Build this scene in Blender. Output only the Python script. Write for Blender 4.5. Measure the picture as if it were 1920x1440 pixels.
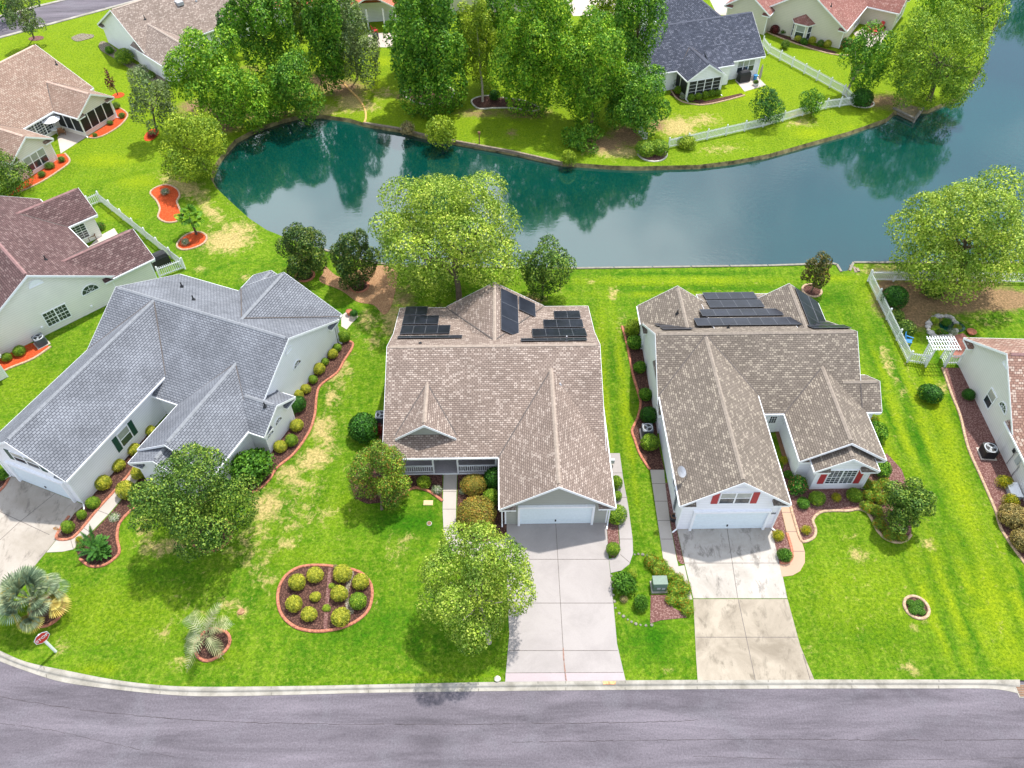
import bpy, bmesh, math, random
import numpy as np
from mathutils import Vector, geometry

# ------------------------------------------------------------------ camera, sky, sun
for o in list(bpy.data.objects): bpy.data.objects.remove(o)
S = bpy.context.scene
C = S.collection
CAMH, PITCH, FPX = 46.6, math.radians(47.7), 1470.0
cam_data = bpy.data.cameras.new("camera"); cam = bpy.data.objects.new("camera", cam_data); C.objects.link(cam)
cam.location = (0, 0, CAMH); cam.rotation_euler = (math.pi/2 - PITCH, 0, 0)
cam_data.sensor_width = 36.0; cam_data.lens = 36.0*FPX/1920.0; cam_data.clip_start = .5; cam_data.clip_end = 3000
S.camera = cam
SUN_AZ, SUN_EL = math.radians(33), math.radians(66)      # azimuth from +Y towards +X
world = bpy.data.worlds.new("World"); S.world = world; world.use_nodes = True
wn, wl = world.node_tree.nodes, world.node_tree.links
bg = wn['Background']; sky = wn.new('ShaderNodeTexSky'); sky.sky_type = 'NISHITA'; sky.sun_disc = False
sky.sun_elevation = SUN_EL; sky.sun_rotation = SUN_AZ; sky.air_density = 1.0; sky.dust_density = 1.2
tc = wn.new('ShaderNodeTexCoord'); mp = wn.new('ShaderNodeMapping'); mp.inputs['Scale'].default_value = (1, 1, 1.5); mp.inputs['Location'].default_value = (3.3, 1.7, .4)
nz = wn.new('ShaderNodeTexNoise'); nz.inputs['Scale'].default_value = 2.3; nz.inputs['Detail'].default_value = 7; nz.inputs['Roughness'].default_value = .55
cr = wn.new('ShaderNodeValToRGB'); cr.color_ramp.elements[0].position = .42; cr.color_ramp.elements[1].position = .57
mx = wn.new('ShaderNodeMix'); mx.data_type = 'RGBA'; mx.inputs[7].default_value = (9.4, 10.1, 11.2, 1)
wl.new(tc.outputs['Generated'], mp.inputs[0]); wl.new(mp.outputs[0], nz.inputs['Vector']); wl.new(nz.outputs['Fac'], cr.inputs[0])
wl.new(cr.outputs[0], mx.inputs[0]); wl.new(sky.outputs[0], mx.inputs[6]); wl.new(mx.outputs[2], bg.inputs[0])
bg.inputs[1].default_value = .13
sun_d = bpy.data.lights.new("sun", 'SUN'); sun_d.energy = 4.2; sun_d.angle = math.radians(1.6); sun_d.color = (1.0, .965, .90)
sun = bpy.data.objects.new("sun", sun_d); C.objects.link(sun)
sv = Vector((math.sin(SUN_AZ)*math.cos(SUN_EL), math.cos(SUN_AZ)*math.cos(SUN_EL), math.sin(SUN_EL)))
sun.rotation_euler = sv.to_track_quat('Z', 'Y').to_euler(); sun.location = (20, 30, 80)
S.view_settings.view_transform = 'Standard'; S.view_settings.look = 'None'; S.view_settings.exposure = .52; S.view_settings.gamma = 1
S.cycles.max_bounces = 5; S.cycles.transparent_max_bounces = 4

# ------------------------------------------------------------------ measuring helpers
_s, _c = math.sin(PITCH), math.cos(PITCH)
def P(px, py, z=0.0):
    """where the sight line of a place seen in the photo meets height z (metres)"""
    u = (px-960)/FPX; v = (py-720)/FPX
    t = (CAMH-z)/(_s+v*_c)
    return Vector((u*t, (_c-v*_s)*t, z))
def px_of(x, y, z=0.0):
    dz = z-CAMH; zc = y*_c-dz*_s
    return 960+FPX*x/zc, 720+FPX*(-y*_s-dz*_c)/zc
def ppm(p): return FPX/(p.y*_c-(p.z-CAMH)*_s)
def smooth(pts, closed=False, k=5):
    pts = [Vector(p) for p in pts]; n = len(pts); out = []
    rng = range(n if closed else n-1)
    for i in rng:
        g = lambda j: pts[j % n] if closed else pts[min(max(j, 0), n-1)]
        a, b, c2, d = g(i-1), g(i), g(i+1), g(i+2)
        for s in range(k):
            t = s/k
            out.append(.5*((2*b)+(-a+c2)*t+(2*a-5*b+4*c2-d)*t*t+(-a+3*b-3*c2+d)*t**3))
    if not closed: out.append(pts[-1])
    return out
def pxpoly(lst, z=0.0, sm=False, closed=True, k=5):
    w = [P(a, b, z) for a, b in lst]
    return smooth(w, closed, k) if sm else w
def ellipse_px(cx, cy, rx, ry=None, n=28, z=0.0, wob=0, seed=1):
    """a round bed whose width in the photo is 2*rx; round on the ground unless ry is given in pixels"""
    c = P(cx, cy, z); s = ppm(c); R = rx/s
    if ry is None: Ry = R
    else: Ry = abs(P(cx, cy-ry, z).y-P(cx, cy+ry, z).y)/2
    r = random.Random(seed)
    ph = r.random()*6
    return [Vector((c.x+R*math.cos(a)*(1+wob*math.sin(2*a+ph)), c.y+Ry*math.sin(a)*(1+wob*math.sin(3*a+ph)), z)) for a in [2*math.pi*i/n for i in range(n)]]

# ------------------------------------------------------------------ materials
def newmat(name):
    m = bpy.data.materials.new(name); m.use_nodes = True
    nt = m.node_tree; b = nt.nodes['Principled BSDF']
    return m, nt, nt.nodes, nt.links, b
def mixc(nt, fac, a, b, mode='MIX'):
    m = nt.nodes.new('ShaderNodeMix'); m.data_type = 'RGBA'; m.blend_type = mode
    for k, v in ((0, fac), (6, a), (7, b)):
        if hasattr(v, 'links') or isinstance(v, bpy.types.NodeSocket): nt.links.new(v, m.inputs[k])
        elif k == 0: m.inputs[0].default_value = v
        else: m.inputs[k].default_value = (*v, 1)
    return m.outputs[2]
def noise(nt, scale, detail=3, rough=.5, vec=None, dist=0):
    n = nt.nodes.new('ShaderNodeTexNoise'); n.inputs['Scale'].default_value = scale; n.inputs['Detail'].default_value = detail
    n.inputs['Roughness'].default_value = rough; n.inputs['Distortion'].default_value = dist
    if vec is not None: nt.links.new(vec, n.inputs['Vector'])
    return n.outputs['Fac']
def ramp(nt, fac, p0, p1, c0=(0, 0, 0), c1=(1, 1, 1)):
    r = nt.nodes.new('ShaderNodeValToRGB'); e = r.color_ramp.elements
    e[0].position = p0; e[1].position = p1; e[0].color = (*c0, 1); e[1].color = (*c1, 1)
    nt.links.new(fac, r.inputs[0]); return r.outputs[0]
def geo_pos(nt): return nt.nodes.new('ShaderNodeNewGeometry').outputs['Position']
def obj_co(nt): return nt.nodes.new('ShaderNodeTexCoord').outputs['Object']
def scaled(nt, vec, s):
    m = nt.nodes.new('ShaderNodeMapping'); m.inputs['Scale'].default_value = s; nt.links.new(vec, m.inputs[0]); return m.outputs[0]
def bump(nt, h, strength=.3, dist=.02):
    b = nt.nodes.new('ShaderNodeBump'); b.inputs['Strength'].default_value = strength; b.inputs['Distance'].default_value = dist
    nt.links.new(h, b.inputs['Height']); return b.outputs[0]
def plain(name, col, rough=.6, var=.12, scale=6, metal=0, spec=.4):
    m, nt, N, Lk, b = newmat(name)
    n = noise(nt, scale, 4, .6, geo_pos(nt))
    c = mixc(nt, ramp(nt, n, .3, .7), tuple(x*(1-var) for x in col), tuple(min(1, x*(1+var)) for x in col))
    Lk.new(c, b.inputs['Base Color']); b.inputs['Roughness'].default_value = rough; b.inputs['Metallic'].default_value = metal
    b.inputs['Specular IOR Level'].default_value = spec
    return m
def shingle(name, c1, c2, tab_gap, light=None, row=.155, width=.26, blotch=.2, lightamt=.4):
    m, nt, N, Lk, b = newmat(name)
    uv = N.new('ShaderNodeUVMap').outputs[0]
    # a little waviness so rows never run dead straight
    wob = N.new('ShaderNodeTexNoise'); wob.inputs['Scale'].default_value = 1.2; Lk.new(uv, wob.inputs['Vector'])
    wv = N.new('ShaderNodeVectorMath'); wv.operation = 'SCALE'; wv.inputs['Scale'].default_value = .05; Lk.new(wob.outputs['Color'], wv.inputs[0])
    ad = N.new('ShaderNodeVectorMath'); ad.operation = 'ADD'; Lk.new(uv, ad.inputs[0]); Lk.new(wv.outputs[0], ad.inputs[1])
    br = N.new('ShaderNodeTexBrick'); Lk.new(ad.outputs[0], br.inputs['Vector'])
    br.offset = .5; br.offset_frequency = 2
    br.inputs['Color1'].default_value = (0, 0, 0, 1); br.inputs['Color2'].default_value = (1, 1, 1, 1); br.inputs['Mortar'].default_value = (.5, .5, .5, 1)
    br.inputs['Scale'].default_value = 1; br.inputs['Mortar Size'].default_value = .02; br.inputs['Mortar Smooth'].default_value = .3
    br.inputs['Bias'].default_value = 0; br.inputs['Brick Width'].default_value = width; br.inputs['Row Height'].default_value = row
    mid = tuple((a_+b_)/2 for a_, b_ in zip(c1, c2)); c1 = tuple(.45*a_+.55*m_ for a_, m_ in zip(c1, mid)); c2 = tuple(.45*a_+.55*m_ for a_, m_ in zip(c2, mid))
    col = mixc(nt, br.outputs['Color'], c1, c2)
    if light:
        # scattered pale tabs
        wn_ = N.new('ShaderNodeTexWhiteNoise'); sn = N.new('ShaderNodeVectorMath'); sn.operation = 'SNAP'
        sn.inputs[1].default_value = (width, row, 1); Lk.new(ad.outputs[0], sn.inputs[0]); Lk.new(sn.outputs[0], wn_.inputs[0])
        f = ramp(nt, wn_.outputs['Value'], .74, .82)
        f2 = N.new('ShaderNodeMath'); f2.operation = 'MULTIPLY'; Lk.new(f, f2.inputs[0]); f2.inputs[1].default_value = lightamt
        col = mixc(nt, f2.outputs[0], col, light)
    col = mixc(nt, br.outputs['Fac'], col, tab_gap)
    big = noise(nt, .45, 4, .6, geo_pos(nt))
    col = mixc(nt, ramp(nt, big, .3, .7), col, tuple(1-blotch for _ in range(3)), 'MULTIPLY')
    fine = noise(nt, 26, 3, .7, uv)
    col = mixc(nt, .35, col, ramp(nt, fine, .25, .75, (.45,)*3, (1.0,)*3), 'MULTIPLY')
    Lk.new(col, b.inputs['Base Color']); b.inputs['Roughness'].default_value = .9; b.inputs['Specular IOR Level'].default_value = .15
    inv = N.new('ShaderNodeMath'); inv.operation = 'SUBTRACT'; inv.inputs[0].default_value = 1; Lk.new(br.outputs['Fac'], inv.inputs[1])
    Lk.new(bump(nt, inv.outputs[0], .5, .03), b.inputs['Normal'])
    return m
def siding(name, col, lap=.2, dark=.72):
    m, nt, N, Lk, b = newmat(name)
    uv = N.new('ShaderNodeUVMap').outputs[0]
    sx = N.new('ShaderNodeSeparateXYZ'); Lk.new(uv, sx.inputs[0])
    d = N.new('ShaderNodeMath'); d.operation = 'DIVIDE'; d.inputs[1].default_value = lap; Lk.new(sx.outputs[1], d.inputs[0])
    fr = N.new('ShaderNodeMath'); fr.operation = 'FRACT'; Lk.new(d.outputs[0], fr.inputs[0])
    line = ramp(nt, fr.outputs[0], .04, .16)
    g = noise(nt, .8, 4, .6, geo_pos(nt))
    base = mixc(nt, ramp(nt, g, .3, .75), tuple(c*.93 for c in col), col)
    c = mixc(nt, line, tuple(x*dark for x in col), base)
    Lk.new(c, b.inputs['Base Color']); b.inputs['Roughness'].default_value = .55; b.inputs['Specular IOR Level'].default_value = .3
    Lk.new(bump(nt, fr.outputs[0], .35, .02), b.inputs['Normal'])
    return m
def leafmat(name, dark, mid, light, trans=.3, clump=.55, flower=None, famt=.1):
    m, nt, N, Lk, b = newmat(name)
    g = N.new('ShaderNodeNewGeometry')
    r = N.new('ShaderNodeValToRGB'); e = r.color_ramp.elements
    dark = tuple(.95*a_+.05*b_ for a_, b_ in zip(dark, mid)); light = tuple(.88*a_+.12*b_ for a_, b_ in zip(light, mid)); e[0].position = .0; e[0].color = (*dark, 1); e[1].position = 1; e[1].color = (*light, 1); x = e.new(.5); x.color = (*mid, 1)
    if flower:
        e[-1].position = 1-famt-.01; f = e.new(1-famt); f.color = (*flower, 1)
    Lk.new(g.outputs['Random Per Island'], r.inputs[0])
    n = noise(nt, clump, 3, .6, obj_co(nt))
    col = mixc(nt, ramp(nt, n, .35, .68), tuple(min(1, v*1.0) for v in (.38, .47, .45)), (1.10, .98, .78))
    col = mixc(nt, 1.0, r.outputs[0], col, 'MULTIPLY')
    Lk.new(col, b.inputs['Base Color']); b.inputs['Roughness'].default_value = .55; b.inputs['Specular IOR Level'].default_value = .25
    t = N.new('ShaderNodeBsdfTranslucent'); Lk.new(col, t.inputs[0])
    ms = N.new('ShaderNodeMixShader'); ms.inputs[0].default_value = trans*.7
    Lk.new(b.outputs[0], ms.inputs[1]); Lk.new(t.outputs[0], ms.inputs[2])
    Lk.new(ms.outputs[0], N['Material Output'].inputs[0])
    return m
def mulchmat(name, a, b_, c_):
    a, b_, c_ = (tuple(.82*v for v in q) for q in (a, b_, c_))
    m, nt, N, Lk, b = newmat(name)
    n = noise(nt, 9, 5, .75, geo_pos(nt)); v = N.new('ShaderNodeTexVoronoi'); v.inputs['Scale'].default_value = 9; Lk.new(geo_pos(nt), v.inputs['Vector'])
    c = mixc(nt, ramp(nt, n, .35, .65), a, b_)
    c = mixc(nt, ramp(nt, v.outputs['Distance'], .15, .6), c, c_)
    Lk.new(c, b.inputs['Base Color']); b.inputs['Roughness'].default_value = .95; b.inputs['Specular IOR Level'].default_value = .1
    Lk.new(bump(nt, n, .8, .05), b.inputs['Normal'])
    return m
def concrete(name, col, stain, amt=.4, dark=None, seed=0., s=.35):
    m, nt, N, Lk, b = newmat(name)
    pos = geo_pos(nt); mpn = N.new('ShaderNodeMapping'); mpn.inputs['Location'].default_value = (seed, seed*2, 0); Lk.new(pos, mpn.inputs[0])
    v = mpn.outputs[0]
    n1 = noise(nt, s, 6, .65, v, .6); n2 = noise(nt, 14, 4, .7, v); n3 = noise(nt, 1.6, 6, .7, scaled(nt, v, (1, .45, 1)), .4)
    f = N.new('ShaderNodeMath'); f.operation = 'MULTIPLY'; Lk.new(ramp(nt, n1, .42, .66), f.inputs[0]); f.inputs[1].default_value = amt
    c = mixc(nt, f.outputs[0], col, stain)
    if dark:
        f2 = N.new('ShaderNodeMath'); f2.operation = 'MULTIPLY'; Lk.new(ramp(nt, n3, .53, .66), f2.inputs[0]); f2.inputs[1].default_value = .75
        c = mixc(nt, f2.outputs[0], c, dark)
    c = mixc(nt, .3, c, ramp(nt, n2, .3, .7, (.5,)*3, (.75,)*3), 'MULTIPLY')
    c = mixc(nt, 1., c, (.92,)*3, 'MULTIPLY')
    Lk.new(c, b.inputs['Base Color']); b.inputs['Roughness'].default_value = .85; b.inputs['Specular IOR Level'].default_value = .2
    Lk.new(bump(nt, n2, .2, .01), b.inputs['Normal'])
    return m
M = {}
M['white'] = plain('white paint', (.86, .87, .90), .45, .04)
M['vinyl'] = plain('white vinyl', (.78, .79, .82), .4, .04)
M['glass'] = plain('window glass', (.035, .045, .055), .06, .3, 2, spec=.9)
M['blind'] = plain('blinds behind glass', (.34, .36, .34), .12, .12, 3, spec=.8)
M['screen'] = plain('dark screen mesh', (.016, .018, .024), .5, .4, 3)
M['black'] = plain('black metal', (.02, .021, .024), .4, .3)
M['acgrey'] = plain('painted steel cabinet', (.085, .10, .12), .45, .15)
M['aclight'] = plain('pale grille', (.42, .44, .46), .4, .1)
M['panel'] = plain('solar cells', (.014, .016, .024), .3, .4, .9, spec=.3)
M['alum'] = plain('aluminium edge', (.42, .43, .45), .35, .1, metal=.6)
M['cover'] = plain('dark grill cover', (.02, .021, .025), .55, .3)
M['green_shutter'] = plain('dark green paint', (.012, .06, .045), .5, .1)
M['red_shutter'] = plain('brick red paint', (.42, .045, .05), .5, .08)
M['edging'] = plain('terracotta kerbing', (.40, .15, .09), .9, .5, 7)
M['edging_tan'] = plain('tan kerbing', (.42, .29, .19), .9, .45, 7)
M['stone'] = plain('pale stones', (.50, .47, .40), .85, .35, 6)
M['pebble'] = plain('dull small stones', (.20, .185, .15), .9, .5, 9)
M['rock'] = plain('grey rock', (.36, .34, .32), .85, .35, 3)
M['wood'] = plain('weathered timber', (.24, .19, .14), .85, .4, 4)
M['wood_pale'] = plain('sun bleached timber cap', (.22, .20, .165), .85, .25, 3)
M['bark'] = plain('bark', (.15, .11, .08), .9, .4, 8)
M['bark_pale'] = plain('pale bark', (.42, .36, .29), .9, .3, 8)
M['palm_bark'] = plain('palm trunk', (.10, .07, .045), .95, .5, 9)
M['util_green'] = plain('utility cabinet green', (.10, .16, .12), .5, .15)
M['sign_red'] = plain('sign red', (.62, .03, .03), .4, .05)
M['terracotta'] = plain('terracotta', (.38, .13, .07), .8, .2)
M['red_plastic'] = plain('red chair plastic', (.62, .05, .06), .5, .1)
M['blue_plastic'] = plain('blue plastic', (.03, .20, .45), .5, .1)
M['brick_brown'] = plain('brown timber', (.20, .10, .05), .7, .25)
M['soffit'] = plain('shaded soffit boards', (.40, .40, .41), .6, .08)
M['porch_floor'] = plain('porch floor', (.30, .28, .30), .8, .1)
M['gravel_pale'] = mulchmat('pale stones gravel', (.34, .30, .22), (.56, .52, .42), (.16, .13, .09))
M['mauve'] = mulchmat('mauve gravel', (.30, .17, .16), (.48, .33, .31), (.20, .10, .10))
M['mulch'] = mulchmat('brown mulch', (.14, .07, .052), (.26, .135, .10), (.07, .035, .028))
M['mulch_red'] = mulchmat('red mulch', (.62, .10, .03), (.75, .17, .06), (.50, .07, .02))
M['bark_bed'] = mulchmat('red bark chips', (.25, .135, .115), (.42, .27, .235), (.16, .075, .065))
M['straw'] = mulchmat('pine straw', (.46, .26, .13), (.60, .40, .23), (.34, .19, .10))
M['drive_c'] = concrete('smooth pinkish concrete', (.415, .378, .362), (.345, .313, .30), .9, seed=3)
M['drive_d'] = concrete('stained concrete', (.52, .48, .435), (.33, .295, .25), .8, (.17, .15, .13), 11, .30)
M['drive_d_low'] = concrete('weathered apron concrete', (.45, .39, .31), (.25, .21, .16), .9, (.20, .17, .13), 7, .28)
M['drive_b'] = concrete('old stained concrete', (.47, .42, .365), (.30, .26, .21), .8, (.22, .19, .16), 21, .22)
M['walk'] = concrete('walkway concrete', (.50, .45, .40), (.40, .36, .31), .5, seed=5)
M['walk_tan'] = concrete('tan walkway', (.55, .36, .25), (.48, .33, .24), .5, seed=6)
M['kerb'] = concrete('kerb concrete', (.44, .41, .36), (.27, .25, .21), .95, seed=8, s=.8)
M['patio'] = concrete('patio concrete', (.60, .52, .46), (.45, .38, .32), .6, seed=9)
M['paver'] = concrete('red pavers', (.40, .17, .13), (.32, .13, .10), .6, seed=10)
# leaf colours: dark, middle, light
M['lf_light'] = leafmat('light green leaves', (.10, .21, .015), (.36, .56, .045), (.76, .88, .20), .35)
M['lf_yellow'] = leafmat('yellow green leaves', (0.136, 0.242, 0.013), (0.375, 0.554, 0.037), (0.684, 0.826, 0.075), .35)
M['lf_mid'] = leafmat('green leaves', (.03, .13, .008), (.13, .37, .022), (.42, .68, .07), .3)
M['lf_bright'] = leafmat('fresh green leaves', (.05, .18, .008), (.20, .48, .02), (.58, .80, .07), .35)
M['lf_dark'] = leafmat('deep green leaves', (0.016, 0.069, 0.010), (0.045, 0.185, 0.023), (0.118, 0.352, 0.049), .2)
M['lf_olive'] = leafmat('olive leaves', (.02, .07, .01), (.12, .26, .03), (.46, .62, .10), .25)
M['lf_magnolia'] = leafmat('glossy magnolia leaves', (0.012, 0.046, 0.007), (0.063, 0.158, 0.018), (0.316, 0.367, 0.075), .1)
M['lf_holly'] = leafmat('green and rust leaves', (.05, .12, .01), (.22, .40, .035), (.48, .66, .08), .25, flower=(.48, .24, .06), famt=.14)
M['lf_grey'] = leafmat('grey green leaves', (0.080, 0.121, 0.046), (0.216, 0.317, 0.111), (0.395, 0.520, 0.214), .25)
M['lf_pine'] = leafmat('pine needles', (0.064, 0.158, 0.013), (0.227, 0.436, 0.028), (0.579, 0.765, 0.064), .25, .4)
M['lf_box'] = leafmat('clipped box leaves', (.05, .15, .01), (.20, .40, .02), (.52, .68, .07), .2, 2.)
M['lf_gold'] = leafmat('golden box leaves', (.20, .26, .015), (.56, .60, .04), (.90, .86, .16), .25, 2.)
M['lf_hedge'] = leafmat('dark clipped leaves', (0.010, 0.056, 0.005), (0.034, 0.158, 0.014), (0.105, 0.306, 0.032), .15, 2.)
M['lf_grass_clump'] = leafmat('lively green tuft', (.03, .12, .01), (.10, .28, .02), (.22, .46, .05), .3, 2.)
M['lf_amber'] = leafmat('amber tipped leaves', (.15, .16, .02), (.36, .34, .05), (.62, .50, .10), .25, 2., flower=(.55, .25, .06), famt=.14)
M['lf_brown'] = leafmat('bronze leaves', (0.165, 0.135, 0.045), (0.390, 0.300, 0.090), (0.630, 0.495, 0.210), .2, 2.)
M['lf_red'] = leafmat('red leaves', (0.180, 0.015, 0.018), (0.375, 0.030, 0.045), (0.630, 0.090, 0.090), .2, 2.)
M['lf_plum'] = leafmat('plum dark leaves', (0.075, 0.015, 0.018), (0.165, 0.030, 0.038), (0.270, 0.060, 0.060), .2, 2.)
M['lf_crape'] = leafmat('bronze green leaves', (0.053, 0.090, 0.022), (0.150, 0.165, 0.038), (0.330, 0.210, 0.060), .25, 1.)
M['lf_palm'] = leafmat('grey green palm', (.14, .20, .12), (.32, .42, .26), (.56, .62, .42), .2, .5, flower=(.60, .50, .16), famt=.08)
M['lf_palm_old'] = leafmat('yellowed palm', (0.372, 0.298, 0.056), (0.766, 0.581, 0.132), (0.918, 0.841, 0.337), .25, .5)
M['lf_palm_pale'] = leafmat('pale pindo leaves', (.22, .26, .12), (.40, .44, .24), (.60, .60, .38), .2, .5)
M['lf_sago'] = leafmat('sago leaves', (0.016, 0.074, 0.013), (0.057, 0.198, 0.028), (0.158, 0.383, 0.054), .15, 1.)
M['lf_daylily'] = leafmat('daylily leaves', (0.080, 0.205, 0.013), (0.250, 0.475, 0.037), (0.500, 0.673, 0.075), .3, 2., flower=(.80, .25, .02), famt=.11)
M['lf_rose'] = leafmat('leaves with coral blooms', (0.024, 0.121, 0.013), (0.079, 0.290, 0.028), (0.211, 0.490, 0.064), .3, 2., flower=(.85, .30, .18), famt=.12)
M['lf_yflower'] = leafmat('yellow flowering leaves', (0.120, 0.205, 0.013), (0.409, 0.475, 0.028), (0.918, 0.796, 0.061), .3, 2., flower=(.85, .70, .03), famt=.35)
M['lf_wflower'] = leafmat('white flowering leaves', (0.080, 0.149, 0.052), (0.227, 0.370, 0.129), (0.592, 0.734, 0.407), .3, 2., flower=(.75, .72, .72), famt=.35)
M['lf_dry'] = leafmat('dry twiggy leaves', (0.149, 0.121, 0.056), (0.396, 0.343, 0.158), (0.704, 0.612, 0.337), .25, 2.)

# ------------------------------------------------------------------ objects
GROUPS = {}
def tag(o, label=None, cat=None, group=None, kind=None):
    if label: o['label'] = label
    if cat: o['category'] = cat
    if group: o['group'] = group
    if kind: o['kind'] = kind
    return o
def empty(name, loc, rz=0, label=None, cat=None, group=None):
    o = bpy.data.objects.new(name, None); C.objects.link(o); o.location = loc; o.rotation_euler = (0, 0, rz); o.empty_display_size = .3
    return tag(o, label, cat, group)
def link(name, me, parent=None, loc=(0, 0, 0), rz=0, scale=None):
    o = bpy.data.objects.new(name, me); C.objects.link(o); o.location = loc; o.rotation_euler = (0, 0, rz)
    if scale: o.scale = scale
    if parent is not None: o.parent = parent
    return o
class MB:
    """collects faces (with metre-true planar UVs) and links them as one mesh object"""
    def __init__(s, off=(0, 0, 0)): s.v = []; s.f = []; s.m = []; s.uv = []; s.off = Vector(off); s.sm = []
    def face(s, pts, mi=0, smooth_=False):
        pts = [Vector(p) for p in pts]
        n = Vector((0, 0, 0))
        for i in range(len(pts)):
            a, b = pts[i], pts[(i+1) % len(pts)]
            n += Vector(((a.y-b.y)*(a.z+b.z), (a.z-b.z)*(a.x+b.x), (a.x-b.x)*(a.y+b.y)))
        if n.length < 1e-9: return
        n.normalize()
        if abs(n.z) > .9995: u, w = Vector((1, 0, 0)), Vector((0, 1, 0))
        else:
            u = Vector((0, 0, 1)).cross(n).normalized(); w = n.cross(u)
        k = len(s.v)
        s.v += [p-s.off for p in pts]; s.f.append(tuple(range(k, k+len(pts)))); s.m.append(mi); s.sm.append(smooth_)
        s.uv += [(p.dot(u), p.dot(w)) for p in pts]
    def box(s, x0, x1, y0, y1, z0, z1, mi=0):
        a = [(x0, y0, z0), (x1, y0, z0), (x1, y1, z0), (x0, y1, z0), (x0, y0, z1), (x1, y0, z1), (x1, y1, z1), (x0, y1, z1)]
        for q in ((0, 3, 2, 1), (4, 5, 6, 7), (0, 1, 5, 4), (1, 2, 6, 5), (2, 3, 7, 6), (3, 0, 4, 7)): s.face([a[i] for i in q], mi)
    def obox(s, c, ux, uy, uz, hx, hy, hz, mi=0):
        """oriented box, centre c, unit axes, half sizes"""
        c, ux, uy, uz = Vector(c), Vector(ux), Vector(uy), Vector(uz)
        a = [c+ux*hx*i+uy*hy*j+uz*hz*k for k in (-1, 1) for j in (-1, 1) for i in (-1, 1)]
        for q in ((0, 2, 3, 1), (4, 5, 7, 6), (0, 1, 5, 4), (1, 3, 7, 5), (3, 2, 6, 7), (2, 0, 4, 6)): s.face([a[i] for i in q], mi)
    def bar(s, a, b, w, h=None, mi=0):
        a, b = Vector(a), Vector(b); d = b-a; L_ = d.length
        if L_ < 1e-6: return
        d /= L_; up = Vector((0, 0, 1)) if abs(d.z) < .95 else Vector((0, 1, 0))
        x = d.cross(up).normalized(); y = x.cross(d)
        s.obox((a+b)/2, d, x, y, L_/2, w/2, (h or w)/2, mi)
    def tube(s, pts, rad, n=8, mi=0, cap=True):
        pts = [Vector(p) for p in pts]; rings = []
        for i, p in enumerate(pts):
            d = (pts[min(i+1, len(pts)-1)]-pts[max(i-1, 0)])
            d = d.normalized() if d.length > 1e-9 else Vector((0, 0, 1))
            up = Vector((0, 0, 1)) if abs(d.z) < .9 else Vector((1, 0, 0))
            x = d.cross(up).normalized(); y = x.cross(d); r = rad[i] if hasattr(rad, '__len__') else rad
            rings.append([p+(x*math.cos(2*math.pi*k/n)+y*math.sin(2*math.pi*k/n))*r for k in range(n)])
        for i in range(len(rings)-1):
            for k in range(n): s.face([rings[i][k], rings[i][(k+1) % n], rings[i+1][(k+1) % n], rings[i+1][k]][::-1], mi, True)
        if cap: s.face(rings[0], mi); s.face(rings[-1][::-1], mi)
    def lathe(s, prof, c=(0, 0, 0), n=20, mi=0, sx=1, sy=1):
        c = Vector(c); R = [[c+Vector((r*math.cos(2*math.pi*k/n)*sx, r*math.sin(2*math.pi*k/n)*sy, z)) for k in range(n)] for r, z in prof]
        for i in range(len(R)-1):
            for k in range(n): s.face([R[i][k], R[i][(k+1) % n], R[i+1][(k+1) % n], R[i+1][k]], mi, True)
        s.face(R[-1], mi); s.face(R[0][::-1], mi)
    def prism(s, poly, z0, z1, mi=0):
        poly = [Vector((p[0], p[1], 0)) for p in poly]
        ar = sum(poly[i].x*poly[(i+1) % len(poly)].y-poly[(i+1) % len(poly)].x*poly[i].y for i in range(len(poly)))
        if ar < 0: poly = poly[::-1]
        tr = geometry.tessellate_polygon([poly])
        for t in tr:
            q = [poly[i] for i in t]
            cr_ = (q[1]-q[0]).cross(q[2]-q[0]).z
            if cr_ < 0: q = q[::-1]
            s.face([(p.x, p.y, z1) for p in q], mi)
        for i in range(len(poly)):
            a, b = poly[i], poly[(i+1) % len(poly)]
            s.face([(a.x, a.y, z0), (b.x, b.y, z0), (b.x, b.y, z1), (a.x, a.y, z1)], mi)
    def strip(s, pts, w, z0, z1, mi=0, closed=False):
        """kerb-like strip along a ground line"""
        pts = [Vector((p[0], p[1], 0)) for p in pts]; n = len(pts); Lf = []; Rt = []
        for i in range(n):
            a = pts[(i-1) % n] if closed else pts[max(i-1, 0)]; b = pts[(i+1) % n] if closed else pts[min(i+1, n-1)]
            d = (b-a); d = d.normalized() if d.length > 1e-9 else Vector((1, 0, 0)); nn = Vector((-d.y, d.x, 0))*w/2
            Lf.append(pts[i]+nn); Rt.append(pts[i]-nn)
        R = range(n if closed else n-1); ch = min(w*.2, .04)
        for i in R:
            j = (i+1) % n
            A, B, C2, D = Lf[i], Lf[j], Rt[i], Rt[j]
            ai, bi = A.lerp(C2, ch/w), B.lerp(D, ch/w); ci, di = C2.lerp(A, ch/w), D.lerp(B, ch/w)
            U = lambda p, z: (p.x, p.y, z)
            s.face([U(ai, z1), U(ci, z1), U(di, z1), U(bi, z1)], mi)
            s.face([U(A, z1-ch), U(ai, z1), U(bi, z1), U(B, z1-ch)], mi); s.face([U(ci, z1), U(C2, z1-ch), U(D, z1-ch), U(di, z1)], mi)
            s.face([U(A, z0), U(A, z1-ch), U(B, z1-ch), U(B, z0)], mi); s.face([U(C2, z1-ch), U(C2, z0), U(D, z0), U(D, z1-ch)], mi)
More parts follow.
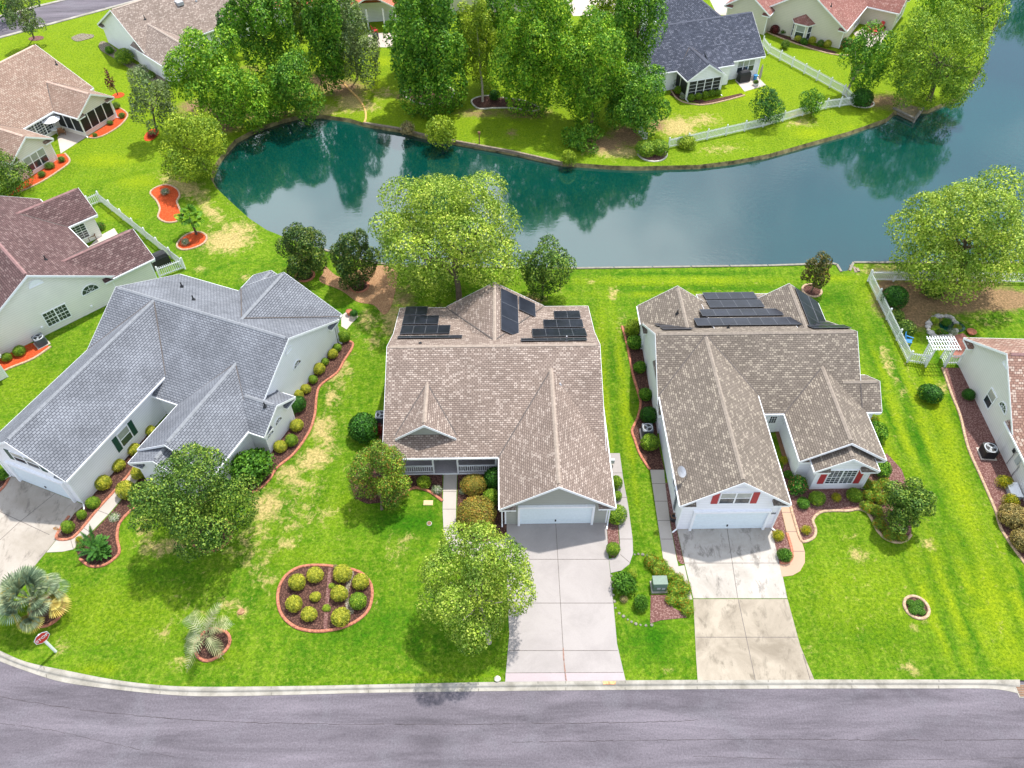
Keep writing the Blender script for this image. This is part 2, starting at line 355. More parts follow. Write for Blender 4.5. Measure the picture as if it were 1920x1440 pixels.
    def mesh(s, name, mats):
        me = bpy.data.meshes.new(name); me.from_pydata([tuple(v) for v in s.v], [], s.f)
        for m in mats: me.materials.append(m)
        me.polygons.foreach_set('material_index', s.m); me.polygons.foreach_set('use_smooth', s.sm)
        uvl = me.uv_layers.new(name='UVMap'); uvl.data.foreach_set('uv', [c for t in s.uv for c in t])
        me.update(); return me
    def build(s, name, mats, parent=None, loc=(0, 0, 0), rz=0):
        if not isinstance(mats, (list, tuple)): mats = [mats]
        return link(name, s.mesh(name, mats), parent, loc, rz)
def copy_tree(o, parent=None):
    c = o.copy(); C.objects.link(c); c.parent = parent
    for ch in o.children: copy_tree(ch, c)
    return c
# ------------------------------------------------------------------ ground, pond, roads
def Wd(x, y): return Vector((x, y, 0))
kerb_top = smooth([Wd(-95, 150), Wd(-84, 105), Wd(-72, 78), Wd(-62, 56), Wd(-54, 40), P(-290, 1050), P(-150, 1140)] + [P(*p) for p in
    [(-60, 1192), (0, 1221), (50, 1242), (120, 1257.5), (212, 1275), (300, 1285.5), (375, 1288.5), (480, 1288), (620, 1286), (780, 1282.5), (955, 1279), (1172, 1276.5), (1440, 1275), (1700, 1275), (1920, 1275.5)]] + [Wd(60, 17.6), Wd(150, 18)], k=4)
pond_px = [(395, 335), (405, 352), (440, 385), (468, 410), (500, 431), (545, 449), (590, 462), (640, 478), (700, 492), (760, 499), (900, 502), (1078, 503.5), (1320, 500.5), (1440, 498.5), (1560, 494.5), (1569, 496), (1576, 509), (1592, 507), (1600, 492.5), (1722, 493), (1850, 493), (2000, 493)]
north_px = [(1887, -6), (1868, 40), (1850, 80), (1838, 130), (1800, 180), (1740, 205), (1677, 208), (1662, 222), (1590, 247), (1515, 268), (1440, 289), (1375, 301), (1310, 309), (1197, 312), (1140, 310), (1085, 306), (1055, 304), (960, 283), (870, 267), (805, 255), (750, 241), (682, 230), (655, 222), (600, 214.5), (560, 216), (520, 226), (480, 240), (440, 262), (415, 290), (398, 315)]
pond = [P(*p) for p in pond_px] + [Wd(105, 52), Wd(125, 80), Wd(110, 104), Wd(92, 117), Wd(80, 126)] + [P(*p) for p in north_px]
def pip(poly, X, Y):
    inside = np.zeros(X.shape, bool); n = len(poly)
    for i in range(n):
        x1, y1 = poly[i][0], poly[i][1]; x2, y2 = poly[(i+1) % n][0], poly[(i+1) % n][1]
        c = ((y1 > Y) != (y2 > Y)); den = (y2-y1) if abs(y2-y1) > 1e-12 else 1e-12
        inside ^= c & (X < (x2-x1)*(Y-y1)/den+x1)
    return inside
outer = list(kerb_top) + [Wd(700, 18), Wd(700, 900), Wd(-700, 900), Wd(-700, 160)]
def build_ground():
    g = .52
    xs = np.arange(-80, 80, g); ys = np.arange(14, 122, g)
    X, Y = np.meshgrid(xs, ys); rs = np.random.RandomState(3)
    X = X+rs.uniform(-.15, .15, X.shape); Y = Y+rs.uniform(-.15, .15, Y.shape); X = X.ravel(); Y = Y.ravel()
    PX, PY = px_of(X, Y)
    k = (PX > -120) & (PX < 2040) & (PY > -60) & (PY < 1330) & pip(outer, X, Y) & ~pip(pond, X, Y)
    def dist_loop(poly):
        D = np.full(X.shape, 1e9); n = len(poly)
        for i in range(n):
            a, b = poly[i], poly[(i+1) % n]; dx, dy = b[0]-a[0], b[1]-a[1]; L2 = dx*dx+dy*dy+1e-9
            t = np.clip(((X-a[0])*dx+(Y-a[1])*dy)/L2, 0, 1); D = np.minimum(D, np.hypot(X-a[0]-t*dx, Y-a[1]-t*dy))
        return D
    k &= (dist_loop(pond) > .3) & (dist_loop(outer) > .3)
    pts = [Vector((p[0], p[1])) for p in outer]; n0 = len(pts); pts += [Vector((p[0], p[1])) for p in pond]; n1 = len(pts)
    edges = [(i, (i+1) % n0) for i in range(n0)] + [(n0+i, n0+(i+1) % (n1-n0)) for i in range(n1-n0)]
    pts += [Vector((a, b)) for a, b in zip(X[k], Y[k])]
    vo, eo, fo = geometry.delaunay_2d_cdt(pts, edges, [], 0, 1e-4)[:3]
    V = np.array([(v.x, v.y) for v in vo]); F = np.array([f for f in fo if len(f) == 3])
    cx = V[F].mean(axis=1); keep = pip(outer, cx[:, 0], cx[:, 1]) & ~pip(pond, cx[:, 0], cx[:, 1]); F = F[keep]
    me = bpy.data.meshes.new('ground'); me.from_pydata([(a, b, 0) for a, b in V], [], [tuple(int(i) for i in f) for f in F]); me.update()
    px, py = px_of(V[:, 0], V[:, 1])
    ch = {'dry': np.zeros(len(V)), 'yel': np.zeros(len(V)), 'soil': np.zeros(len(V)), 'lush': np.zeros(len(V))}
    def ell(c, x, y, rx, ry, s=1., a=0.):
        ca, sa = math.cos(math.radians(a)), math.sin(math.radians(a)); dx, dy = px-x, py-y
        u = (dx*ca+dy*sa)/rx; w = (-dx*sa+dy*ca)/ry
        ch[c] = np.maximum(ch[c], s*np.exp(-1.1*(u*u+w*w)))
    for q in PATCH: ell(*q)
    # the yards north of the pond are yellower
    ch['yel'] = np.clip(np.maximum(ch['yel'], np.clip((520-py)/300, 0, 1)*.55), 0, 1)
    at = me.color_attributes.new('patch', 'FLOAT_COLOR', 'POINT')
    at.data.foreach_set('color', np.stack([ch['dry'], ch['yel'], ch['soil'], ch['lush']], 1).ravel().astype(np.float32))
    return me
PATCH = [
 ('soil', 1700, 565, 60, 40, 1.5), ('soil', 1770, 565, 110, 24, 1.5), ('soil', 1860, 562, 90, 22, 1.5), ('soil', 1665, 545, 26, 26, 1.3), ('soil', 1725, 600, 34, 22, 1.1), ('dry', 1740, 590, 60, 26, .6), ('dry', 1650, 508, 60, 10, .7), ('dry', 1850, 600, 80, 20, .35),
 ('lush', 1620, 760, 9, 190, .95, -19), ('yel', 1641, 780, 9, 190, .95, -19), ('lush', 1720, 1130, 10, 170, .9, -18), ('yel', 1741, 1130, 10, 170, .95, -18), ('lush', 1662, 760, 9, 190, .95, -19), ('yel', 1683, 780, 9, 190, .95, -19), ('lush', 1762, 1130, 10, 170, .9, -18), ('yel', 1783, 1130, 10, 170, .95, -18), ('lush', 1704, 760, 9, 190, .95, -19), ('yel', 1725, 780, 9, 190, .95, -19), ('lush', 1804, 1130, 10, 170, .9, -18), ('yel', 1825, 1130, 10, 170, .95, -18), ('lush', 1746, 760, 9, 190, .95, -19), ('yel', 1767, 780, 9, 190, .95, -19), ('lush', 1846, 1130, 10, 170, .9, -18), ('yel', 1867, 1130, 10, 170, .95, -18), ('lush', 1788, 760, 9, 190, .95, -19), ('yel', 1809, 780, 9, 190, .95, -19), ('lush', 1888, 1130, 10, 170, .9, -18), ('yel', 1909, 1130, 10, 170, .95, -18), ('lush', 1830, 760, 9, 190, .95, -19), ('yel', 1851, 780, 9, 190, .95, -19), ('lush', 1930, 1130, 10, 170, .9, -18), ('yel', 1951, 1130, 10, 170, .95, -18), ('lush', 1872, 760, 9, 190, .95, -19), ('yel', 1893, 780, 9, 190, .95, -19), ('lush', 1972, 1130, 10, 170, .9, -18), ('yel', 1993, 1130, 10, 170, .95, -18), ('lush', 1118, 760, 6, 240, .85, -4), ('yel', 1136, 760, 6, 240, .85, -5), ('lush', 1154, 760, 6, 240, .85, -6), ('yel', 1172, 760, 6, 240, .85, -7), ('lush', 1290, 512, 260, 4.5, .9), ('yel', 1290, 524, 260, 4.5, .9), ('lush', 1290, 536, 260, 4.5, .9), ('yel', 1290, 552, 260, 4.5, .9), ('dry', 640, 690, 26, 60, .55), ('dry', 612, 830, 22, 60, .6), ('dry', 560, 910, 60, 30, .6), ('dry', 470, 1040, 60, 26, .5), ('dry', 330, 1020, 30, 20, .7), ('dry', 740, 1040, 26, 40, .42), ('dry', 590, 960, 70, 30, .45),
 ('yel', 1650, 1120, 220, 160, .42), ('yel', 230, 1150, 190, 90, .40), ('yel', 640, 950, 60, 60, .35), ('yel', 560, 1040, 120, 30, .3),
 ('dry', 622, 760, 50, 150, .30), ('dry', 520, 960, 130, 80, .34), ('dry', 400, 1130, 150, 60, .24), ('dry', 1600, 1120, 130, 120, .20), ('dry', 1120, 640, 70, 150, .18), ('dry', 690, 620, 70, 60, .30), ('dry', 1850, 1000, 60, 220, .18), ('dry', 420, 430, 90, 60, .35), ('dry', 1300, 540, 280, 20, .16), ('dry', 1700, 700, 60, 160, .22),
 # dry straw coloured spots
 ('dry', 345, 350, 55, 22, .9, 25), ('dry', 395, 395, 45, 14, .8, 40), ('dry', 425, 452, 55, 26, 1.), ('dry', 450, 430, 40, 20, .8), ('dry', 375, 505, 20, 8, .6), ('dry', 465, 520, 22, 8, .7),
 ('dry', 628, 700, 22, 26, .7), ('dry', 620, 745, 14, 26, .8), ('dry', 603, 802, 20, 32, .95, 20), ('dry', 590, 860, 45, 24, .9, -20), ('dry', 540, 885, 30, 20, .8), ('dry', 500, 950, 34, 36, .9),
 ('dry', 545, 985, 16, 14, .7), ('dry', 592, 975, 10, 10, .8), ('dry', 485, 1000, 30, 20, .7), ('dry', 540, 1020, 30, 14, .7), ('dry', 290, 1030, 34, 16, .9), ('dry', 270, 995, 16, 30, .8), ('dry', 500, 1085, 34, 12, .7),
 ('dry', 451, 1147, 18, 11, .95), ('dry', 420, 1130, 30, 14, .7), ('dry', 330, 1165, 22, 9, .7), ('dry', 305, 1190, 26, 14, .6), ('dry', 118, 1210, 18, 14, .9), ('dry', 335, 1240, 22, 18, .6), ('dry', 480, 1060, 26, 12, .6),
 ('dry', 700, 640, 18, 20, .6), ('dry', 690, 600, 30, 26, .6), ('dry', 655, 880, 12, 10, .5), ('dry', 760, 1020, 22, 26, .5), ('dry', 710, 1130, 10, 22, .5), ('dry', 460, 1010, 20, 14, .6),
 ('dry', 1110, 525, 12, 9, .7), ('dry', 1150, 548, 10, 16, .8), ('dry', 1048, 547, 12, 6, .6), ('dry', 1168, 605, 12, 34, .5), ('dry', 1185, 700, 6, 50, .5),
 ('dry', 1665, 680, 10, 40, .8, -22), ('dry', 1690, 730, 8, 30, .6, -20), ('dry', 1770, 725, 14, 16, .7), ('dry', 1612, 1040, 26, 20, .7), ('dry', 1595, 1000, 18, 10, .5), ('dry', 1740, 1020, 24, 16, .6),
 ('dry', 1730, 1170, 26, 9, .8), ('dry', 1700, 1100, 14, 8, .6), ('dry', 1700, 1250, 22, 12, .8), ('dry', 1590, 1262, 60, 9, .6), ('dry', 1520, 1215, 10, 14, .6), ('dry', 1880, 1180, 18, 14, .5),
 ('dry', 1250, 1260, 40, 10, .4), ('dry', 1270, 238, 44, 22, 1.), ('dry', 1320, 225, 40, 16, .7), ('dry', 1500, 215, 30, 12, .6), ('dry', 1500, 230, 40, 10, .6), ('dry', 1160, 285, 70, 12, .9), ('dry', 1350, 280, 60, 14, .5),
 ('dry', 660, 190, 34, 24, .9), ('dry', 690, 200, 24, 14, .7), ('dry', 620, 205, 40, 12, .7), ('dry', 720, 175, 30, 16, .6), ('dry', 1660, 500, 40, 9, .6), ('dry', 1780, 520, 60, 12, .6), ('dry', 1740, 560, 26, 12, .8), ('dry', 1715, 600, 14, 20, .8),
 ('dry', 880, 270, 40, 8, .4), ('dry', 155, 70, 22, 6, .5), ('dry', 735, 600, 26, 40, .8), ('dry', 740, 560, 20, 40, .6), ('dry', 1660, 540, 16, 10, .6), ('dry', 600, 210, 60, 7, .8),
 # bare brown soil
 ('soil', 640, 165, 60, 22, .9), ('soil', 600, 150, 40, 20, .8), ('soil', 770, 180, 44, 14, .7), ('soil', 815, 190, 55, 12, .8), ('soil', 900, 212, 60, 12, .7), ('soil', 960, 250, 16, 12, .6), ('soil', 985, 210, 60, 16, .8),
 ('soil', 1130, 270, 60, 18, 1.), ('soil', 1175, 255, 40, 26, 1.), ('soil', 1230, 235, 24, 16, .8), ('soil', 1660, 190, 60, 18, .8), ('soil', 1700, 205, 40, 10, .9), ('soil', 390, 215, 60, 22, 1.), ('soil', 420, 235, 40, 16, 1.), ('soil', 375, 200, 50, 16, .9),
 ('soil', 500, 215, 80, 14, .8), ('soil', 470, 130, 40, 14, .5), ('soil', 1740, 548, 100, 16, 1.), ('soil', 1830, 556, 100, 14, 1.), ('soil', 1700, 560, 30, 22, .8), ('soil', 1900, 560, 50, 12, .8), ('soil', 1720, 530, 60, 8, .7), ('soil', 1820, 530, 80, 14, .9),
 ('soil', 445, 445, 30, 12, .35), ('soil', 690, 605, 26, 20, .3), ('soil', 1000, 560, 30, 12, .8), ('soil', 820, 590, 90, 20, .8), ('soil', 760, 560, 30, 40, .6), ('soil', 560, 170, 30, 30, .6), ('soil', 1850, 180, 40, 20, .6),
 ('soil', 1690, 565, 40, 30, 1.), ('soil', 1730, 575, 70, 18, 1.), ('soil', 1790, 575, 60, 14, .9), ('soil', 1885, 560, 40, 20, 1.), ('soil', 1665, 540, 22, 20, .9), ('soil', 1720, 600, 24, 14, .6),
 # bright yellow green
 ('yel', 1700, 640, 26, 80, .8, -18), ('yel', 1760, 770, 26, 110, .8, -22), ('yel', 1800, 920, 26, 150, .9, -20), ('yel', 1860, 1130, 40, 110, .9, -16), ('yel', 1650, 540, 50, 40, .7), ('yel', 1560, 1100, 50, 60, .45), ('yel', 1900, 1230, 50, 40, .8), ('yel', 1250, 530, 240, 7, .75),
 ('yel', 1560, 522, 70, 8, .8), ('yel', 1130, 620, 14, 100, .5), ('yel', 1165, 760, 8, 160, .5), ('yel', 200, 300, 90, 20, .9), ('yel', 260, 340, 60, 20, .8), ('yel', 60, 1160, 200, 60, .35), ('yel', 420, 1230, 60, 26, .4), ('yel', 180, 1255, 60, 12, .7), ('yel', 60, 720, 160, 60, .35),
 ('yel', 1520, 250, 60, 16, 1.), ('yel', 1400, 170, 120, 40, .9), ('yel', 1600, 240, 40, 14, .8), ('yel', 800, 1270, 180, 8, .5), ('yel', 180, 120, 100, 80, .6), ('yel', 230, 400, 60, 20, .6), ('yel', 1700, 900, 40, 200, .3, -20), ('yel', 700, 160, 50, 30, .9), ('yel', 715, 115, 50, 16, 1.),
 # lush deep green
 ('lush', 700, 1180, 200, 70, .6), ('lush', 760, 980, 100, 40, .9), ('lush', 1100, 900, 30, 260, .4), ('lush', 300, 1080, 100, 34, .6), ('lush', 1225, 1200, 60, 60, .9), ('lush', 1640, 1190, 120, 40, .7), ('lush', 1150, 1000, 60, 200, .4), ('lush', 640, 590, 60, 22, .8),
 ('lush', 1718, 830, 10, 80, .9, -20), ('lush', 1770, 960, 10, 80, .9, -20), ('lush', 1825, 1100, 10, 80, .9, -18), ('lush', 1640, 640, 10, 80, .7, -14), ('lush', 1300, 545, 200, 8, .8), ('lush', 1560, 560, 60, 24, .7), ('lush', 1860, 1080, 16, 60, .6, -20), ('lush', 1160, 880, 14, 160, .5),
 ('lush', 240, 330, 90, 5, .8, -14), ('lush', 420, 500, 60, 5, .8, -22), ('lush', 480, 525, 50, 5, .8, -22), ('lush', 1860, 600, 60, 14, .6), ('lush', 180, 690, 120, 20, .6),
]
def grassmat():
    m, nt, N, Lk, b = newmat('mown grass')
    pos = geo_pos(nt); a = N.new('ShaderNodeAttribute'); a.attribute_name = 'patch'
    sp = N.new('ShaderNodeSeparateColor'); Lk.new(a.outputs['Color'], sp.inputs[0])
    nA = noise(nt, .22, 4, .6, pos, .5); nB = noise(nt, 1.3, 5, .7, pos, .3); nC = noise(nt, 5.2, 5, .8, pos); nD = noise(nt, 22, 3, .8, pos)
    nE = noise(nt, 1.5, 7, .8, pos, .6)
    nS = noise(nt, 1., 4, .7, scaled(nt, pos, (.85, .13, 1)), .5); nT = noise(nt, 1., 4, .7, scaled(nt, pos, (.14, 1.7, 1)), .2); nF = noise(nt, 3.1, 5, .75, pos, .3)
    col = mixc(nt, ramp(nt, nA, .35, .65), (.060, .170, .005), (.125, .258, .010))
    col = mixc(nt, ramp(nt, nS, .44, .68), col, (.165, .300, .016))
    f0 = N.new('ShaderNodeMath'); f0.operation = 'MULTIPLY'; Lk.new(ramp(nt, nT, .50, .70), f0.inputs[0]); f0.inputs[1].default_value = .55; col = mixc(nt, f0.outputs[0], col, (.045, .185, .004))
    f1 = N.new('ShaderNodeMath'); f1.operation = 'MULTIPLY'; Lk.new(ramp(nt, nF, .46, .66), f1.inputs[0]); f1.inputs[1].default_value = .8; col = mixc(nt, f1.outputs[0], col, (.24, .34, .045))
    f2 = N.new('ShaderNodeMath'); f2.operation = 'MULTIPLY'; Lk.new(ramp(nt, nB, .50, .70), f2.inputs[0]); f2.inputs[1].default_value = .8; col = mixc(nt, f2.outputs[0], col, (.03, .145, .004))
    lush = mixc(nt, nC, (.018, .110, .003), (.055, .195, .006))
    def mask(sock, lo, hi, nf, amt, bias=.5):
        s1 = N.new('ShaderNodeMath'); s1.operation = 'SUBTRACT'; Lk.new(nf, s1.inputs[0]); s1.inputs[1].default_value = bias
        s2 = N.new('ShaderNodeMath'); s2.operation = 'MULTIPLY_ADD'; Lk.new(s1.outputs[0], s2.inputs[0]); s2.inputs[1].default_value = amt; Lk.new(sock, s2.inputs[2])
        return ramp(nt, s2.outputs[0], lo, hi)
    col = mixc(nt, mask(a.outputs['Alpha'], .2, .9, nB, .8), col, lush)
    yel = mixc(nt, nC, (.17, .31, .006), (.34, .42, .016))
    col = mixc(nt, mask(sp.outputs[1], .15, 1.0, nB, 1.0), col, yel)
    dry = mixc(nt, nC, (.36, .31, .11), (.62, .52, .29))
    col = mixc(nt, mask(sp.outputs[0], .34, .74, nE, 2.4), col, dry)
    # a light sprinkle of straw everywhere
    spk = N.new('ShaderNodeMath'); spk.operation = 'MULTIPLY'; Lk.new(ramp(nt, nE, .56, .74), spk.inputs[0]); spk.inputs[1].default_value = .35
    col = mixc(nt, spk.outputs[0], col, (.27, .34, .05))
    soil = mixc(nt, nC, (.20, .125, .075), (.40, .29, .20))
    col = mixc(nt, mask(sp.outputs[2], .30, .75, nE, 1.3), col, soil)
    tex = mixc(nt, 1.0, ramp(nt, nC, .30, .70, (.36, .46, .36), (1.62, 1.48, 1.5)), ramp(nt, nD, .25, .75, (.55, .6, .55), (1.35, 1.3, 1.2)), 'MULTIPLY')
    col = mixc(nt, 1.0, col, tex, 'MULTIPLY'); col = mixc(nt, 1.0, col, (.86, .83, .74), 'MULTIPLY')
    Lk.new(col, b.inputs['Base Color']); b.inputs['Roughness'].default_value = .95; b.inputs['Specular IOR Level'].default_value = .08
    Lk.new(bump(nt, nD, .9, .06), b.inputs['Normal'])
    return m
M['grass'] = grassmat()
gm = build_ground(); gm.materials.append(M['grass'])
tag(link('ground', gm), 'bright green mown lawns with dry and yellow patches', 'lawn', kind='structure')
# lower ground reaching the horizon under the streets
mb = MB(); mb.face([(-900, -400, -.6), (900, -400, -.6), (900, 1000, -.6), (-900, 1000, -.6)])
o = mb.build('terrain', plain('far soil', (.08, .16, .03), .95)); tag(o, 'low ground under the streets', 'ground', kind='structure')
# asphalt
def asphalt():
    m, nt, N, Lk, b = newmat('worn asphalt'); pos = geo_pos(nt)
    st = scaled(nt, pos, (.12, .8, 1)); n1 = noise(nt, .9, 6, .65, st, .5); n2 = noise(nt, 9, 5, .85, pos); n3 = noise(nt, .28, 5, .6, pos, 1.2); n4 = noise(nt, 34, 2, .8, pos)
    col = mixc(nt, ramp(nt, n1, .32, .68), (.082, .073, .085), (.182, .161, .186))
    col = mixc(nt, ramp(nt, n3, .52, .70, (0,)*3, (.45,)*3), col, (.165, .158, .178))
    d = N.new('ShaderNodeMath'); d.operation = 'MULTIPLY'; Lk.new(ramp(nt, noise(nt, .55, 8, .7, pos, 2.), .62, .72), d.inputs[0]); d.inputs[1].default_value = .55
    col = mixc(nt, d.outputs[0], col, (.075, .065, .08))
    col = mixc(nt, .9, col, ramp(nt, n2, .28, .72, (.55,)*3, (1.3,)*3), 'MULTIPLY')
    col = mixc(nt, ramp(nt, n4, .70, .78), col, (.42, .40, .42))
    Lk.new(col, b.inputs['Base Color']); b.inputs['Roughness'].default_value = .9; b.inputs['Specular IOR Level'].default_value = .2
    Lk.new(bump(nt, n2, .4, .02), b.inputs['Normal']); return m
M['asphalt'] = asphalt()
mb = MB(); kt = [p for p in kerb_top]
mb.face([(-700, -300, -.11), (700, -300, -.11), (700, 40, -.11), (-700, 40, -.11)])
mb.face([(-700, 40.0, -.11), (-45, 40.0, -.11), (-70, 160, -.11), (-700, 160, -.11)])
ro = mb.build('road', M['asphalt']); tag(ro, 'purplish grey asphalt street in the foreground', 'road', kind='structure')
cr_m = MB(); rr = random.Random(9)
for line, w in (([(-60, 1296), (150, 1330), (400, 1352), (700, 1358), (960, 1357), (1200, 1354), (1310, 1350)], .05), ([(960, 1392), (1150, 1389), (1400, 1386), (1700, 1388), (2000, 1386)], .045), ([(-40, 1352), (90, 1368), (200, 1392), (330, 1420)], .03), ([(1300, 1418), (1600, 1425), (1960, 1420)], .03)):
    q = smooth([P(a, b, -.11) for a, b in line], k=14)
    for i in range(len(q)-1):
        if rr.random() < .05: continue
        ww = w*rr.uniform(.25, .8); j1, j2 = rr.uniform(-.03, .03), rr.uniform(-.03, .03)
        cr_m.bar((q[i].x, q[i].y+j1, -.107), (q[i+1].x, q[i+1].y+j2, -.107), ww, .004)
cr_m.build('seam', plain('tar dark seam', (.06, .05, .055), .9, .5, 3), ro)
# rolled kerb with its gutter apron
def build_kerb():
    low = smooth([P(*p, -.105) for p in [(-60, 1213), (0, 1240), (60, 1262), (120, 1279.5), (210, 1292), (300, 1301.5), (375, 1305.5), (480, 1304.5), (600, 1301.5), (730, 1298.5), (955, 1295.5), (1172, 1293.5), (1440, 1291.5), (1640, 1291), (1760, 1291), (1840, 1291), (1880, 1294), (1912, 1301)]], k=4)
    top = smooth([P(*p) for p in [(-60, 1192), (0, 1221), (50, 1242), (120, 1257.5), (212, 1275), (300, 1285.5), (375, 1288.5), (480, 1288), (600, 1286.3), (730, 1283.5), (955, 1279), (1172, 1276.5), (1440, 1275), (1640, 1275), (1760, 1275), (1840, 1275.2), (1880, 1275.3), (1912, 1275.5)]], k=4)
    mb = MB()
    U = lambda a, b, t, z: (a.x+(b.x-a.x)*t, a.y+(b.y-a.y)*t, z)
    prof = [(-.06, .0), (0.0, .022), (.28, .025), (.42, .0), (.56, -.085), (.66, -.098), (1.0, -.088), (1.03, -.14)]
    for i in range(len(top)-1):
        for j in range(len(prof)-1):
            (t0, z0), (t1, z1) = prof[j], prof[j+1]
            mb.face([U(top[i], low[i], t0, z0), U(top[i], low[i], t1, z1), U(top[i+1], low[i+1], t1, z1), U(top[i+1], low[i+1], t0, z0)], 0, j in (2, 3, 4))
    # side strips of the curb beyond the frame
    ext = [p for p in kerb_top if p.x < top[0].x-.1]; mb.strip(ext+[top[0]], .5, -.14, .025)
    o = mb.build('kerb', M['kerb']); tag(o, 'pale concrete rolled kerb along the street', 'kerb', kind='structure')
    j = MB()
    for x in (80, 300, 480+20, 695, 735, 790, 890, 1010, 1075, 1160, 1310, 1455, 1615, 1760):
        i = min(range(len(top)), key=lambda q: abs(px_of(top[q].x, top[q].y)[0]-x)); i = min(i, len(top)-2)
        a, b = top[i], low[i]
        for t0, t1, zz in ((0, .28, .031), (.66, 1.0, -.085)):
            j.bar((a.x+(b.x-a.x)*t0, a.y+(b.y-a.y)*t0, zz), (a.x+(b.x-a.x)*t1, a.y+(b.y-a.y)*t1, zz), .025, .008)
    j.build('joint', plain('dark joint', (.10, .09, .08), .9), o)
build_kerb()
# far street, top left
mb = MB(); r0 = [P(-260, 142, 0), P(0, 71), P(130, 36), P(262, 0), P(420, -45)]; r1 = [P(-260, 82, 0), P(0, 31), P(60, 15), P(122, 0), P(330, -52)]
road2 = smooth(r0, k=4); road2b = smooth(r1, k=4)
poly = [(p.x, p.y) for p in road2] + [(p.x, p.y) for p in road2b[::-1]]; mb.prism(poly, -.2, .006)
tag(mb.build('far_road', M['asphalt']), 'grey street crossing the top left corner', 'road', kind='structure')
mb = MB(); mb.strip(road2, .55, -.1, .11); mb.strip(road2b, .55, -.1, .11)
tag(mb.build('far_kerb', M['kerb']), 'pale kerbs of the street in the top left corner', 'kerb', kind='structure')
# street and drive at the top middle
mb = MB(); mb.prism([(p.x, p.y) for p in pxpoly([(1040, -40), (1062, 15), (1075, 30), (1180, 28), (1235, 12), (1330, -2), (1345, 28), (1385, 30), (1402, 2), (1420, -40)])], -.1, .012)
tag(mb.build('far_driveway', M['patio']), 'pale street and drive behind the charcoal roofed house', 'driveway', kind='structure')
# water
def watermat():
    m, nt, N, Lk, b = newmat('pond water'); pos = geo_pos(nt)
    n1 = noise(nt, .035, 3, .5, pos, .6)
    c = mixc(nt, ramp(nt, n1, .35, .65), (.0006, .030, .0235), (.0008, .050, .040))
    Lk.new(c, b.inputs['Base Color']); b.inputs['Roughness'].default_value = .06; b.inputs['IOR'].default_value = 2.45; b.inputs['Specular IOR Level'].default_value = .5
    w1 = noise(nt, 1.9, 3, .6, scaled(nt, pos, (.7, 1.25, 1))); w2 = noise(nt, .06, 3, .6, pos, .4)
    f = N.new('ShaderNodeMath'); f.operation = 'MULTIPLY'; Lk.new(w1, f.inputs[0]); Lk.new(ramp(nt, w2, .42, .60, (.12,)*3, (1,)*3), f.inputs[1])
    Lk.new(bump(nt, f.outputs[0], .10, .08), b.inputs['Normal'])
    return m
M['water'] = watermat()
mb = MB(); tr = geometry.tessellate_polygon([pond])
for t in tr:
    q = [pond[i] for i in t]
    if (q[1]-q[0]).cross(q[2]-q[0]).z < 0: q = q[::-1]
    mb.face([(p.x, p.y, -.42) for p in q])
tag(mb.build('water', M['water']), 'teal green pond mirroring trees and pale sky', 'pond', kind='structure')
# banks: the ground edge drops to below the water
def inset(poly, d):
    n = len(poly); out = []; ar = sum(poly[i].x*poly[(i+1) % n].y-poly[(i+1) % n].x*poly[i].y for i in range(n)); sgn = 1 if ar > 0 else -1
    for i in range(n):
        a, b, c = poly[i-1], poly[i], poly[(i+1) % n]
        d1 = (b-a).normalized(); d2 = (c-b).normalized(); t = (d1+d2)
        t = t.normalized() if t.length > 1e-6 else d1
        out.append(b+Vector((-t.y, t.x, 0))*d*sgn)
    return out
M['bank'] = plain('sandy bank', (.16, .135, .06), .95, .8, 1.3)
mb = MB(); inn = inset(pond, .32)
for i in range(len(pond)):
    a, b = pond[i], pond[(i+1) % len(pond)]; c, d = inn[i], inn[(i+1) % len(pond)]
    mb.face([(a.x, a.y, 0), (b.x, b.y, 0), (d.x, d.y, -.7), (c.x, c.y, -.7)])
tag(mb.build('bank', M['bank']), 'sandy bank around the pond', 'bank', kind='structure')
def bulkhead(pts, label, w=.22, h=.1, mat='wood_pale'):
    e = empty('bulkhead', pts[0], 0, label, 'retaining wall'); off = pts[0]
    w_ = MB(off); c_ = MB(off)
    for i in range(len(pts)-1):
        a, b = Vector(pts[i]), Vector(pts[i+1])
        w_.bar((a.x, a.y, -.45), (b.x, b.y, -.45), .12, .9)
        n = max(1, int((b-a).length/3.6))
        for k in range(n):
            p, q = a.lerp(b, k/n+.004), a.lerp(b, (k+1)/n-.004)
            c_.bar((p.x, p.y, h/2), (q.x, q.y, h/2), w, .07)
    w_.build('plank_wall', M['wood'], e); c_.build('cap_board', M[mat], e)
bulkhead([P(600, 466), P(640, 479), P(700, 493), P(760, 499.5), P(1078, 503.5), P(1440, 498.5), P(1561, 494.5), P(1569, 496.5), P(1577, 510)], 'long timber bulkhead with pale cap along the near shore')
bulkhead([P(1593, 508), P(1600, 492.5), P(1722, 493), P(1920, 493), P(2000, 493)], 'timber bulkhead with pale cap behind the picket fenced back yard')
bulkhead([P(682, 230), P(750, 241), P(805, 255), P(870, 267.5), P(960, 283.5), P(1055, 305)], 'weathered timber bulkhead on the far shore', mat='wood')
for pts, lb in (([(1593, 507), (1613, 512)], 'short broken timber steps at the gap in the bulkhead'),):
    e = empty('timber_steps', P(1603, 505), 0, lb, 'steps'); off = P(1603, 505)
    for k in range(3):
        q = MB(off); a = P(1596+k*5, 496+k*4); b = P(1600+k*5, 512-k*1); q.bar((a.x, a.y, -.1+.08*k), (b.x, b.y, -.1+.08*k), .25, .12); q.build('step', M['wood'], e)
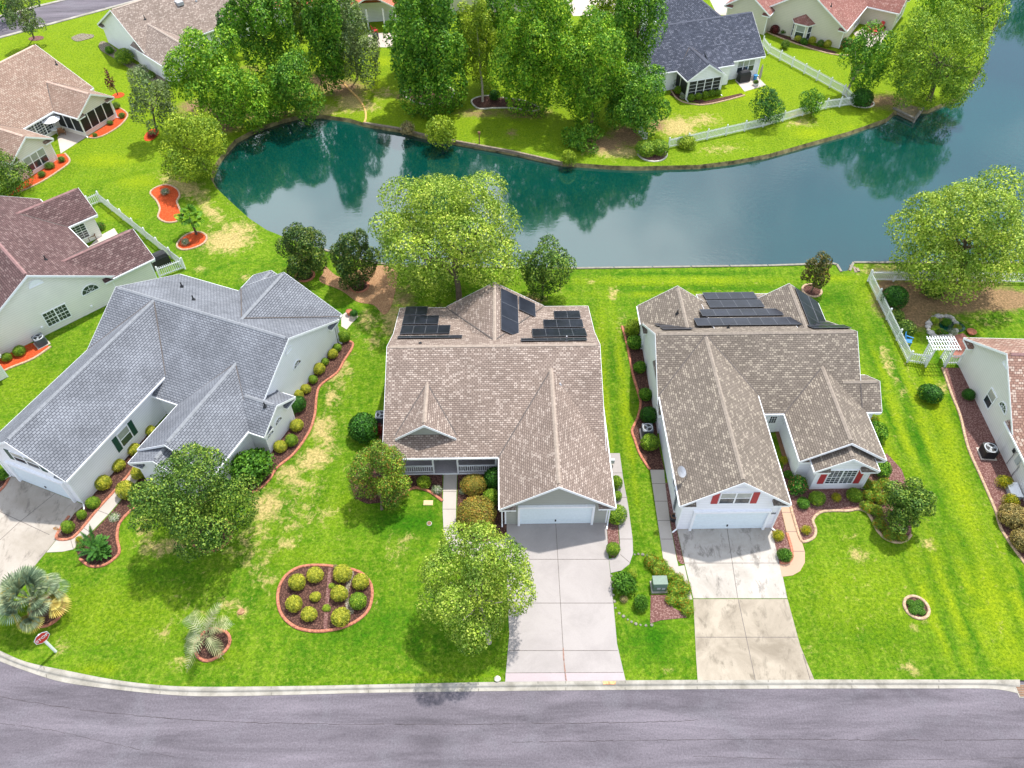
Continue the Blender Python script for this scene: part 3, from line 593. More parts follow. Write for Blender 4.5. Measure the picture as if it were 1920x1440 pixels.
# dock under the pine
e = empty('dock', P(1700, 212), 0, 'small square grass topped timber dock under the pine', 'dock'); off = P(1700, 212)
mb = MB(off); D = [P(1676, 203, .1), P(1716, 222, .1), P(1731, 203, .1), P(1690, 192, .1)]
mb.prism([(p.x, p.y) for p in D], -.5, .06); mb.build('deck', plain('mossy deck', (.22, .17, .09), .9, .3), e)
mb = MB(off)
for a, b in ((D[0], D[1]), (D[1], D[2])): mb.bar((a.x, a.y, .1), (b.x, b.y, .1), .3, .14); mb.bar((a.x, a.y, -.25), (b.x, b.y, -.25), .12, .14)
for p in D[:3]: mb.box(p.x-.1, p.x+.1, p.y-.1, p.y+.1, -.8, .2)
mb.build('frame', M['wood_pale'], e)
# fine timber edging line running down to the far shore
e = MB(P(660, 190)); e.strip(smooth([P(638, 150), (P(655, 168)), P(672, 185), P(684, 205), P(686, 222), P(683, 230)], k=4), .22, -.05, .12)
tag(e.build('landscape_edging', plain('ochre edging timber', (.58, .36, .12), .8, .2), None, P(660, 190)), 'curved ochre edging running down the far bank to the water', 'edging')

# ------------------------------------------------------------------ paved areas and beds
def slab(name, px, mat, label, cat, z=.02, joints=(), sm=False, k=5):
    pts = pxpoly(px, 0, sm, True, k); mb = MB(); mb.prism([(p.x, p.y) for p in pts], -.1, z)
    o = mb.build(name, mat); tag(o, label, cat, kind='structure')
    if joints:
        j = MB()
        for a, b in joints:
            a, b = P(*a), P(*b); j.bar((a.x, a.y, z+.003), (b.x, b.y, z+.003), .035, .006)
        j.build('joint', M['jointdark'], o)
    return o
M['jointdark'] = plain('dark joint line', (.14, .12, .11), .9, .3)
slab('driveway', [(948, 978), (1137, 978), (1141, 1045), (1148, 1110), (1157, 1208), (1173, 1276.5), (947, 1279), (955, 1190), (951, 1100)], M['drive_c'], 'clean pinkish concrete driveway in front of the middle house', 'driveway',
     joints=[((1042, 982), (1056, 1218)), ((1056, 1218), (1060, 1276)), ((951, 1049), (1142, 1049)), ((953, 1131), (1150, 1131)), ((955, 1220), (1158, 1220)), ((948, 1262), (1168, 1261))])
slab('driveway', [(1268, 986), (1446, 986), (1463, 1060), (1476, 1122), (1300, 1122), (1284, 1058)], M['drive_d'], 'stained pale concrete driveway in front of the red shuttered garage', 'driveway', .022,
     joints=[((1363, 990), (1383, 1121)), ((1282, 1056), (1462, 1056))])
slab('driveway_apron', [(1300, 1123.5), (1476.5, 1123.5), (1500, 1210), (1527, 1275.5), (1308, 1275.8), (1305, 1230)], M['drive_d_low'], 'weathered lower part of the stained driveway by the street', 'driveway', .020,
     joints=[((1384, 1124), (1416, 1275)), ((1305, 1195), (1496, 1195)), ((1505, 1226), (1519, 1275))])
slab('driveway', [(-60, 868), (22, 893), (159, 947), (140, 962), (107, 1010), (86, 1036), (40, 1092), (-20, 1175), (-120, 1130), (-200, 1040), (-190, 930)], M['drive_b'], 'stained concrete driveway at the left edge of the photo', 'driveway', .022,
     joints=[((104, 925), (37, 979)), ((-20, 950), (93, 1003)), ((37, 979), (-40, 1050))])
slab('walkway', [(832, 888), (857, 888), (855, 960), (855, 985), (862, 1005), (890, 1020), (952, 1010), (952, 1050), (880, 1052), (845, 1030), (832, 1000), (830, 955)], M['walk'], 'pale front walk of the middle house', 'path', .028, joints=[((831, 922), (856, 922)), ((830, 955), (855, 955)), ((832, 990), (857, 990))])
slab('walkway', [(1141, 850), (1162, 850), (1168, 895), (1178, 950), (1186, 1010), (1187, 1038), (1180, 1058), (1165, 1070), (1145, 1074.5), (1142, 1048), (1154, 1046), (1161, 1036), (1162.5, 1018), (1160, 985), (1155, 935), (1148, 890)], M['drive_c'], 'pink concrete side walk curling round to the clean driveway', 'path', .024,
     joints=[((1145, 887), (1167, 887)), ((1160, 933), (1177, 933)), ((1161, 1011), (1186, 1011)), ((1163, 1040), (1182, 1056))])
slab('walkway', [(1219, 880.5), (1245, 880.5), (1247, 905), (1257, 985), (1268, 1045), (1272, 1062), (1283, 1060), (1298, 1124), (1290, 1124), (1268, 1085), (1256, 1073), (1243, 1045), (1232, 970)], M['walk'], 'narrow concrete side walk left of the red shuttered garage', 'path', .018,
     joints=[((1222, 907), (1247, 907)), ((1227, 940), (1251, 940)), ((1233, 976), (1257, 976)), ((1240, 1011), (1263, 1011))])
slab('walkway', [(1462, 944), (1480, 944), (1497, 996), (1509, 1035), (1509, 1055), (1500, 1071), (1486, 1079), (1466, 1081.5), (1461, 1057), (1474, 1057), (1484, 1049), (1484, 1030), (1475, 998)], M['walk_tan'], 'tan curved walk leading to the recessed door', 'path', .024, joints=[((1466, 961), (1484, 961)), ((1474, 997), (1497, 997)), ((1484, 1034), (1508, 1034))])
slab('walkway', [(245, 888), (262, 896), (204, 964), (176, 993), (150, 1016), (138, 1030), (118, 1034.5), (87, 1036), (107, 1011.5), (131, 1012), (150, 998), (184, 957)], M['walk'], 'concrete walk between two planted beds beside the blue grey house', 'path', .024, joints=[((183, 957), (204, 965)), ((217, 921), (237, 930)), ((157, 990), (170, 999)), ((133, 1013), (138, 1030))])
slab('entry_walk', [(1448, 790), (1463, 790), (1480, 868), (1470, 868)], M['brick_brown'], 'brown entry walk in the recess of the right middle house', 'path', .03)
slab('patio', [(1396, 172), (1436, 160), (1416, 140), (1378, 150)], M['patio'], 'small patio behind the charcoal roofed house', 'patio', .03)
slab('patio', [(108, 258), (114, 288), (162, 257), (155, 238), (120, 240)], M['patio'], 'pale patio between the two rear wings of the top left house', 'patio', .03)
slab('patio', [(690, 62), (760, 62), (755, 90), (690, 88)], M['patio'], 'small cluttered patio behind the red roofed house', 'patio', .03)
slab('patio', [(1600, 62), (1650, 40), (1672, 50), (1650, 84), (1620, 92)], M['patio'], 'patio with red chairs at the top right', 'patio', .03)
slab('patio', [(160, 470), (188, 442), (214, 428), (222, 440), (190, 470)], M['patio'], 'narrow patio between the rear wings of the plum roofed house', 'patio', .03)
slab('patio', [(1773, 632), (1806, 625), (1822, 640), (1812, 668), (1790, 672)], M['paver'], 'red paver patio beside the stone water garden', 'patio', .03)
def bed(px, mat, label, edge=None, sm=True, elabel=None, closed=True, edge_px=None, z=.035, pts=None, k=5):
    pts = pts or pxpoly(px, 0, sm, True, k)
    mb = MB(); mb.prism([(p.x, p.y) for p in pts], -.05, z)
    o = mb.build('planting_bed', M[mat]); tag(o, label, 'planting bed', kind='structure')
    if edge:
        q = smooth([P(*p) for p in edge_px], False) if edge_px else pts
        e = MB(q[0]); e.strip(q, .19, -.05, .11, closed=(edge_px is None))
        eo = e.build('bed_edging', M[edge], None, q[0]); tag(eo, elabel or (label+' kerbing'), 'garden edging')
    return o
# blue grey house, wall bed and wavy kerb
kB = [(655, 640), (662, 645), (658, 657), (645, 677), (632, 699), (602, 722), (594, 742), (590, 780), (578, 813), (552, 850), (520, 877), (504, 901), (480, 921), (457, 928)]
bed(kB+[(440, 905), (470, 870), (508, 848), (552, 782), (560, 740), (632, 642)], 'mulch', 'mulch bed curving along the right wall of the blue grey house', 'edging', False, 'wavy terracotta kerb curving along the right wall of the blue grey house', edge_px=kB)
k1 = [(106, 1009), (130, 1011), (148, 998), (182, 957), (216, 920), (245, 886), (256, 870)]
bed(k1+[(300, 810), (285, 795), (159, 947), (140, 964), (120, 988)], 'mulch', 'dark mulch bed between the left garage wall and the walk', 'edging', False, 'terracotta kerb between the left garage bed and the walk', edge_px=[(130, 968), (118, 985), (106, 1009), (130, 1011), (148, 998), (182, 957), (216, 920), (245, 886), (256, 870)])
k2 = [(300, 930), (270, 940), (252, 953), (236, 967), (223, 985), (220, 1010), (224, 1035), (212, 1050), (192, 1061), (168, 1061), (150, 1048)]
bed(k2+[(142, 1030), (152, 1017), (178, 994), (206, 965), (262, 897), (290, 900)], 'mulch', 'mulch bed with the sago palm between walk and lawn', 'edging', False, 'curved terracotta kerb around the sago palm bed', edge_px=k2)
bed([(-40, 905), (0, 890), (18, 893), (12, 905), (-20, 930)], 'mulch', 'narrow mulch strip left of the left garage', 'edging', False, 'short terracotta kerb left of the left garage', edge_px=[(18, 895), (8, 912), (-10, 930)])
bed(None, 'mulch', 'round bed under the dark lawn tree', 'edging', pts=ellipse_px(398, 1002, 37), elabel='round terracotta kerb under the dark lawn tree')
bed(None, 'mulch', 'round bed under the big palm', 'edging', pts=ellipse_px(88, 1147, 30), elabel='round terracotta kerb under the big palm by the stop sign')
bed(None, 'mulch', 'round bed under the small pale palm', 'edging', pts=ellipse_px(398, 1208, 31, wob=.05), elabel='round terracotta kerb under the small pale palm')
ov = smooth([P(*p) for p in [(521, 1115), (532, 1085), (556, 1066), (590, 1060), (630, 1063), (672, 1072), (693, 1091), (698, 1115), (690, 1145), (665, 1167), (630, 1180), (590, 1184), (552, 1175), (527, 1150)]], True)
bed(None, 'mulch', 'oval bed of clipped golden balls on the front lawn', 'edging', pts=ov, elabel='oval terracotta kerb around the ten clipped golden balls')
for px_, mt_, lb_ in (([(616, 1067), (622, 1066), (619, 1100), (616, 1140), (613, 1180), (607, 1181), (609, 1140), (613, 1100)], 'bark_bed', 'weedy tan strip down the middle of the oval bed'), ([(655, 1070), (664, 1074), (656, 1100), (654, 1125), (664, 1148), (652, 1150), (646, 1120), (650, 1092)], 'gravel_pale', 'pale gravel strip among the right hand balls of the oval bed')):
    bed(px_, mt_, lb_, z=.042)
# red beds
r1 = smooth([P(*p) for p in [(282, 362), (295, 351), (315, 347), (332, 355), (337, 367), (332, 378), (337, 392), (342, 407), (330, 416), (312, 417), (297, 408), (300, 392), (294, 377)]], True)
bed(None, 'mulch_red', 'hourglass shaped bed of red mulch by the pond', 'edging_tan', pts=r1, elabel='tan kerb around the hourglass bed')
r2 = smooth([P(*p) for p in [(332, 460), (343, 445), (362, 436), (380, 437), (388, 446), (380, 458), (358, 467), (340, 468)]], True)
bed(None, 'mulch_red', 'oval bed of red mulch under the little palm', 'edging_tan', pts=r2, elabel='tan kerb around the little palm')
bed([(-20, 700), (0, 672), (55, 645), (80, 640), (92, 650), (60, 672), (20, 690), (-10, 705)], 'mulch_red', 'red mulch strip by the plum roofed house', 'edging_tan', False, 'tan kerb of the red strip by the plum roofed house', edge_px=[(96, 650), (62, 673), (20, 690), (0, 700), (-25, 712)])
bed([(40, 345), (60, 330), (107, 290), (122, 288), (131, 303), (110, 320), (75, 342), (40, 358), (10, 372)], 'mulch_red', 'red mulch bed along the lower wing of the top left house', 'edging_tan', False, 'tan kerb of the red bed at the lower wing of the top left house', edge_px=[(122, 288), (131, 303), (110, 321), (75, 343), (40, 359)])
bed([(164, 258), (216, 222), (216, 200), (232, 206), (240, 218), (225, 236), (200, 252), (180, 259)], 'mulch_red', 'red mulch bed round the screened porch', 'edging_tan', False, 'tan kerb of the red bed round the screened porch', edge_px=[(225, 203), (236, 210), (239, 219), (225, 236), (200, 252), (180, 259), (164, 258)])
bed(None, 'mulch_red', 'small red ring under the dark sapling', pts=ellipse_px(222, 179, 11))
bed(None, 'mulch_red', 'small red mulch mound at the left lawn', pts=ellipse_px(284, 253, 12, 12))
bed([(186, 83), (200, 80), (250, 118), (312, 150), (300, 158), (262, 140), (215, 110), (190, 95)], 'gravel_pale', 'pale stone strip beside the long white wall', z=.05)
bed(None, 'gravel_pale', 'patch of pale stones on the top left lawn', pts=ellipse_px(155, 70, 18, 7, wob=.15), z=.05)
bed(None, 'bark_bed', 'bare ring under the grey roadside tree', pts=ellipse_px(68, 72, 14, 4.5))
# middle house
bed([(764, 889), (830, 889), (829, 940), (805, 922), (780, 915), (762, 922), (740, 940), (690, 945), (665, 935), (655, 900), (700, 860), (716, 800), (724, 780), (722, 850)], 'mulch', 'mulch bed in front of the left porch of the middle house', 'edging', False, 'terracotta kerb below the left porch', edge_px=[(830, 940), (805, 922), (780, 915), (762, 922), (740, 940)])
bed([(858, 889), (940, 889), (950, 900), (950, 1008), (890, 1018), (863, 1003), (857, 985)], 'mulch', 'mulch bed between the front walk and the middle garage', sm=False)
bed([(1138, 985), (1150, 975), (1159, 985), (1161, 1020), (1158, 1040), (1149, 1046), (1141, 1040)], 'bark_bed', 'mulch strip between the clean driveway and its side walk', sm=False)
bed([(610, 500), (640, 520), (690, 500), (742, 505), (738, 560), (722, 590), (700, 572), (670, 566), (640, 545), (600, 528), (606, 512)], 'straw', 'pine straw bed under the two magnolias', z=.03)
bed(None, 'mulch', 'ring under the left magnolia', 'edging', pts=ellipse_px(572, 517, 17), elabel='terracotta ring under the left magnolia')
bed(None, 'mulch', 'ring under the right magnolia', 'edging', pts=ellipse_px(674, 537, 17), elabel='terracotta ring under the right magnolia')
bed(None, 'mulch', 'ring under the bronze crape myrtle', 'edging_tan', pts=ellipse_px(1522, 545, 17.5), elabel='tan ring under the bronze crape myrtle')
# between the drives
bed([(1220, 1116), (1250, 1116), (1262, 1140), (1284, 1150), (1288, 1158), (1240, 1163), (1219, 1169)], 'bark_bed', 'mauve gravel patch in front of the green utility cabinet', sm=False)
# right middle house
kD = [(1166, 612), (1176, 648), (1186, 700), (1196, 735), (1201, 757), (1195, 785), (1185, 807), (1190, 825), (1199, 850), (1212, 872), (1219, 881)]
bed(kD+[(1246, 881), (1236, 840), (1225, 760), (1205, 650), (1198, 610)], 'mulch', 'mulch bed along the left wall of the right middle house', 'edging', False, 'thin terracotta kerb along the left wall of the right middle house', edge_px=kD)
bed([(1247, 906), (1252, 906), (1268, 990), (1283, 1058), (1277, 1058), (1270, 1050), (1257, 980)], 'bark_bed', 'thin gravel strip between side walk and white garage', sm=False)
kE = [(1481, 946), (1492, 985), (1502, 1013), (1512, 1015), (1526, 1007), (1529, 993), (1524, 975), (1538, 961), (1560, 958), (1590, 958), (1610, 955), (1625, 961), (1635, 975), (1645, 995), (1660, 1010), (1680, 1017), (1698, 1014), (1708, 1003)]
bed(kE+[(1712, 940), (1690, 880), (1662, 850), (1612, 915), (1520, 918), (1490, 890), (1480, 868), (1470, 868), (1464, 900)], 'bark_bed', 'mulch bed of shrubs and daylilies in front of the bay window', 'edging_tan', False, 'scalloped tan kerb of the bed below the bay window', edge_px=kE)
bed([(1446, 990), (1463, 950), (1474, 998), (1484, 1030), (1484, 1048), (1473, 1056), (1461, 1056)], 'bark_bed', 'narrow bed between the stained driveway and the tan walk', 'edging', False, 'thin kerb of the narrow bed beside the stained driveway', edge_px=[(1475, 1000), (1484, 1030), (1484, 1048), (1473, 1056), (1461, 1055)])
bed(None, 'mulch', 'little round bed of spiky plants on the right lawn', 'edging_tan', pts=ellipse_px(1718, 1139, 22, 21), elabel='tan stone ring round the spiky plants on the right lawn')
bed([(1767, 690), (1785, 742), (1800, 780), (1815, 840), (1840, 897), (1865, 955), (1877, 992), (1898, 1025), (1935, 1075), (1960, 1060), (1925, 945), (1868, 830), (1800, 690)], 'bark_bed', 'long reddish mulch bed along the far right wall', 'edging_tan', False, 'faint tan edge of the long bed at the far right', edge_px=[(1767, 690), (1785, 742), (1800, 780), (1815, 840), (1840, 897), (1865, 955), (1877, 992), (1898, 1025), (1935, 1075)], z=.03)
# across the pond
bed([(1255, 178), (1272, 162), (1322, 190), (1390, 175), (1395, 180), (1360, 188), (1318, 196), (1282, 188)], 'mulch', 'dark bed round the far screened porch', 'edging_tan', False, 'tan edging round the far screened porch', edge_px=[(1258, 170), (1268, 184), (1285, 193), (1318, 197), (1360, 189), (1396, 179)])
bed([(1440, 58), (1470, 66), (1520, 84), (1570, 98), (1562, 102), (1500, 86), (1456, 66)], 'mulch', 'bed along the beige wall at the top right', 'edging_tan', False, 'tan edging along the beige wall at the top right', edge_px=[(1437, 60), (1460, 70), (1500, 85), (1560, 102), (1600, 104)])
bed(None, 'mulch', 'stone ringed bed under the pale tree on the far lawn', 'stone', pts=smooth([P(*p) for p in [(884, 192), (892, 184), (915, 180), (945, 184), (985, 190), (1010, 202), (1000, 208), (960, 203), (925, 203), (898, 204)]], True), elabel='stone ring under the pale tree on the far lawn')
bed(None, 'mulch', 'curved bed under the large dark trees on the far lawn', 'stone', pts=smooth([P(*p) for p in [(755, 176), (790, 165), (835, 163), (851, 172), (845, 186), (820, 196), (785, 194)]], True), elabel='stone edging under the large dark tree on the far lawn')
bed(None, 'bark_bed', 'round bed of the heart shaped hedge', 'stone', pts=ellipse_px(1223, 288, 27, 15), elabel='stone kerb under the heart shaped hedge')
bed(None, 'mulch', 'ring under the round hedge at the fence corner', 'stone', pts=ellipse_px(1616, 194, 22, 8), elabel='dark edging under the round hedge at the fence corner')
# ------------------------------------------------------------------ houses
M['sh_tan'] = shingle('tan weathered shingles', (.205, .155, .125), (.395, .310, .262), (.12, .09, .08), (0.754, 0.638, 0.551), lightamt=.35)
M['sh_tan2'] = shingle('brown grey speckled shingles', (.165, .138, .112), (.305, .255, .212), (.12, .10, .085), (0.800, 0.696, 0.551), lightamt=.28)
M['sh_grey'] = shingle('blue grey shingles', (.18, .19, .215), (.32, .337, .375), (.055, .06, .075), None, row=.185, width=.30, blotch=.32)  # near-black gap tone paints the shadow between tabs into the colour
M['sh_plum'] = shingle('plum brown shingles', (.085, .050, .050), (.215, .135, .13), (.05, .03, .03), (.38, .28, .26), row=.19, width=.34, lightamt=.35)
M['sh_pink'] = shingle('pinkish tan shingles', (.25, .165, .125), (.44, .315, .25), (.16, .10, .075), (.52, .42, .34), row=.18, width=.30, lightamt=.5)
M['sh_dark'] = shingle('charcoal shingles', (0.043, 0.049, 0.070), (0.138, 0.152, 0.203), (0.026, 0.029, 0.041), (0.290, 0.304, 0.377), row=.17, width=.28, lightamt=.4)
M['sh_brown'] = shingle('reddish brown shingles', (0.254, 0.104, 0.087), (0.450, 0.217, 0.181), (0.152, 0.065, 0.058), (0.609, 0.392, 0.334), lightamt=.5)
M['sh_taupe'] = shingle('taupe shingles', (0.217, 0.167, 0.138), (0.435, 0.348, 0.297), (0.138, 0.102, 0.087), (0.667, 0.566, 0.493), lightamt=.5)
M['sh_red'] = shingle('terracotta red shingles', (0.696, 0.145, 0.087), (0.800, 0.275, 0.174), (0.493, 0.116, 0.072), None)
M['sd_white'] = siding('white lap siding', (.90, .90, .95), dark=.70); M['sd_pale'] = siding('pale blue grey lap siding', (.88, .885, .92), dark=.70); M['sd_cream'] = siding('cream green lap siding', (.84, .82, .76), dark=.70)
M['sd_grey'] = siding('sage grey lap siding', (.38, .385, .35)); M['sd_ivory'] = siding('ivory siding', (.82, .77, .70), dark=.70); M['sd_beige'] = siding('beige siding', (.66, .62, .51), dark=.70); M['sd_light'] = siding('light grey siding', (.78, .76, .73), dark=.70)
M['cap_tan'] = plain('tan ridge shingles', (.325, .262, .215), .9, .2, 5); M['cap_tan2'] = plain('brown ridge shingles', (.27, .225, .185), .9, .22, 5); M['cap_grey'] = plain('grey ridge shingles', (.225, .235, .255), .9, .2, 6)
M['cap_plum'] = plain('plum ridge shingles', (0.260, 0.150, 0.143), .9, .25, 5); M['cap_pink'] = plain('pink ridge shingles', (0.546, 0.390, 0.312), .9, .2, 5); M['cap_dark'] = plain('charcoal ridge shingles', (0.098, 0.104, 0.137), .9, .2, 5)
M['cap_brown'] = plain('brown ridge', (0.338, 0.156, 0.130), .9, .2, 5); M['cap_taupe'] = plain('taupe ridge', (0.416, 0.338, 0.286), .9, .2, 5); M['cap_red'] = plain('pale red ridge', (0.800, 0.416, 0.286), .9, .1, 5)

M['valley'] = plain('dark valley flashing', (.10, .085, .078), .9, .3, 6)
class House:
    FD = {'y-': ((0, -1, 0), (1, 0, 0)), 'y+': ((0, 1, 0), (1, 0, 0)), 'x-': ((-1, 0, 0), (0, 1, 0)), 'x+': ((1, 0, 0), (0, 1, 0))}
    def __init__(s, frame, ang, off, label, roofm, capm, wallm, cat='house'):
        s.fx, s.fy = frame[0], frame[1]; s.a = math.radians(ang); s.off = Vector((off[0], off[1], 0))
        w = s.world(off[0], off[1]); s.root = empty('house', (w.x, w.y, 0), s.a, label, cat)
        s.R, s.W, s.F = MB(s.off), MB(s.off), MB(s.off); s.rm, s.cm, s.wm = M[roofm], M[capm], M[wallm]; s.wings = []
    def world(s, x, y, z=0):
        return Vector((s.fx+x*math.cos(s.a)-y*math.sin(s.a), s.fy+x*math.sin(s.a)+y*math.cos(s.a), z))
    def loc(s, px, py, z):
        """seen place at height z, in this house's own axes"""
        p = P(px, py, z); x, y = p.x-s.fx, p.y-s.fy
        return (x*math.cos(s.a)+y*math.sin(s.a), -x*math.sin(s.a)+y*math.cos(s.a))
    def wing(s, axis, prof, a0, a1, ov=(.35, .35), ovend=(.35, .35), ends=(1, 1), wall=True, eaves=(1, 1), wz0=0.0, cap=True, th=.17, ret=True):
        """a roof of cross-section prof [(across, z)...] run along axis from a0 to a1, with walls under it"""
        T = (lambda a, p, z: (a, p, z)) if axis == 'x' else (lambda a, p, z: (p, a, z))
        n = len(prof); A0 = list(a0) if isinstance(a0, (list, tuple)) else [a0]*n; A1 = list(a1) if isinstance(a1, (list, tuple)) else [a1]*n; a0, a1 = A0[0], A1[0]
        s.wings.append((axis, prof, min(A0), max(A1)))
        def gclip(p, z, s0, s1):
            # stop a gutter where its eave runs into the main roof
            if len(s.wings) < 2: return s0, s1
            ax, pr, m0, m1 = s.wings[0]
            def bury(a):
                x, y = (a, p) if axis == 'x' else (p, a); al, ac = (x, y) if ax == 'x' else (y, x)
                return m0 < al < m1 and pr[0][0] < ac < pr[-1][0] and np.interp(ac, [q[0] for q in pr], [q[1] for q in pr]) > z-.06
            while s1-s0 > .3 and not ends[1] and bury(s1): s1 -= .1
            while s1-s0 > .3 and not ends[0] and bury(s0): s0 += .1
            return s0, s1
        for i in range(n-1):
            (p0, z0), (p1, z1) = prof[i], prof[i+1]
            q = [T(A0[i], p0, z0), T(A1[i], p0, z0), T(A1[i+1], p1, z1), T(A0[i+1], p1, z1)]
            nn = (Vector(q[1])-Vector(q[0])).cross(Vector(q[2])-Vector(q[0]))
            s.R.face(q if nn.z > 0 else q[::-1])
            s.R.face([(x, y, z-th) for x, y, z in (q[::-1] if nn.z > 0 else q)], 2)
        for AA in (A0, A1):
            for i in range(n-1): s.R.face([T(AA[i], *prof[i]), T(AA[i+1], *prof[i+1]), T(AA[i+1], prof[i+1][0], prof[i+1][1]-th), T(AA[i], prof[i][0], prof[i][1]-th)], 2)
        for p, z in (prof[0], prof[-1]): s.R.face([T(a0, p, z), T(a1, p, z), T(a1, p, z-th), T(a0, p, z-th)], 2)
        # rake boards
        for k, (a, sg) in enumerate(((a0, -1), (a1, 1))):
            if not ends[k]: continue
            b0, b1 = a+.002*sg, a+.024*sg
            for i in range(n-1):
                (p0, z0), (p1, z1) = prof[i], prof[i+1]; lo, hi = -.20, .004
                A = [T(b0, p0, z0+lo), T(b0, p1, z1+lo), T(b0, p1, z1+hi), T(b0, p0, z0+hi)]; B = [T(b1, p0, z0+lo), T(b1, p1, z1+lo), T(b1, p1, z1+hi), T(b1, p0, z0+hi)]
                s.F.face(A); s.F.face(B[::-1])
                for j in range(4): s.F.face([A[j], A[(j+1) % 4], B[(j+1) % 4], B[j]])
        # gutters
        for k, ((p, z), sg) in enumerate(((prof[0], -1), (prof[-1], 1))):
            if not eaves[k]: continue
            e0, e1 = p+.003*sg, p+.07*sg; lo, hi = min(e0, e1), max(e0, e1); g0, g1 = gclip(p, z, a0, a1)
            if axis == 'x': s.F.box(g0+.01, g1-.01, lo, hi, z-.19, z-.045)
            else: s.F.box(lo, hi, g0+.01, g1-.01, z-.19, z-.045)
        if len(s.wings) > 1 and n == 3:
            ax, pr, m0, m1 = s.wings[0]
            def meet(p, z, frm, step):
                a = frm; last = None
                for _ in range(400):
                    x, y = (a, p) if axis == 'x' else (p, a); al, ac = (x, y) if ax == 'x' else (y, x)
                    if m0 <= al <= m1 and pr[0][0] <= ac <= pr[-1][0] and np.interp(ac, [q[0] for q in pr], [q[1] for q in pr]) >= z-.02: return a
                    a += step
                return None
            for k in (0, 1):
                if ends[k]: continue
                frm, st = (a1, -.04) if k == 0 else (a0, .04)
                R_ = meet(*prof[1], frm, st)
                for e in (prof[0], prof[2]):
                    E_ = meet(*e, frm, st)
                    if R_ is None or E_ is None or abs(R_-E_) > 9: continue
                    A_, B_ = Vector(T(R_, *prof[1])), Vector(T(E_, *e)); s.R.bar(A_+Vector((0, 0, .01)), B_+Vector((0, 0, .01)), .09, .03, 3)
        if cap:
            for i in range(1, n-1):
                p, z = prof[i]
                if z > prof[i-1][1] and z > prof[i+1][1]:
                    m0 = (z-prof[i-1][1])/(p-prof[i-1][0]); m1 = (z-prof[i+1][1])/(prof[i+1][0]-p); w = .14
                    cp = [(p-w, z-w*m0+.045), (p, z+.06), (p+w, z-w*m1+.045)]; c0, c1 = A0[i]+.25*ends[0], A1[i]-.25*ends[1]
                    for j in range(2):
                        s.R.face([T(c0, *cp[j]), T(c1, *cp[j]), T(c1, *cp[j+1]), T(c0, *cp[j+1])], 1)
                    for q, sd in ((cp[0], -1), (cp[2], 1)): s.R.face([T(c0, *q), T(c1, *q), T(c1, q[0], q[1]-.05), T(c0, q[0], q[1]-.05)], 1)
                    for c in (c0, c1): s.R.face([T(c, *cp[0]), T(c, *cp[1]), T(c, *cp[2]), T(c, cp[2][0], cp[2][1]-.05), T(c, cp[0][0], cp[0][1]-.05)], 1)
        if wall:
            zf = lambda p: np.interp(p, [q[0] for q in prof], [q[1] for q in prof])
            w0, w1 = prof[0][0]+ov[0], prof[-1][0]-ov[1]; b0, b1 = a0+ovend[0], a1-ovend[1]
            top = [(w0, zf(w0)-th-.01)]+[(p, z-th-.01) for p, z in prof[1:-1]]+[(w1, zf(w1)-th-.01)]
            cs = [(w0, wz0)]+[(p, float(z)) for p, z in top]+[(w1, wz0)]
            for a in (b0, b1): s.W.face([T(a, p, z) for p, z in cs])
            for i in (0, len(cs)-2): s.W.face([T(b0, *cs[i]), T(b1, *cs[i]), T(b1, *cs[i+1]), T(b0, *cs[i+1])])
            # boxed eave returns at gable feet and corner boards
            for k, (a, sg, bb) in enumerate(((a0, -1, b0), (a1, 1, b1))):
                if not ends[k] or not ret or n != 3: continue
                for w, e, d in ((w0, prof[0], 1), (w1, prof[-1], -1)):
                    L_ = .75; zz = e[1]-th-.03
                    x0, x1 = sorted((e[0]+.0, w+d*L_)); y0, y1 = sorted((bb+sg*.003, a-sg*.02))
                    if axis == 'x': s.F.box(y0, y1, x0, x1, zz-.14, zz)
                    else: s.F.box(x0, x1, y0, y1, zz-.14, zz)
                    y0b, y1b = (bb+sg*.004, a-sg*.03)
                    s.R.face([T(y1b, x0, zz+.005), T(y1b, x1, zz+.005), T(y0b, x1, zz+.24), T(y0b, x0, zz+.24)], 0)
                    s.R.face([T(y1b, x1 if d > 0 else x0, zz+.005), T(y0b, x1 if d > 0 else x0, zz+.24), T(y0b, x1 if d > 0 else x0, zz)], 0)
            for a, sg in ((b0, -1), (b1, 1)):
                for w, d in ((w0, -1), (w1, 1)):
                    y0, y1 = sorted((a, a+sg*.02)); x0, x1 = sorted((w+d*.02, w-d*.09)); zt = zf(w)-th-.03
                    if axis == 'x': s.F.box(y0, y1, x0, x1, wz0, zt)
                    else: s.F.box(x0, x1, y0, y1, wz0, zt)
    def zf(s, k):
        axis, prof, a0, a1 = s.wings[k]
        return lambda x, y: float(np.interp(y if axis == 'x' else x, [q[0] for q in prof], [q[1] for q in prof]))
    def on(s, px, py, zf):
        z = 3.5
        for i in range(12):
            x, y = s.loc(px, py, z); z = .5*z+.5*zf(x, y)
        return x, y
    def box(s, x0, x1, y0, y1, z0, z1, which='W', mi=0): getattr(s, which).box(x0, x1, y0, y1, z0, z1, mi)
    def finish(s):
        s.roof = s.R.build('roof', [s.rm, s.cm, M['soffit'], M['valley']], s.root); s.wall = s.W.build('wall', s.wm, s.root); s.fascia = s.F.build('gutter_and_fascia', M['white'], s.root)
        return s
    def _o(s, parent, name, mb, mat): return mb.build(name, mat, parent)
    def rect(s, mb, face, val, u0, u1, z0, z1, d0, d1, mi=0):
        n, u = (Vector(q) for q in s.FD[face]); base = n*val*(1 if n.x+n.y > 0 else -1)
        c = base+u*(u0+u1)/2+Vector((0, 0, (z0+z1)/2))+n*(d0+d1)/2
        mb.obox(c, u, Vector((0, 0, 1)), n, (u1-u0)/2, (z1-z0)/2, (d1-d0)/2, mi)
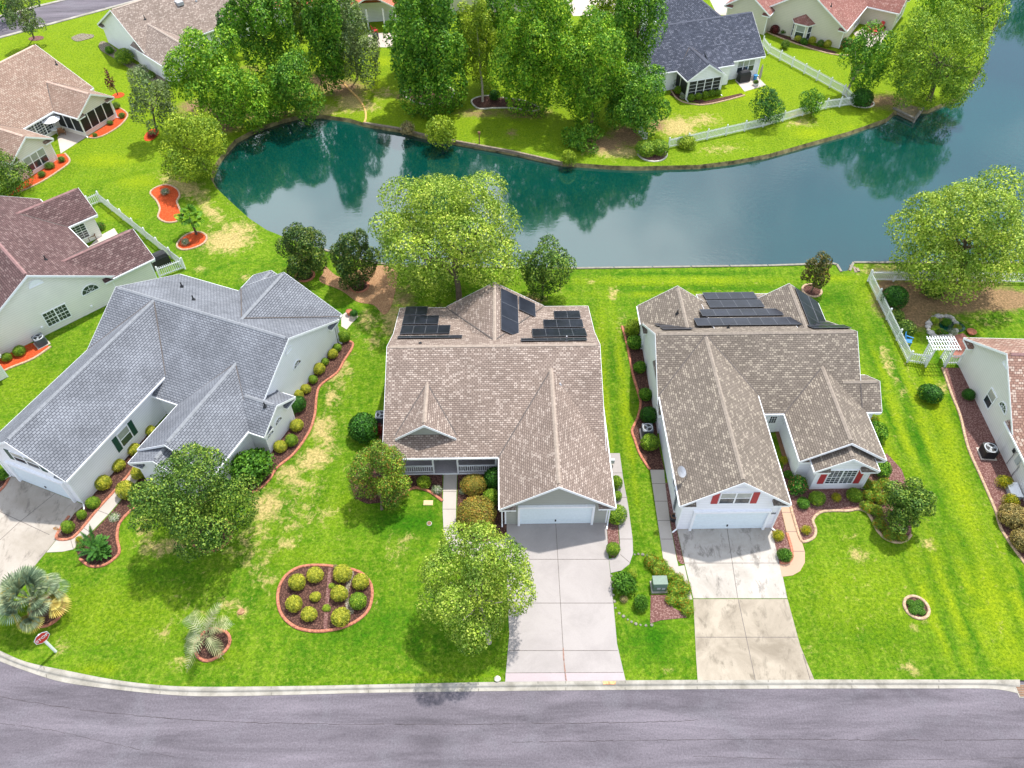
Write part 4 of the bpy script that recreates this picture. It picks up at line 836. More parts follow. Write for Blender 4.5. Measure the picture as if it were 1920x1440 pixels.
    def window(s, face, val, uc, zc, w, h, mull=1, grid=(0, 0), shutter=None, blind=True, sash=True, label=None, sw=.36):
        g = MB(s.off); u0, u1, z0, z1 = uc-w/2, uc+w/2, zc-h/2, zc+h/2; zm = zc if sash else z1
        if sash:
            s.rect(g, face, val, u0, u1, zm, z1, .004, .03, 1 if blind else 0); s.rect(g, face, val, u0, u1, z0, zm, .004, .026, 0)
        else: s.rect(g, face, val, u0, u1, z0, z1, .004, .028, 0)
        o = g.build('window', [M['glass'], M['blind']], s.root)
        f = MB(s.off); t = .075
        for a, b in ((u0-t, u0), (u1, u1+t)): s.rect(f, face, val, a, b, z0-t, z1+t, .0, .06)
        for a, b in ((z0-t, z0), (z1, z1+t)): s.rect(f, face, val, u0, u1, a, b, .0, .06)
        for k in range(1, mull): x = u0+(u1-u0)*k/mull; s.rect(f, face, val, x-.05, x+.05, z0, z1, .0, .058)
        if sash: s.rect(f, face, val, u0, u1, zm-.03, zm+.03, .0, .045)
        f.build('frame', M['white'], o)
        if grid[0]:
            q = MB(s.off); nc = grid[0]*mull; nr = grid[1]*(2 if sash else 1)
            for k in range(1, nc):
                if k % grid[0]: x = u0+(u1-u0)*k/nc; s.rect(q, face, val, x-.014, x+.014, z0, z1, .0, .04)
            for k in range(1, nr):
                if k != nr/2: z = z0+(z1-z0)*k/nr; s.rect(q, face, val, u0, u1, z-.014, z+.014, .0, .036)
            q.build('muntin', M['white'], o)
        if shutter:
            for a, b in ((u0-t-.04-sw, u0-t-.04), (u1+t+.04, u1+t+.04+sw)):
                q = MB(s.off); s.rect(q, face, val, a, b, z0-.04, z1+.04, .0, .045); q.build('shutter', M[shutter], s.root)
        return o
    def fan(s, face, val, uc, z0, r, name='window', mat='glass', spokes=4, half=False):
        """half round window or vent"""
        n, u = (Vector(q) for q in s.FD[face]); base = n*val*(1 if n.x+n.y > 0 else -1)
        def pt(rr, a, d): return base+u*(uc+rr*math.cos(a))+Vector((0, 0, z0+rr*math.sin(a)))+n*d
        g = MB(s.off); K = 10; A = [math.pi*k/K for k in range(K+1)]
        g.face([pt(r, a, .03) for a in A]); g.face([pt(r, a, .0) for a in A][::-1])
        for k in range(K): g.face([pt(r, A[k], 0), pt(r, A[k+1], 0), pt(r, A[k+1], .03), pt(r, A[k], .03)])
        o = g.build(name, M[mat], s.root)
        f = MB(s.off)
        for k in range(K): f.bar(pt(r, A[k], .03), pt(r, A[k+1], .03), .08, .06)
        f.bar(pt(-r-.04, 0, .03), pt(r+.04, 0, .03), .08, .06)
        for k in range(1, spokes): f.bar(pt(0, 0, .035), pt(r, math.pi*k/spokes, .035), .03, .02)
        if spokes > 1: f.tube([pt(r*.5, a, .035) for a in A], .014, 4)
        f.build('frame', M['white'], o)
    def garage(s, face, val, u0, u1, h=2.13, jamb=.18, trim=.16):
        d = MB(s.off); rows = 4
        for k in range(rows): s.rect(d, face, val, u0, u1, .03+k*(h-.03)/rows+.012, .03+(k+1)*(h-.03)/rows-.012, .0, .03)
        s.rect(d, face, val, u0, u1, .03, h, .0, .018); o = d.build('garage_door', M['garage'], s.root)
        q = MB(s.off); um = (u0+u1)/2; s.rect(q, face, val, um-.05, um+.05, .35, .55, .03, .07); q.build('handle', M['black'], o)
        f = MB(s.off); s.rect(f, face, val, u0-trim, u0, 0, h+trim, .0, jamb); s.rect(f, face, val, u1, u1+trim, 0, h+trim, .0, jamb); s.rect(f, face, val, u0, u1, h, h+trim, .0, jamb)
        f.build('door_frame', M['white'], s.root)
    def door(s, face, val, uc, w=.9, h=2.03, mat='white', z=.05):
        q = MB(s.off); s.rect(q, face, val, uc-w/2, uc+w/2, z, h, .0, .05); o = q.build('door', M[mat], s.root)
        g = MB(s.off)
        for i in range(3):
            for j in range(3): s.rect(g, face, val, uc-.24+i*.17, uc-.11+i*.17, 1.15+j*.25, 1.36+j*.25, .05, .06)
        g.build('pane', M['glass'], o)
    def spout(s, x, y, z, dx, dy):
        q = MB(s.off); q.bar((x, y, .12), (x, y, z), .09, .07); q.bar((x, y, .14), (x+dx, y+dy, .05), .09, .07); q.build('downspout', M['white'], s.root)
    def vent(s, px, py, k, mat='black', h=.42):
        x, y = s.on(px, py, s.zf(k)); z = s.zf(k)(x, y)
        q = MB(s.off); q.tube([(x, y, z-.05), (x, y, z+h)], .055, 8); q.lathe([(.16, z-.02), (.13, z+.05), (.06, z+.14)], (x, y, 0), 10); q.build('vent_pipe', M[mat], s.roof)
    def panel(s, k, x0, x1, y0, y1, lift=.13):
        """one solar module lying parallel to wing k between the plan corners"""
        zf = s.zf(k); c = [Vector((x, y, zf(x, y)+lift)) for x, y in ((x0, y0), (x1, y0), (x1, y1), (x0, y1))]
        u, w = (c[1]-c[0]), (c[3]-c[0]); hu, hw = u.length/2-.008, w.length/2-.008; u.normalize(); w.normalize(); n = u.cross(w)
        m_ = (c[0]+c[2])/2
        q = MB(s.off); q.obox(m_, u, w, n, hu, hw, .02, 0)
        o = q.build('solar_panel', M['panel'], s.roof)
        e = MB(s.off)
        for a, b, t in ((m_+u*hu, w*hw, 0), (m_-u*hu, w*hw, 0), (m_+w*hw, u*hu, 0), (m_-w*hw, u*hu, 0)): e.bar(a-b+n*.012, a+b+n*.012, .022, .028)
        e.build('frame', M['panel_edge'], o)
        for a in (-.7, .7):
            pass
    def panel_row(s, k, n, a, b, axis='x', nrow=1):
        """n modules filling the seen rectangle with corners a, b (photo pixels)"""
        x0, y0 = s.on(*a, s.zf(k)); x1, y1 = s.on(*b, s.zf(k))
        for i in range(n):
            for j in range(nrow):
                if axis == 'x': s.panel(k, x0+(x1-x0)*i/n, x0+(x1-x0)*(i+1)/n, y0+(y1-y0)*j/nrow, y0+(y1-y0)*(j+1)/nrow)
                else: s.panel(k, x0+(x1-x0)*j/nrow, x0+(x1-x0)*(j+1)/nrow, y0+(y1-y0)*i/n, y0+(y1-y0)*(i+1)/n)
M['garage'] = plain('pale garage door', (.74, .82, .87), .4, .04)
M['panel_edge'] = plain('dark module edge', (.09, .095, .11), .35, .2)
G_ = lambda c, hw, zr, ze: [(c-hw, ze), (c, zr), (c+hw, ze)]

# ---- the middle house
H = House((0, 0), .94, (-.6, 38), 'tan roofed house in the middle with solar panels and a sage grey garage front', 'sh_tan', 'cap_tan', 'sd_grey'); HC = H
H.wing('x', [(33.2, 2.55), (41.0, 5.78), (44.2, 4.0), (48.85, 2.5)], -8.53, 7.16, ov=(2.35, .4), ovend=(.35, .35))
H.wing('y', G_(3.5, 3.86, 5.06, 2.55), 28.86, 39.3, ov=(.36, .36), ovend=(.45, .0), ends=(1, 0))
H.wing('y', G_(-.62, 4.06, 5.1, 2.5), 42.0, 48.95, ovend=(0, .4), ends=(0, 1))
H.wing('y', G_(-5.52, 2.16, 4.68, 3.18), 34.4, 38.5, ov=(.3, .3), ovend=(.35, 0), ends=(1, 0), wz0=2.7, eaves=(0, 0), ret=False)
H.box(-8.15, -.3, 33.55, 35.6, 0, .16, 'F'); H.box(-8.1, -.33, 33.6, 35.55, .17, .175, 'W')
H.finish()
H.garage('y-', 29.31, 1.03, 5.9)
pf = MB(H.off); pf.box(-8.12, -.33, 33.58, 35.56, .176, .186); pf.build('porch_floor', M['porch_floor'], H.root)
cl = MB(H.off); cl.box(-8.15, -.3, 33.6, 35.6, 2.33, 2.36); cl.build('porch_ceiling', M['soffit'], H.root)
for x in (-8.0, -5.1, -3.35, -.6):
    q = MB(H.off); q.box(x-.06, x+.06, 33.58, 33.70, .18, 2.36); q.build('porch_post', M['vinyl'], H.root)
for x0, x1 in ((-7.94, -5.16), (-3.29, -.66)):
    q = MB(H.off); q.box(x0, x1, 33.60, 33.68, .92, 1.0); q.box(x0, x1, 33.61, 33.67, .27, .33)
    n = int((x1-x0)/.15)
    for k in range(1, n): xx = x0+(x1-x0)*k/n; q.box(xx-.022, xx+.022, 33.62, 33.66, .33, .92)
    q.build('railing', M['vinyl'], H.root)
H.door('y-', 35.56, -4.25, .95, 2.1, 'white', .2)
H.window('y-', 35.56, -6.6, 1.35, 1.5, 1.3, 2, shutter=None); H.window('y-', 35.56, -1.9, 1.35, 1.3, 1.3, 2)
H.fan('y-', 29.31, 3.5, 4.42, .32, 'gable_vent', 'white', 1); H.fan('y-', 34.72, -5.52, 4.12, .26, 'gable_vent', 'white', 1)
H.spout(7.08, 29.2, 2.35, -.1, -.45); H.spout(-.2, 29.25, 2.35, .0, -.2)
for x in (.35, 6.5):
    q = MB(H.off); q.lathe([(.05, 1.75), (.10, 1.8), (.11, 2.0), (.04, 2.1)], (x, 29.2, 0), 8); q.box(x-.03, x+.03, 29.2, 29.32, 1.9, 1.96); q.build('wall_lamp', M['black'], H.root)
# solar modules
H.panel_row(0, 2, (758, 593), (803, 577)); H.panel_row(0, 3, (754, 610), (824, 594)); H.panel_row(0, 4, (750, 628.5), (845, 612)); H.panel_row(0, 5, (745, 637), (867, 631.5))
H.panel_row(0, 2, (1040, 599), (1086, 585)); H.panel_row(0, 3, (1020, 616), (1091, 601)); H.panel_row(0, 4, (999, 634), (1096, 618)); H.panel_row(0, 5, (977, 642.5), (1099, 636.5))
for i in range(3): H.panel(2, -.1, 1.25, 43.6+i*1.62, 45.2+i*1.62)
H.panel(2, 1.36, 2.7, 46.9, 48.5)
H.vent(1050, 722, 0, 'alum', .2); H.vent(788, 645, 0, h=.12); H.vent(1062, 640, 0, 'alum', .5)

# ---- the right middle house
H = House((0, 0), .94, (19, 38), 'right middle house with brown grey roof, white walls and red shutters', 'sh_tan2', 'cap_tan2', 'sd_white'); HD = H
H.wing('x', [(36.75, 2.65), (41.7, 6.12), (46.6, 2.69)], 11.32, 26.35, ov=(.4, .4), ovend=(.35, .35), ends=(1, 1))
H.wing('y', G_(15.05, 3.62, 6.05, 3.5), 28.3, 41.4, ov=(.34, .34), ovend=(.42, 0), ends=(1, 0))
H.wing('y', G_(23.6, 3.02, 4.62, 2.65), 32.4, 39.6, ovend=(.5, 0), ends=(1, 0))
H.wing('y', G_(23.62, 2.24, 4.02, 2.62), 31.5, 33.2, ov=(.42, .42), ovend=(.36, 0), ends=(1, 0))
H.wing('y', G_(14.2, 3.02, 5.02, 2.9), [46.15, 43.0, 46.15], 48.35, ovend=(0, .4), ends=(0, 1))
H.wing('y', G_(23.3, 2.95, 5.02, 2.9), [46.15, 43.0, 46.15], 48.5, ovend=(0, .4), ends=(0, 1))
H.wing('x', [(42.6, 5.15), (49.65, 2.95)], 16.3, 22.7, ov=(.5, .4), ends=(1, 1), eaves=(0, 1), ret=False)
H.wing('x', G_(38.62, 1.85, 3.98, 2.67), 25.0, 27.76, ovend=(0, .35), ends=(0, 1))
H.finish()
H.garage('y-', 28.72, 12.75, 17.62)
H.window('y-', 28.72, 15.05, 3.72, 1.95, 1.15, 2, shutter='red_shutter', sw=.42)
H.fan('y-', 28.72, 15.05, 4.95, .45, 'gable_vent', 'sd_white', 1)
H.window('y-', 31.86, 23.62, 1.5, 1.9, 1.5, 2, grid=(3, 3), shutter='red_shutter', blind=False, sw=.42)
H.fan('y-', 31.86, 23.62, 3.3, .3, 'gable_vent', 'sd_white', 1)
H.window('x-', 11.68, 33.6, 3.0, 1.3, 1.1, 2); H.window('x-', 11.77, 30.9, 2.2, 1.3, 1.3, 2)
for yy, z in ((32.6, 1.4), (32.0, 1.3)):
    q = MB(H.off); H.rect(q, 'x-', 11.77, yy-.3, yy+.3, z-.7, z+.5, .0, .08); q.build('wall_box', M['white'], H.root)
q = MB(H.off)
for k in range(7): q.tube([(11.70, 30.0+.22*math.cos(t*.7)+.02*k, .7+.22*k+.1*math.sin(t*.7)) for t in range(9)], .02, 5)
q.bar((11.70, 30.0, .5), (11.70, 30.0, 2.4), .03, .03); q.build('wall_ornament', M['acgrey'], H.root)
H.spout(11.74, 28.62, 3.3, -.3, -.2); H.spout(18.28, 28.62, 3.3, .25, -.2); H.spout(25.5, 31.8, 2.4, .3, 0)
H.door('y-', 37.15, 20.1, .9); H.window('y-', 37.15, 18.95, 1.5, .6, 1.3, 1)
for x0, y0, x1, y1, n in ((1307, 613, 1497, 597, 8), (1317, 595, 1460, 581, 6), (1331, 579, 1424, 564, 4), (1323, 563, 1412, 550, 4)):
    H.panel_row(6, n, (x0, y0), (x1, y1))
H.panel_row(0, 2, (1243, 622), (1290, 615)); H.panel_row(0, 1, (1232, 614.5), (1258, 609))
H.panel_row(0, 2, (1524, 620), (1580, 613)); H.panel_row(0, 1, (1528, 612), (1552, 606.5))
for i in range(3): H.panel(5, 23.75, 25.05, 43.4+i*1.62, 45.0+i*1.62)
for i in range(2): H.panel(5, 25.1, 26.1, 45.3+i*1.5, 46.78+i*1.5)
H.vent(1270, 588, 4); H.vent(1365, 617, 0)
# dish
q = MB(H.off); dx, dy = H.on(1287, 896, H.zf(1)); dz = H.zf(1)(dx, dy)
q.tube([(dx, dy, dz-.05), (dx-.05, dy, dz+.4), (dx-.35, dy, dz+.65)], .03, 7); q.build('dish_arm', M['alum'], H.roof)
q = MB(H.off); c = Vector((dx-.45, dy, dz+.7)); nrm = Vector((.35, -.55, .75)).normalized(); ux = nrm.cross(Vector((0, 0, 1))).normalized(); uy = nrm.cross(ux)
rings = [[c+ux*r*math.cos(a)*.8+uy*r*math.sin(a)+nrm*(.35*r*r) for a in [2*math.pi*k/18 for k in range(18)]] for r in (.02, .16, .29, .40)]
for i in range(3):
    for k in range(18): q.face([rings[i][k], rings[i][(k+1) % 18], rings[i+1][(k+1) % 18], rings[i+1][k]], 0, True)
q.build('satellite_dish', M['alum'], H.roof)
cu = bpy.data.curves.new('house_number', 'FONT'); cu.body = '7805'; cu.size = .24; cu.extrude = .01; cu.align_x = 'CENTER'
to = bpy.data.objects.new('tmp', cu); C.objects.link(to); me = bpy.data.meshes.new_from_object(to); bpy.data.objects.remove(to); me.materials.append(M['black'])
o = link('house_number', me, H.root, (17.95-H.off.x, 28.70-H.off.y, 1.75)); o.rotation_euler = (math.pi/2, 0, 0)

# ---- the blue grey house
H = House((-30.13, 30.94), -21.5, (1, 10), 'blue grey shingled house at left with green shutters and long garage wing', 'sh_grey', 'cap_grey', 'sd_pale'); HB = H
def hb(px, py, z): return H.loc(px, py, z)
H.wing('x', G_(14.75, 6.2, 6.1, 2.6)[:], -6.95, 8.85, ov=(.4, .4), ovend=(.35, .35), ends=(1, 1))
H.wings[-1] = ('x', [(8.6, 2.6), (14.75, 6.1), (21.3, 2.6)], -6.95, 8.85)
H.wing('y', [(-6.95, 3.45), (-3.25, 6.05), (.42, 3.45)], -.35, 14.6, ov=(.38, .4), ovend=(.35, 0), ends=(1, 0))
H.wing('y', G_(5.55, 3.15, 4.65, 2.6), 4.0, 12.4, ov=(.35, .35), ovend=(.4, 0), ends=(1, 0))
H.wing('y', G_(5.2, 2.75, 4.0, 2.45), 2.9, 4.6, ov=(.35, .35), ovend=(.35, 0), ends=(1, 0))
H.wing('x', G_(10.35, 2.05, 3.75, 2.55), 7.4, 10.05, ovend=(0, .35), ends=(0, 1))
H.wing('y', G_(3.95, 4.8, 5.6, 2.6), [21.1, 15.5, 21.1], 21.6, ov=(.35, .35), ovend=(0, .4), ends=(0, 1))
H.wing('y', G_(1.2, 2.1, 3.75, 2.6), 20.0, 23.2, ov=(.35, .35), ovend=(0, .4), ends=(0, 1))
H.finish()
H.garage('y-', 0, -5.65, -.85)
H.window('y-', 0, -3.25, 3.55, 2.2, 1.0, 2, shutter='green_shutter', sw=.42)
H.window('x+', .02, 5.1, 1.75, 1.0, 1.35, 1, shutter='green_shutter', sw=.42)
H.fan('x+', 8.5, 15.2, 2.6, .5); H.fan('x+', 9.7, 10.35, 1.7, .45); H.fan('x+', 9.7, 9.2, 1.5, .4); H.fan('x+', 8.5, 14.75, 4.55, .42, 'gable_vent', 'white', 1)
H.spout(.05, -.08, 3.2, .25, -.3); H.spout(-6.6, -.08, 3.2, -.25, -.3); H.spout(8.55, 20.7, 2.4, .3, 0)
H.vent(341, 537, 0); H.vent(363, 562, 0); H.vent(497, 762, 4)

# ---- the plum roofed house
H = House((-42.43, 45.33), 44.7, (5, 8), 'plum brown roofed house at the left edge with cream siding', 'sh_plum', 'cap_plum', 'sd_cream'); HA = H
H.wing('y', G_(4.87, 6.15, 6.2, 2.55), -.38, 15.8, ov=(.4, .4), ovend=(.38, .35), ends=(1, 1))
H.wing('x', G_(2.33, 2.8, 4.28, 2.58), [10.6, 7.8, 10.6], 14.5, ov=(.44, .35), ovend=(0, .35), ends=(0, 1))
H.wing('x', G_(11.95, 2.5, 4.3, 2.58), [10.6, 7.8, 10.6], 13.85, ovend=(0, .35), ends=(0, 1))
H.wing('y', G_(-3.5, 3.5, 4.6, 2.55), -3.0, 6.0, ovend=(.35, 0), ends=(1, 0))
H.finish()
H.window('y-', 0, 5.35, 1.35, 1.9, 1.35, 2, grid=(3, 2), blind=False); H.fan('y-', 0, 8.6, 1.95, .75); H.fan('y-', 0, 5.15, 4.75, .55, 'gable_vent', 'white', 1)
H.window('y-', 9.82, 11.8, 1.35, 1.3, 1.5, 1, grid=(3, 3), blind=False, sash=True); H.window('x+', 10.6, 8.2, 1.3, 1.6, 1.6, 2, grid=(3, 3), blind=False)
H.vent(86, 487, 0); H.spout(14.1, -.02, 2.4, .2, -.2)
for u, z in ((3.9, .9), (8.1, .6)):
    q = MB(H.off); H.rect(q, 'y-', 0, u-.09, u+.09, z-.08, z+.08, 0, .1); q.build('wall_vent', M['white'], H.root)

# ---- the house at the right edge
H = House((36.23, 31.23), 88.0, (5, -4), 'house at the right edge with light grey gable wall and pink speckled roof', 'sh_plum', 'cap_plum', 'sd_light'); HE = H
H.rm = shingle('brown and cream speckled shingles', (.24, .13, .10), (.42, .27, .21), (.15, .085, .07), (.66, .55, .46), row=.19, width=.28, lightamt=.6)
H.wing('y', G_(8.85, 5.0, 5.85, 2.58), -15, .45, ovend=(.3, .42), ends=(0, 1))
H.wing('x', G_(-3.6, 4.1, 5.2, 2.55), -7, 5.2, ov=(.35, .45), ovend=(.35, 0), ends=(1, 0))
H.finish()
H.window('y+', .03, 8.2, 1.6, .95, 1.35, 1); H.fan('y+', .03, 6.6, 2.25, .55)
q = MB(H.off)
for a in range(16): pass
q.lathe([(.36, 0), (.36, .05), (.3, .07)], (0, 0, 0), 18); o = q.build('gable_vent', M['white'], H.root, (8.8, .0, 4.45)); o.location = (8.85, .03+4.0+.36-.36, 4.4); o.rotation_euler = (-math.pi/2, 0, 0)
bpy.data.objects.remove(o)
H.fan('y+', .03, 8.85, 4.55, .36, 'gable_vent', 'white', 1)
q = MB(H.off); H.rect(q, 'y+', 0, 2.3, 2.7, 1.1, 1.9, .0, .16); q.build('meter_box', M['aclight'], H.root)
q = MB(H.off); q.tube([(3.1, .12, .2), (3.1, .12, 1.5), (2.9, .12, 1.9)], .03, 6); q.tube([(2.1, .1, .1), (2.1, .1, 1.3)], .03, 6); q.build('conduit', M['alum'], H.root)
q = MB(H.off); H.rect(q, 'y+', 0, 3.2, 3.45, 1.3, 1.6, .0, .12); q.build('switch_box', M['black'], H.root)

# ---- the charcoal roofed house across the pond
H = House((22.84, 88.11), 18.5, (5, 8), 'charcoal roofed white house across the pond with a screened porch', 'sh_dark', 'cap_dark', 'sd_white'); HG = H
cR = H.loc(1436, 105, 2.55); cL = H.loc(1150, 150, 2.55); ridge = H.loc(1411, 24, 6.0); rl = H.loc(1235, 46, 6.0)
ry = (ridge[1]+rl[1])/2; x1 = cR[0]
eaveY = (cR[1]+H.loc(1376, 116, 2.55)[1]+H.loc(1271, 130, 2.55)[1])/3
H.wing('x', [(eaveY, 2.55), (ry, 6.0), (2*ry-eaveY, 2.55)], -5.5, x1, ends=(1, 1))
pL, pR, pk = H.loc(1290, 153, 2.5), H.loc(1361, 140, 2.5), H.loc(1332, 127, 4.1); pc = (pL[0]+pR[0])/2; phw = (pR[0]-pL[0])/2; py0 = (pL[1]+pR[1])/2
H.wing('y', G_(pc, phw, 4.15, 2.5), py0, ry-1.2, ov=(.3, .3), ovend=(.3, 0), ends=(1, 0), ret=False)
H.wing('x', [(eaveY-.9, 2.6), (eaveY+1.5, 3.75)], pR[0]-.9, pR[0]+2.2, ends=(0, 0), ov=(.3, 1.2), eaves=(1, 0), ret=False)
H.wing('y', G_(H.loc(1330, 12, 5.9)[0], 4.4, 5.9, 2.6), ry, ry+14, ends=(0, 1), ovend=(0, .3))
H.finish()
u0, u1 = pc-phw+.42, pc+phw-.42; n = 4
for k in range(n):
    a, b = u0+(u1-u0)*k/n+.05, u0+(u1-u0)*(k+1)/n-.05
    q = MB(H.off); H.rect(q, 'y-', py0+.3, a, b, .5, 2.22, .01, .03); o = q.build('screen_panel', M['screen'], H.root)
    f = MB(H.off)
    for z in (.5, .93, 1.36, 1.79, 2.22): H.rect(f, 'y-', py0+.3, a, b, z-.012, z+.012, .012, .05)
    H.rect(f, 'y-', py0+.3, a-.06, a, .3, 2.3, .01, .07); H.rect(f, 'y-', py0+.3, b, b+.06, .3, 2.3, .01, .07); f.build('frame', M['white'], o)
for k in range(2):
    a, b = py0+.4+k*1.7, py0+2.0+k*1.7
    q = MB(H.off); H.rect(q, 'x-', pc-phw+.3, a, b, .5, 2.22, .01, .03); o = q.build('screen_panel', M['screen'], H.root)
    f = MB(H.off); H.rect(f, 'x-', pc-phw+.3, a-.06, a, .3, 2.3, .01, .06); H.rect(f, 'x-', pc-phw+.3, b, b+.06, .3, 2.3, .01, .06); f.build('frame', M['white'], o)
H.window('y-', eaveY+.35, x1-2.3, 1.45, 2.3, 1.4, 3); H.window('y-', eaveY-.55, pR[0]+.7, 1.4, .9, 1.5, 1)
H.spout(x1-.5, eaveY+.2, 2.4, .2, -.2); H.spout(pc-phw+.25, py0+.2, 2.3, .1, -.5); H.spout(pc+phw-.25, py0+.2, 2.3, .1, -.5); H.vent(1355, 37, 0)

# ---- beige house, top right
H = House((43.8, 103.35), 147.1, (5, -5), 'beige house at the top right with reddish brown roof and a bay window', 'sh_brown', 'cap_brown', 'sd_beige'); HH = H
H.wing('y', G_(5.5, 5.9, 6.3, 2.55), -9.5, 1.9, ovend=(0, .4), ends=(0, 1))
H.wing('x', G_(-10.6, 3.3, 4.9, 2.5), -4.7, 6, ovend=(.35, 0), ends=(1, 0))
H.wing('y', G_(12.6, 3.2, 4.9, 2.8), -5, 3.4, ovend=(0, .4), ends=(0, 1))
H.finish()
bx, by = H.loc(1515, 62, 0)
bay = MB(H.off); bp = [(4.0, 1.5), (4.5, 2.3), (6.1, 2.3), (6.6, 1.5)]; bay.prism(bp, 0, 2.15); bay.build('bay_wall', M['sd_beige'], H.root)
br = MB(H.off); rp = [(3.75, 1.5), (4.35, 2.6), (6.25, 2.6), (6.85, 1.5)]
for i in range(3): br.face([(rp[i][0], rp[i][1], 2.3), (rp[i+1][0], rp[i+1][1], 2.3), (5.3, 1.52, 3.25)])
br.build('bay_roof', M['sh_brown'], H.root)
bf = MB(H.off); bf.prism(rp, 2.16, 2.295); bf.build('bay_fascia', M['white'], H.root)
H.window('y+', 2.3, 5.3, 1.2, 1.1, 1.6, 1, grid=(0, 0))
for a, b in ((bp[0], bp[1]), (bp[2], bp[3])):
    q = MB(H.off); A, B = Vector((*a, 0)), Vector((*b, 0)); d = (B-A).normalized(); nn = Vector((-d.y, d.x, 0)); m_ = (A+B)/2
    q.obox(m_+nn*.02+Vector((0, 0, 1.2)), d, (0, 0, 1), nn, .3, .8, .02); o = q.build('window', M['glass'], H.root)
    f = MB(H.off)
    for t in (-.33, .33): f.obox(m_+nn*.03+d*t+Vector((0, 0, 1.2)), d, (0, 0, 1), nn, .035, .85, .035)
    for z in (.37, 1.2, 2.03): f.obox(m_+nn*.03+Vector((0, 0, z)), d, (0, 0, 1), nn, .33, .035, .035)
    f.build('frame', M['white'], o)
H.door('y+', 1.5, 10.3); H.window('x-', -.06, -5.2, 1.3, 2.6, 1.5, 3, blind=False); H.window('x-', -4.35, -10.4, 1.3, 2.6, 1.5, 3, blind=False)
H.vent(1558, 12, 0)

# ---- long white wall, top left
H = House((-43.13, 93.72), 136.2, (7, -5), 'taupe roofed house at the top left with a long white side wall', 'sh_taupe', 'cap_taupe', 'sd_white'); HI = H
H.wing('y', G_(8.7, 6.25, 6.05, 2.5), -26, .42, ovend=(.3, .42), ends=(0, 1))
H.wing('x', G_(-2.4, 2.95, 4.4, 2.5), -2.1, 6.0, ov=(.35, .4), ovend=(.35, 0), ends=(1, 0))
H.finish()
H.window('y+', .03, 5.6, 1.3, 1.6, 1.3, 2); H.vent(272, 36, 0, 'brown' if 'brown' in M else 'black', .5); H.vent(368, 2, 0, 'alum', .4)
q = MB(H.off); H.rect(q, 'y+', .03, 2.8, 4.0, 2.0, 2.1, .0, .05); q.build('wall_trim', M['black'], H.root)
x_, y_ = H.on(335, 5, H.zf(0)); z_ = H.zf(0)(x_, y_); q = MB(H.off); q.box(x_-.6, x_+.6, y_-.4, y_+.4, z_-.2, z_+.22); q.build('skylight', M['aclight'], H.roof)

# ---- beige house with screened porch, left
H = House((-51.26, 71.29), 64.5, (6, 8), 'pinkish tan roofed house at the upper left with screened porch and orange beds', 'sh_pink', 'cap_pink', 'sd_ivory'); HJ = H
H.wing('x', [(4.1, 2.52), (11.1, 6.2), (18.1, 2.52)], -9, 14.95, ends=(0, 1), ovend=(.3, .35))
H.wing('y', G_(2.12, 2.72, 4.12, 2.5), -.35, 8, ends=(1, 0), ovend=(.35, 0), ov=(.3, .3))
H.wing('y', G_(11.72, 2.68, 4.1, 2.5), .45, 8, ends=(1, 0), ovend=(.35, 0), ov=(.28, .28))
H.finish()
H.window('y-', 0, 2.2, 1.25, 2.6, 1.5, 3)
for k in range(4):
    a, b = 9.42+k*1.12, 9.42+(k+1)*1.12-.1
    q = MB(H.off); H.rect(q, 'y-', .8, a, b, .55, 2.25, .01, .03); o = q.build('screen_panel', M['screen'], H.root)
    f = MB(H.off); H.rect(f, 'y-', .8, a-.1, a, .5, 2.3, .01, .07); H.rect(f, 'y-', .8, a, b, .49, .55, .01, .06); f.build('frame', M['white'], o)
for k in range(3):
    a, b = .9+k*1.2, .9+(k+1)*1.2-.1
    q = MB(H.off); H.rect(q, 'x-', 9.32, a, b, .55, 2.2, .01, .03); o = q.build('screen_panel', M['screen'], H.root)
    f = MB(H.off); H.rect(f, 'x-', 9.32, b, b+.1, .5, 2.3, .01, .07); H.rect(f, 'x-', 9.32, a, b, .49, .55, .01, .06); f.build('frame', M['white'], o)
H.window('y-', 4.45, 6.9, 1.3, 3.4, 1.6, 3, grid=(3, 3), blind=False); H.vent(106, 121, 0); H.spout(9.3, .7, 2.3, -.1, -.3); H.spout(13.9, .7, 2.3, .2, -.3)

# ---- roofs at the very top
w = P(700, 62); H = House((w.x, w.y), 8, (0, 6), 'terracotta red roofed house at the top between tall trees', 'sh_red', 'cap_red', 'sd_white')
H.wing('x', G_(10.5, 7.2, 6.6, 2.7), -13, 9, ends=(1, 1)); H.wing('y', G_(.2, 3.6, 4.6, 2.6), 1.0, 9, ends=(1, 0), ovend=(2.6, 0), ret=False); H.finish()
for x in (-2.9, -.6, 1.6, 3.2):
    q = MB(H.off); q.box(x-.09, x+.09, 1.2, 1.38, 0, 2.6); q.build('porch_post', M['white'], H.root)
w = P(905, 30); H = House((w.x, w.y), -2, (0, 6), 'pale tan roof glimpsed at the top edge between trees', 'sh_taupe', 'cap_taupe', 'sd_beige')
H.wing('x', G_(5.2, 4.2, 5.0, 2.6), -8, 8); H.finish()
w = P(540, 10); H = House((w.x, w.y), 5, (0, 6), 'small piece of tan house behind the trees at the top left centre', 'sh_pink', 'cap_pink', 'sd_ivory')
H.wing('x', G_(7.5, 5.2, 5.4, 2.6), -3, 9); H.finish()
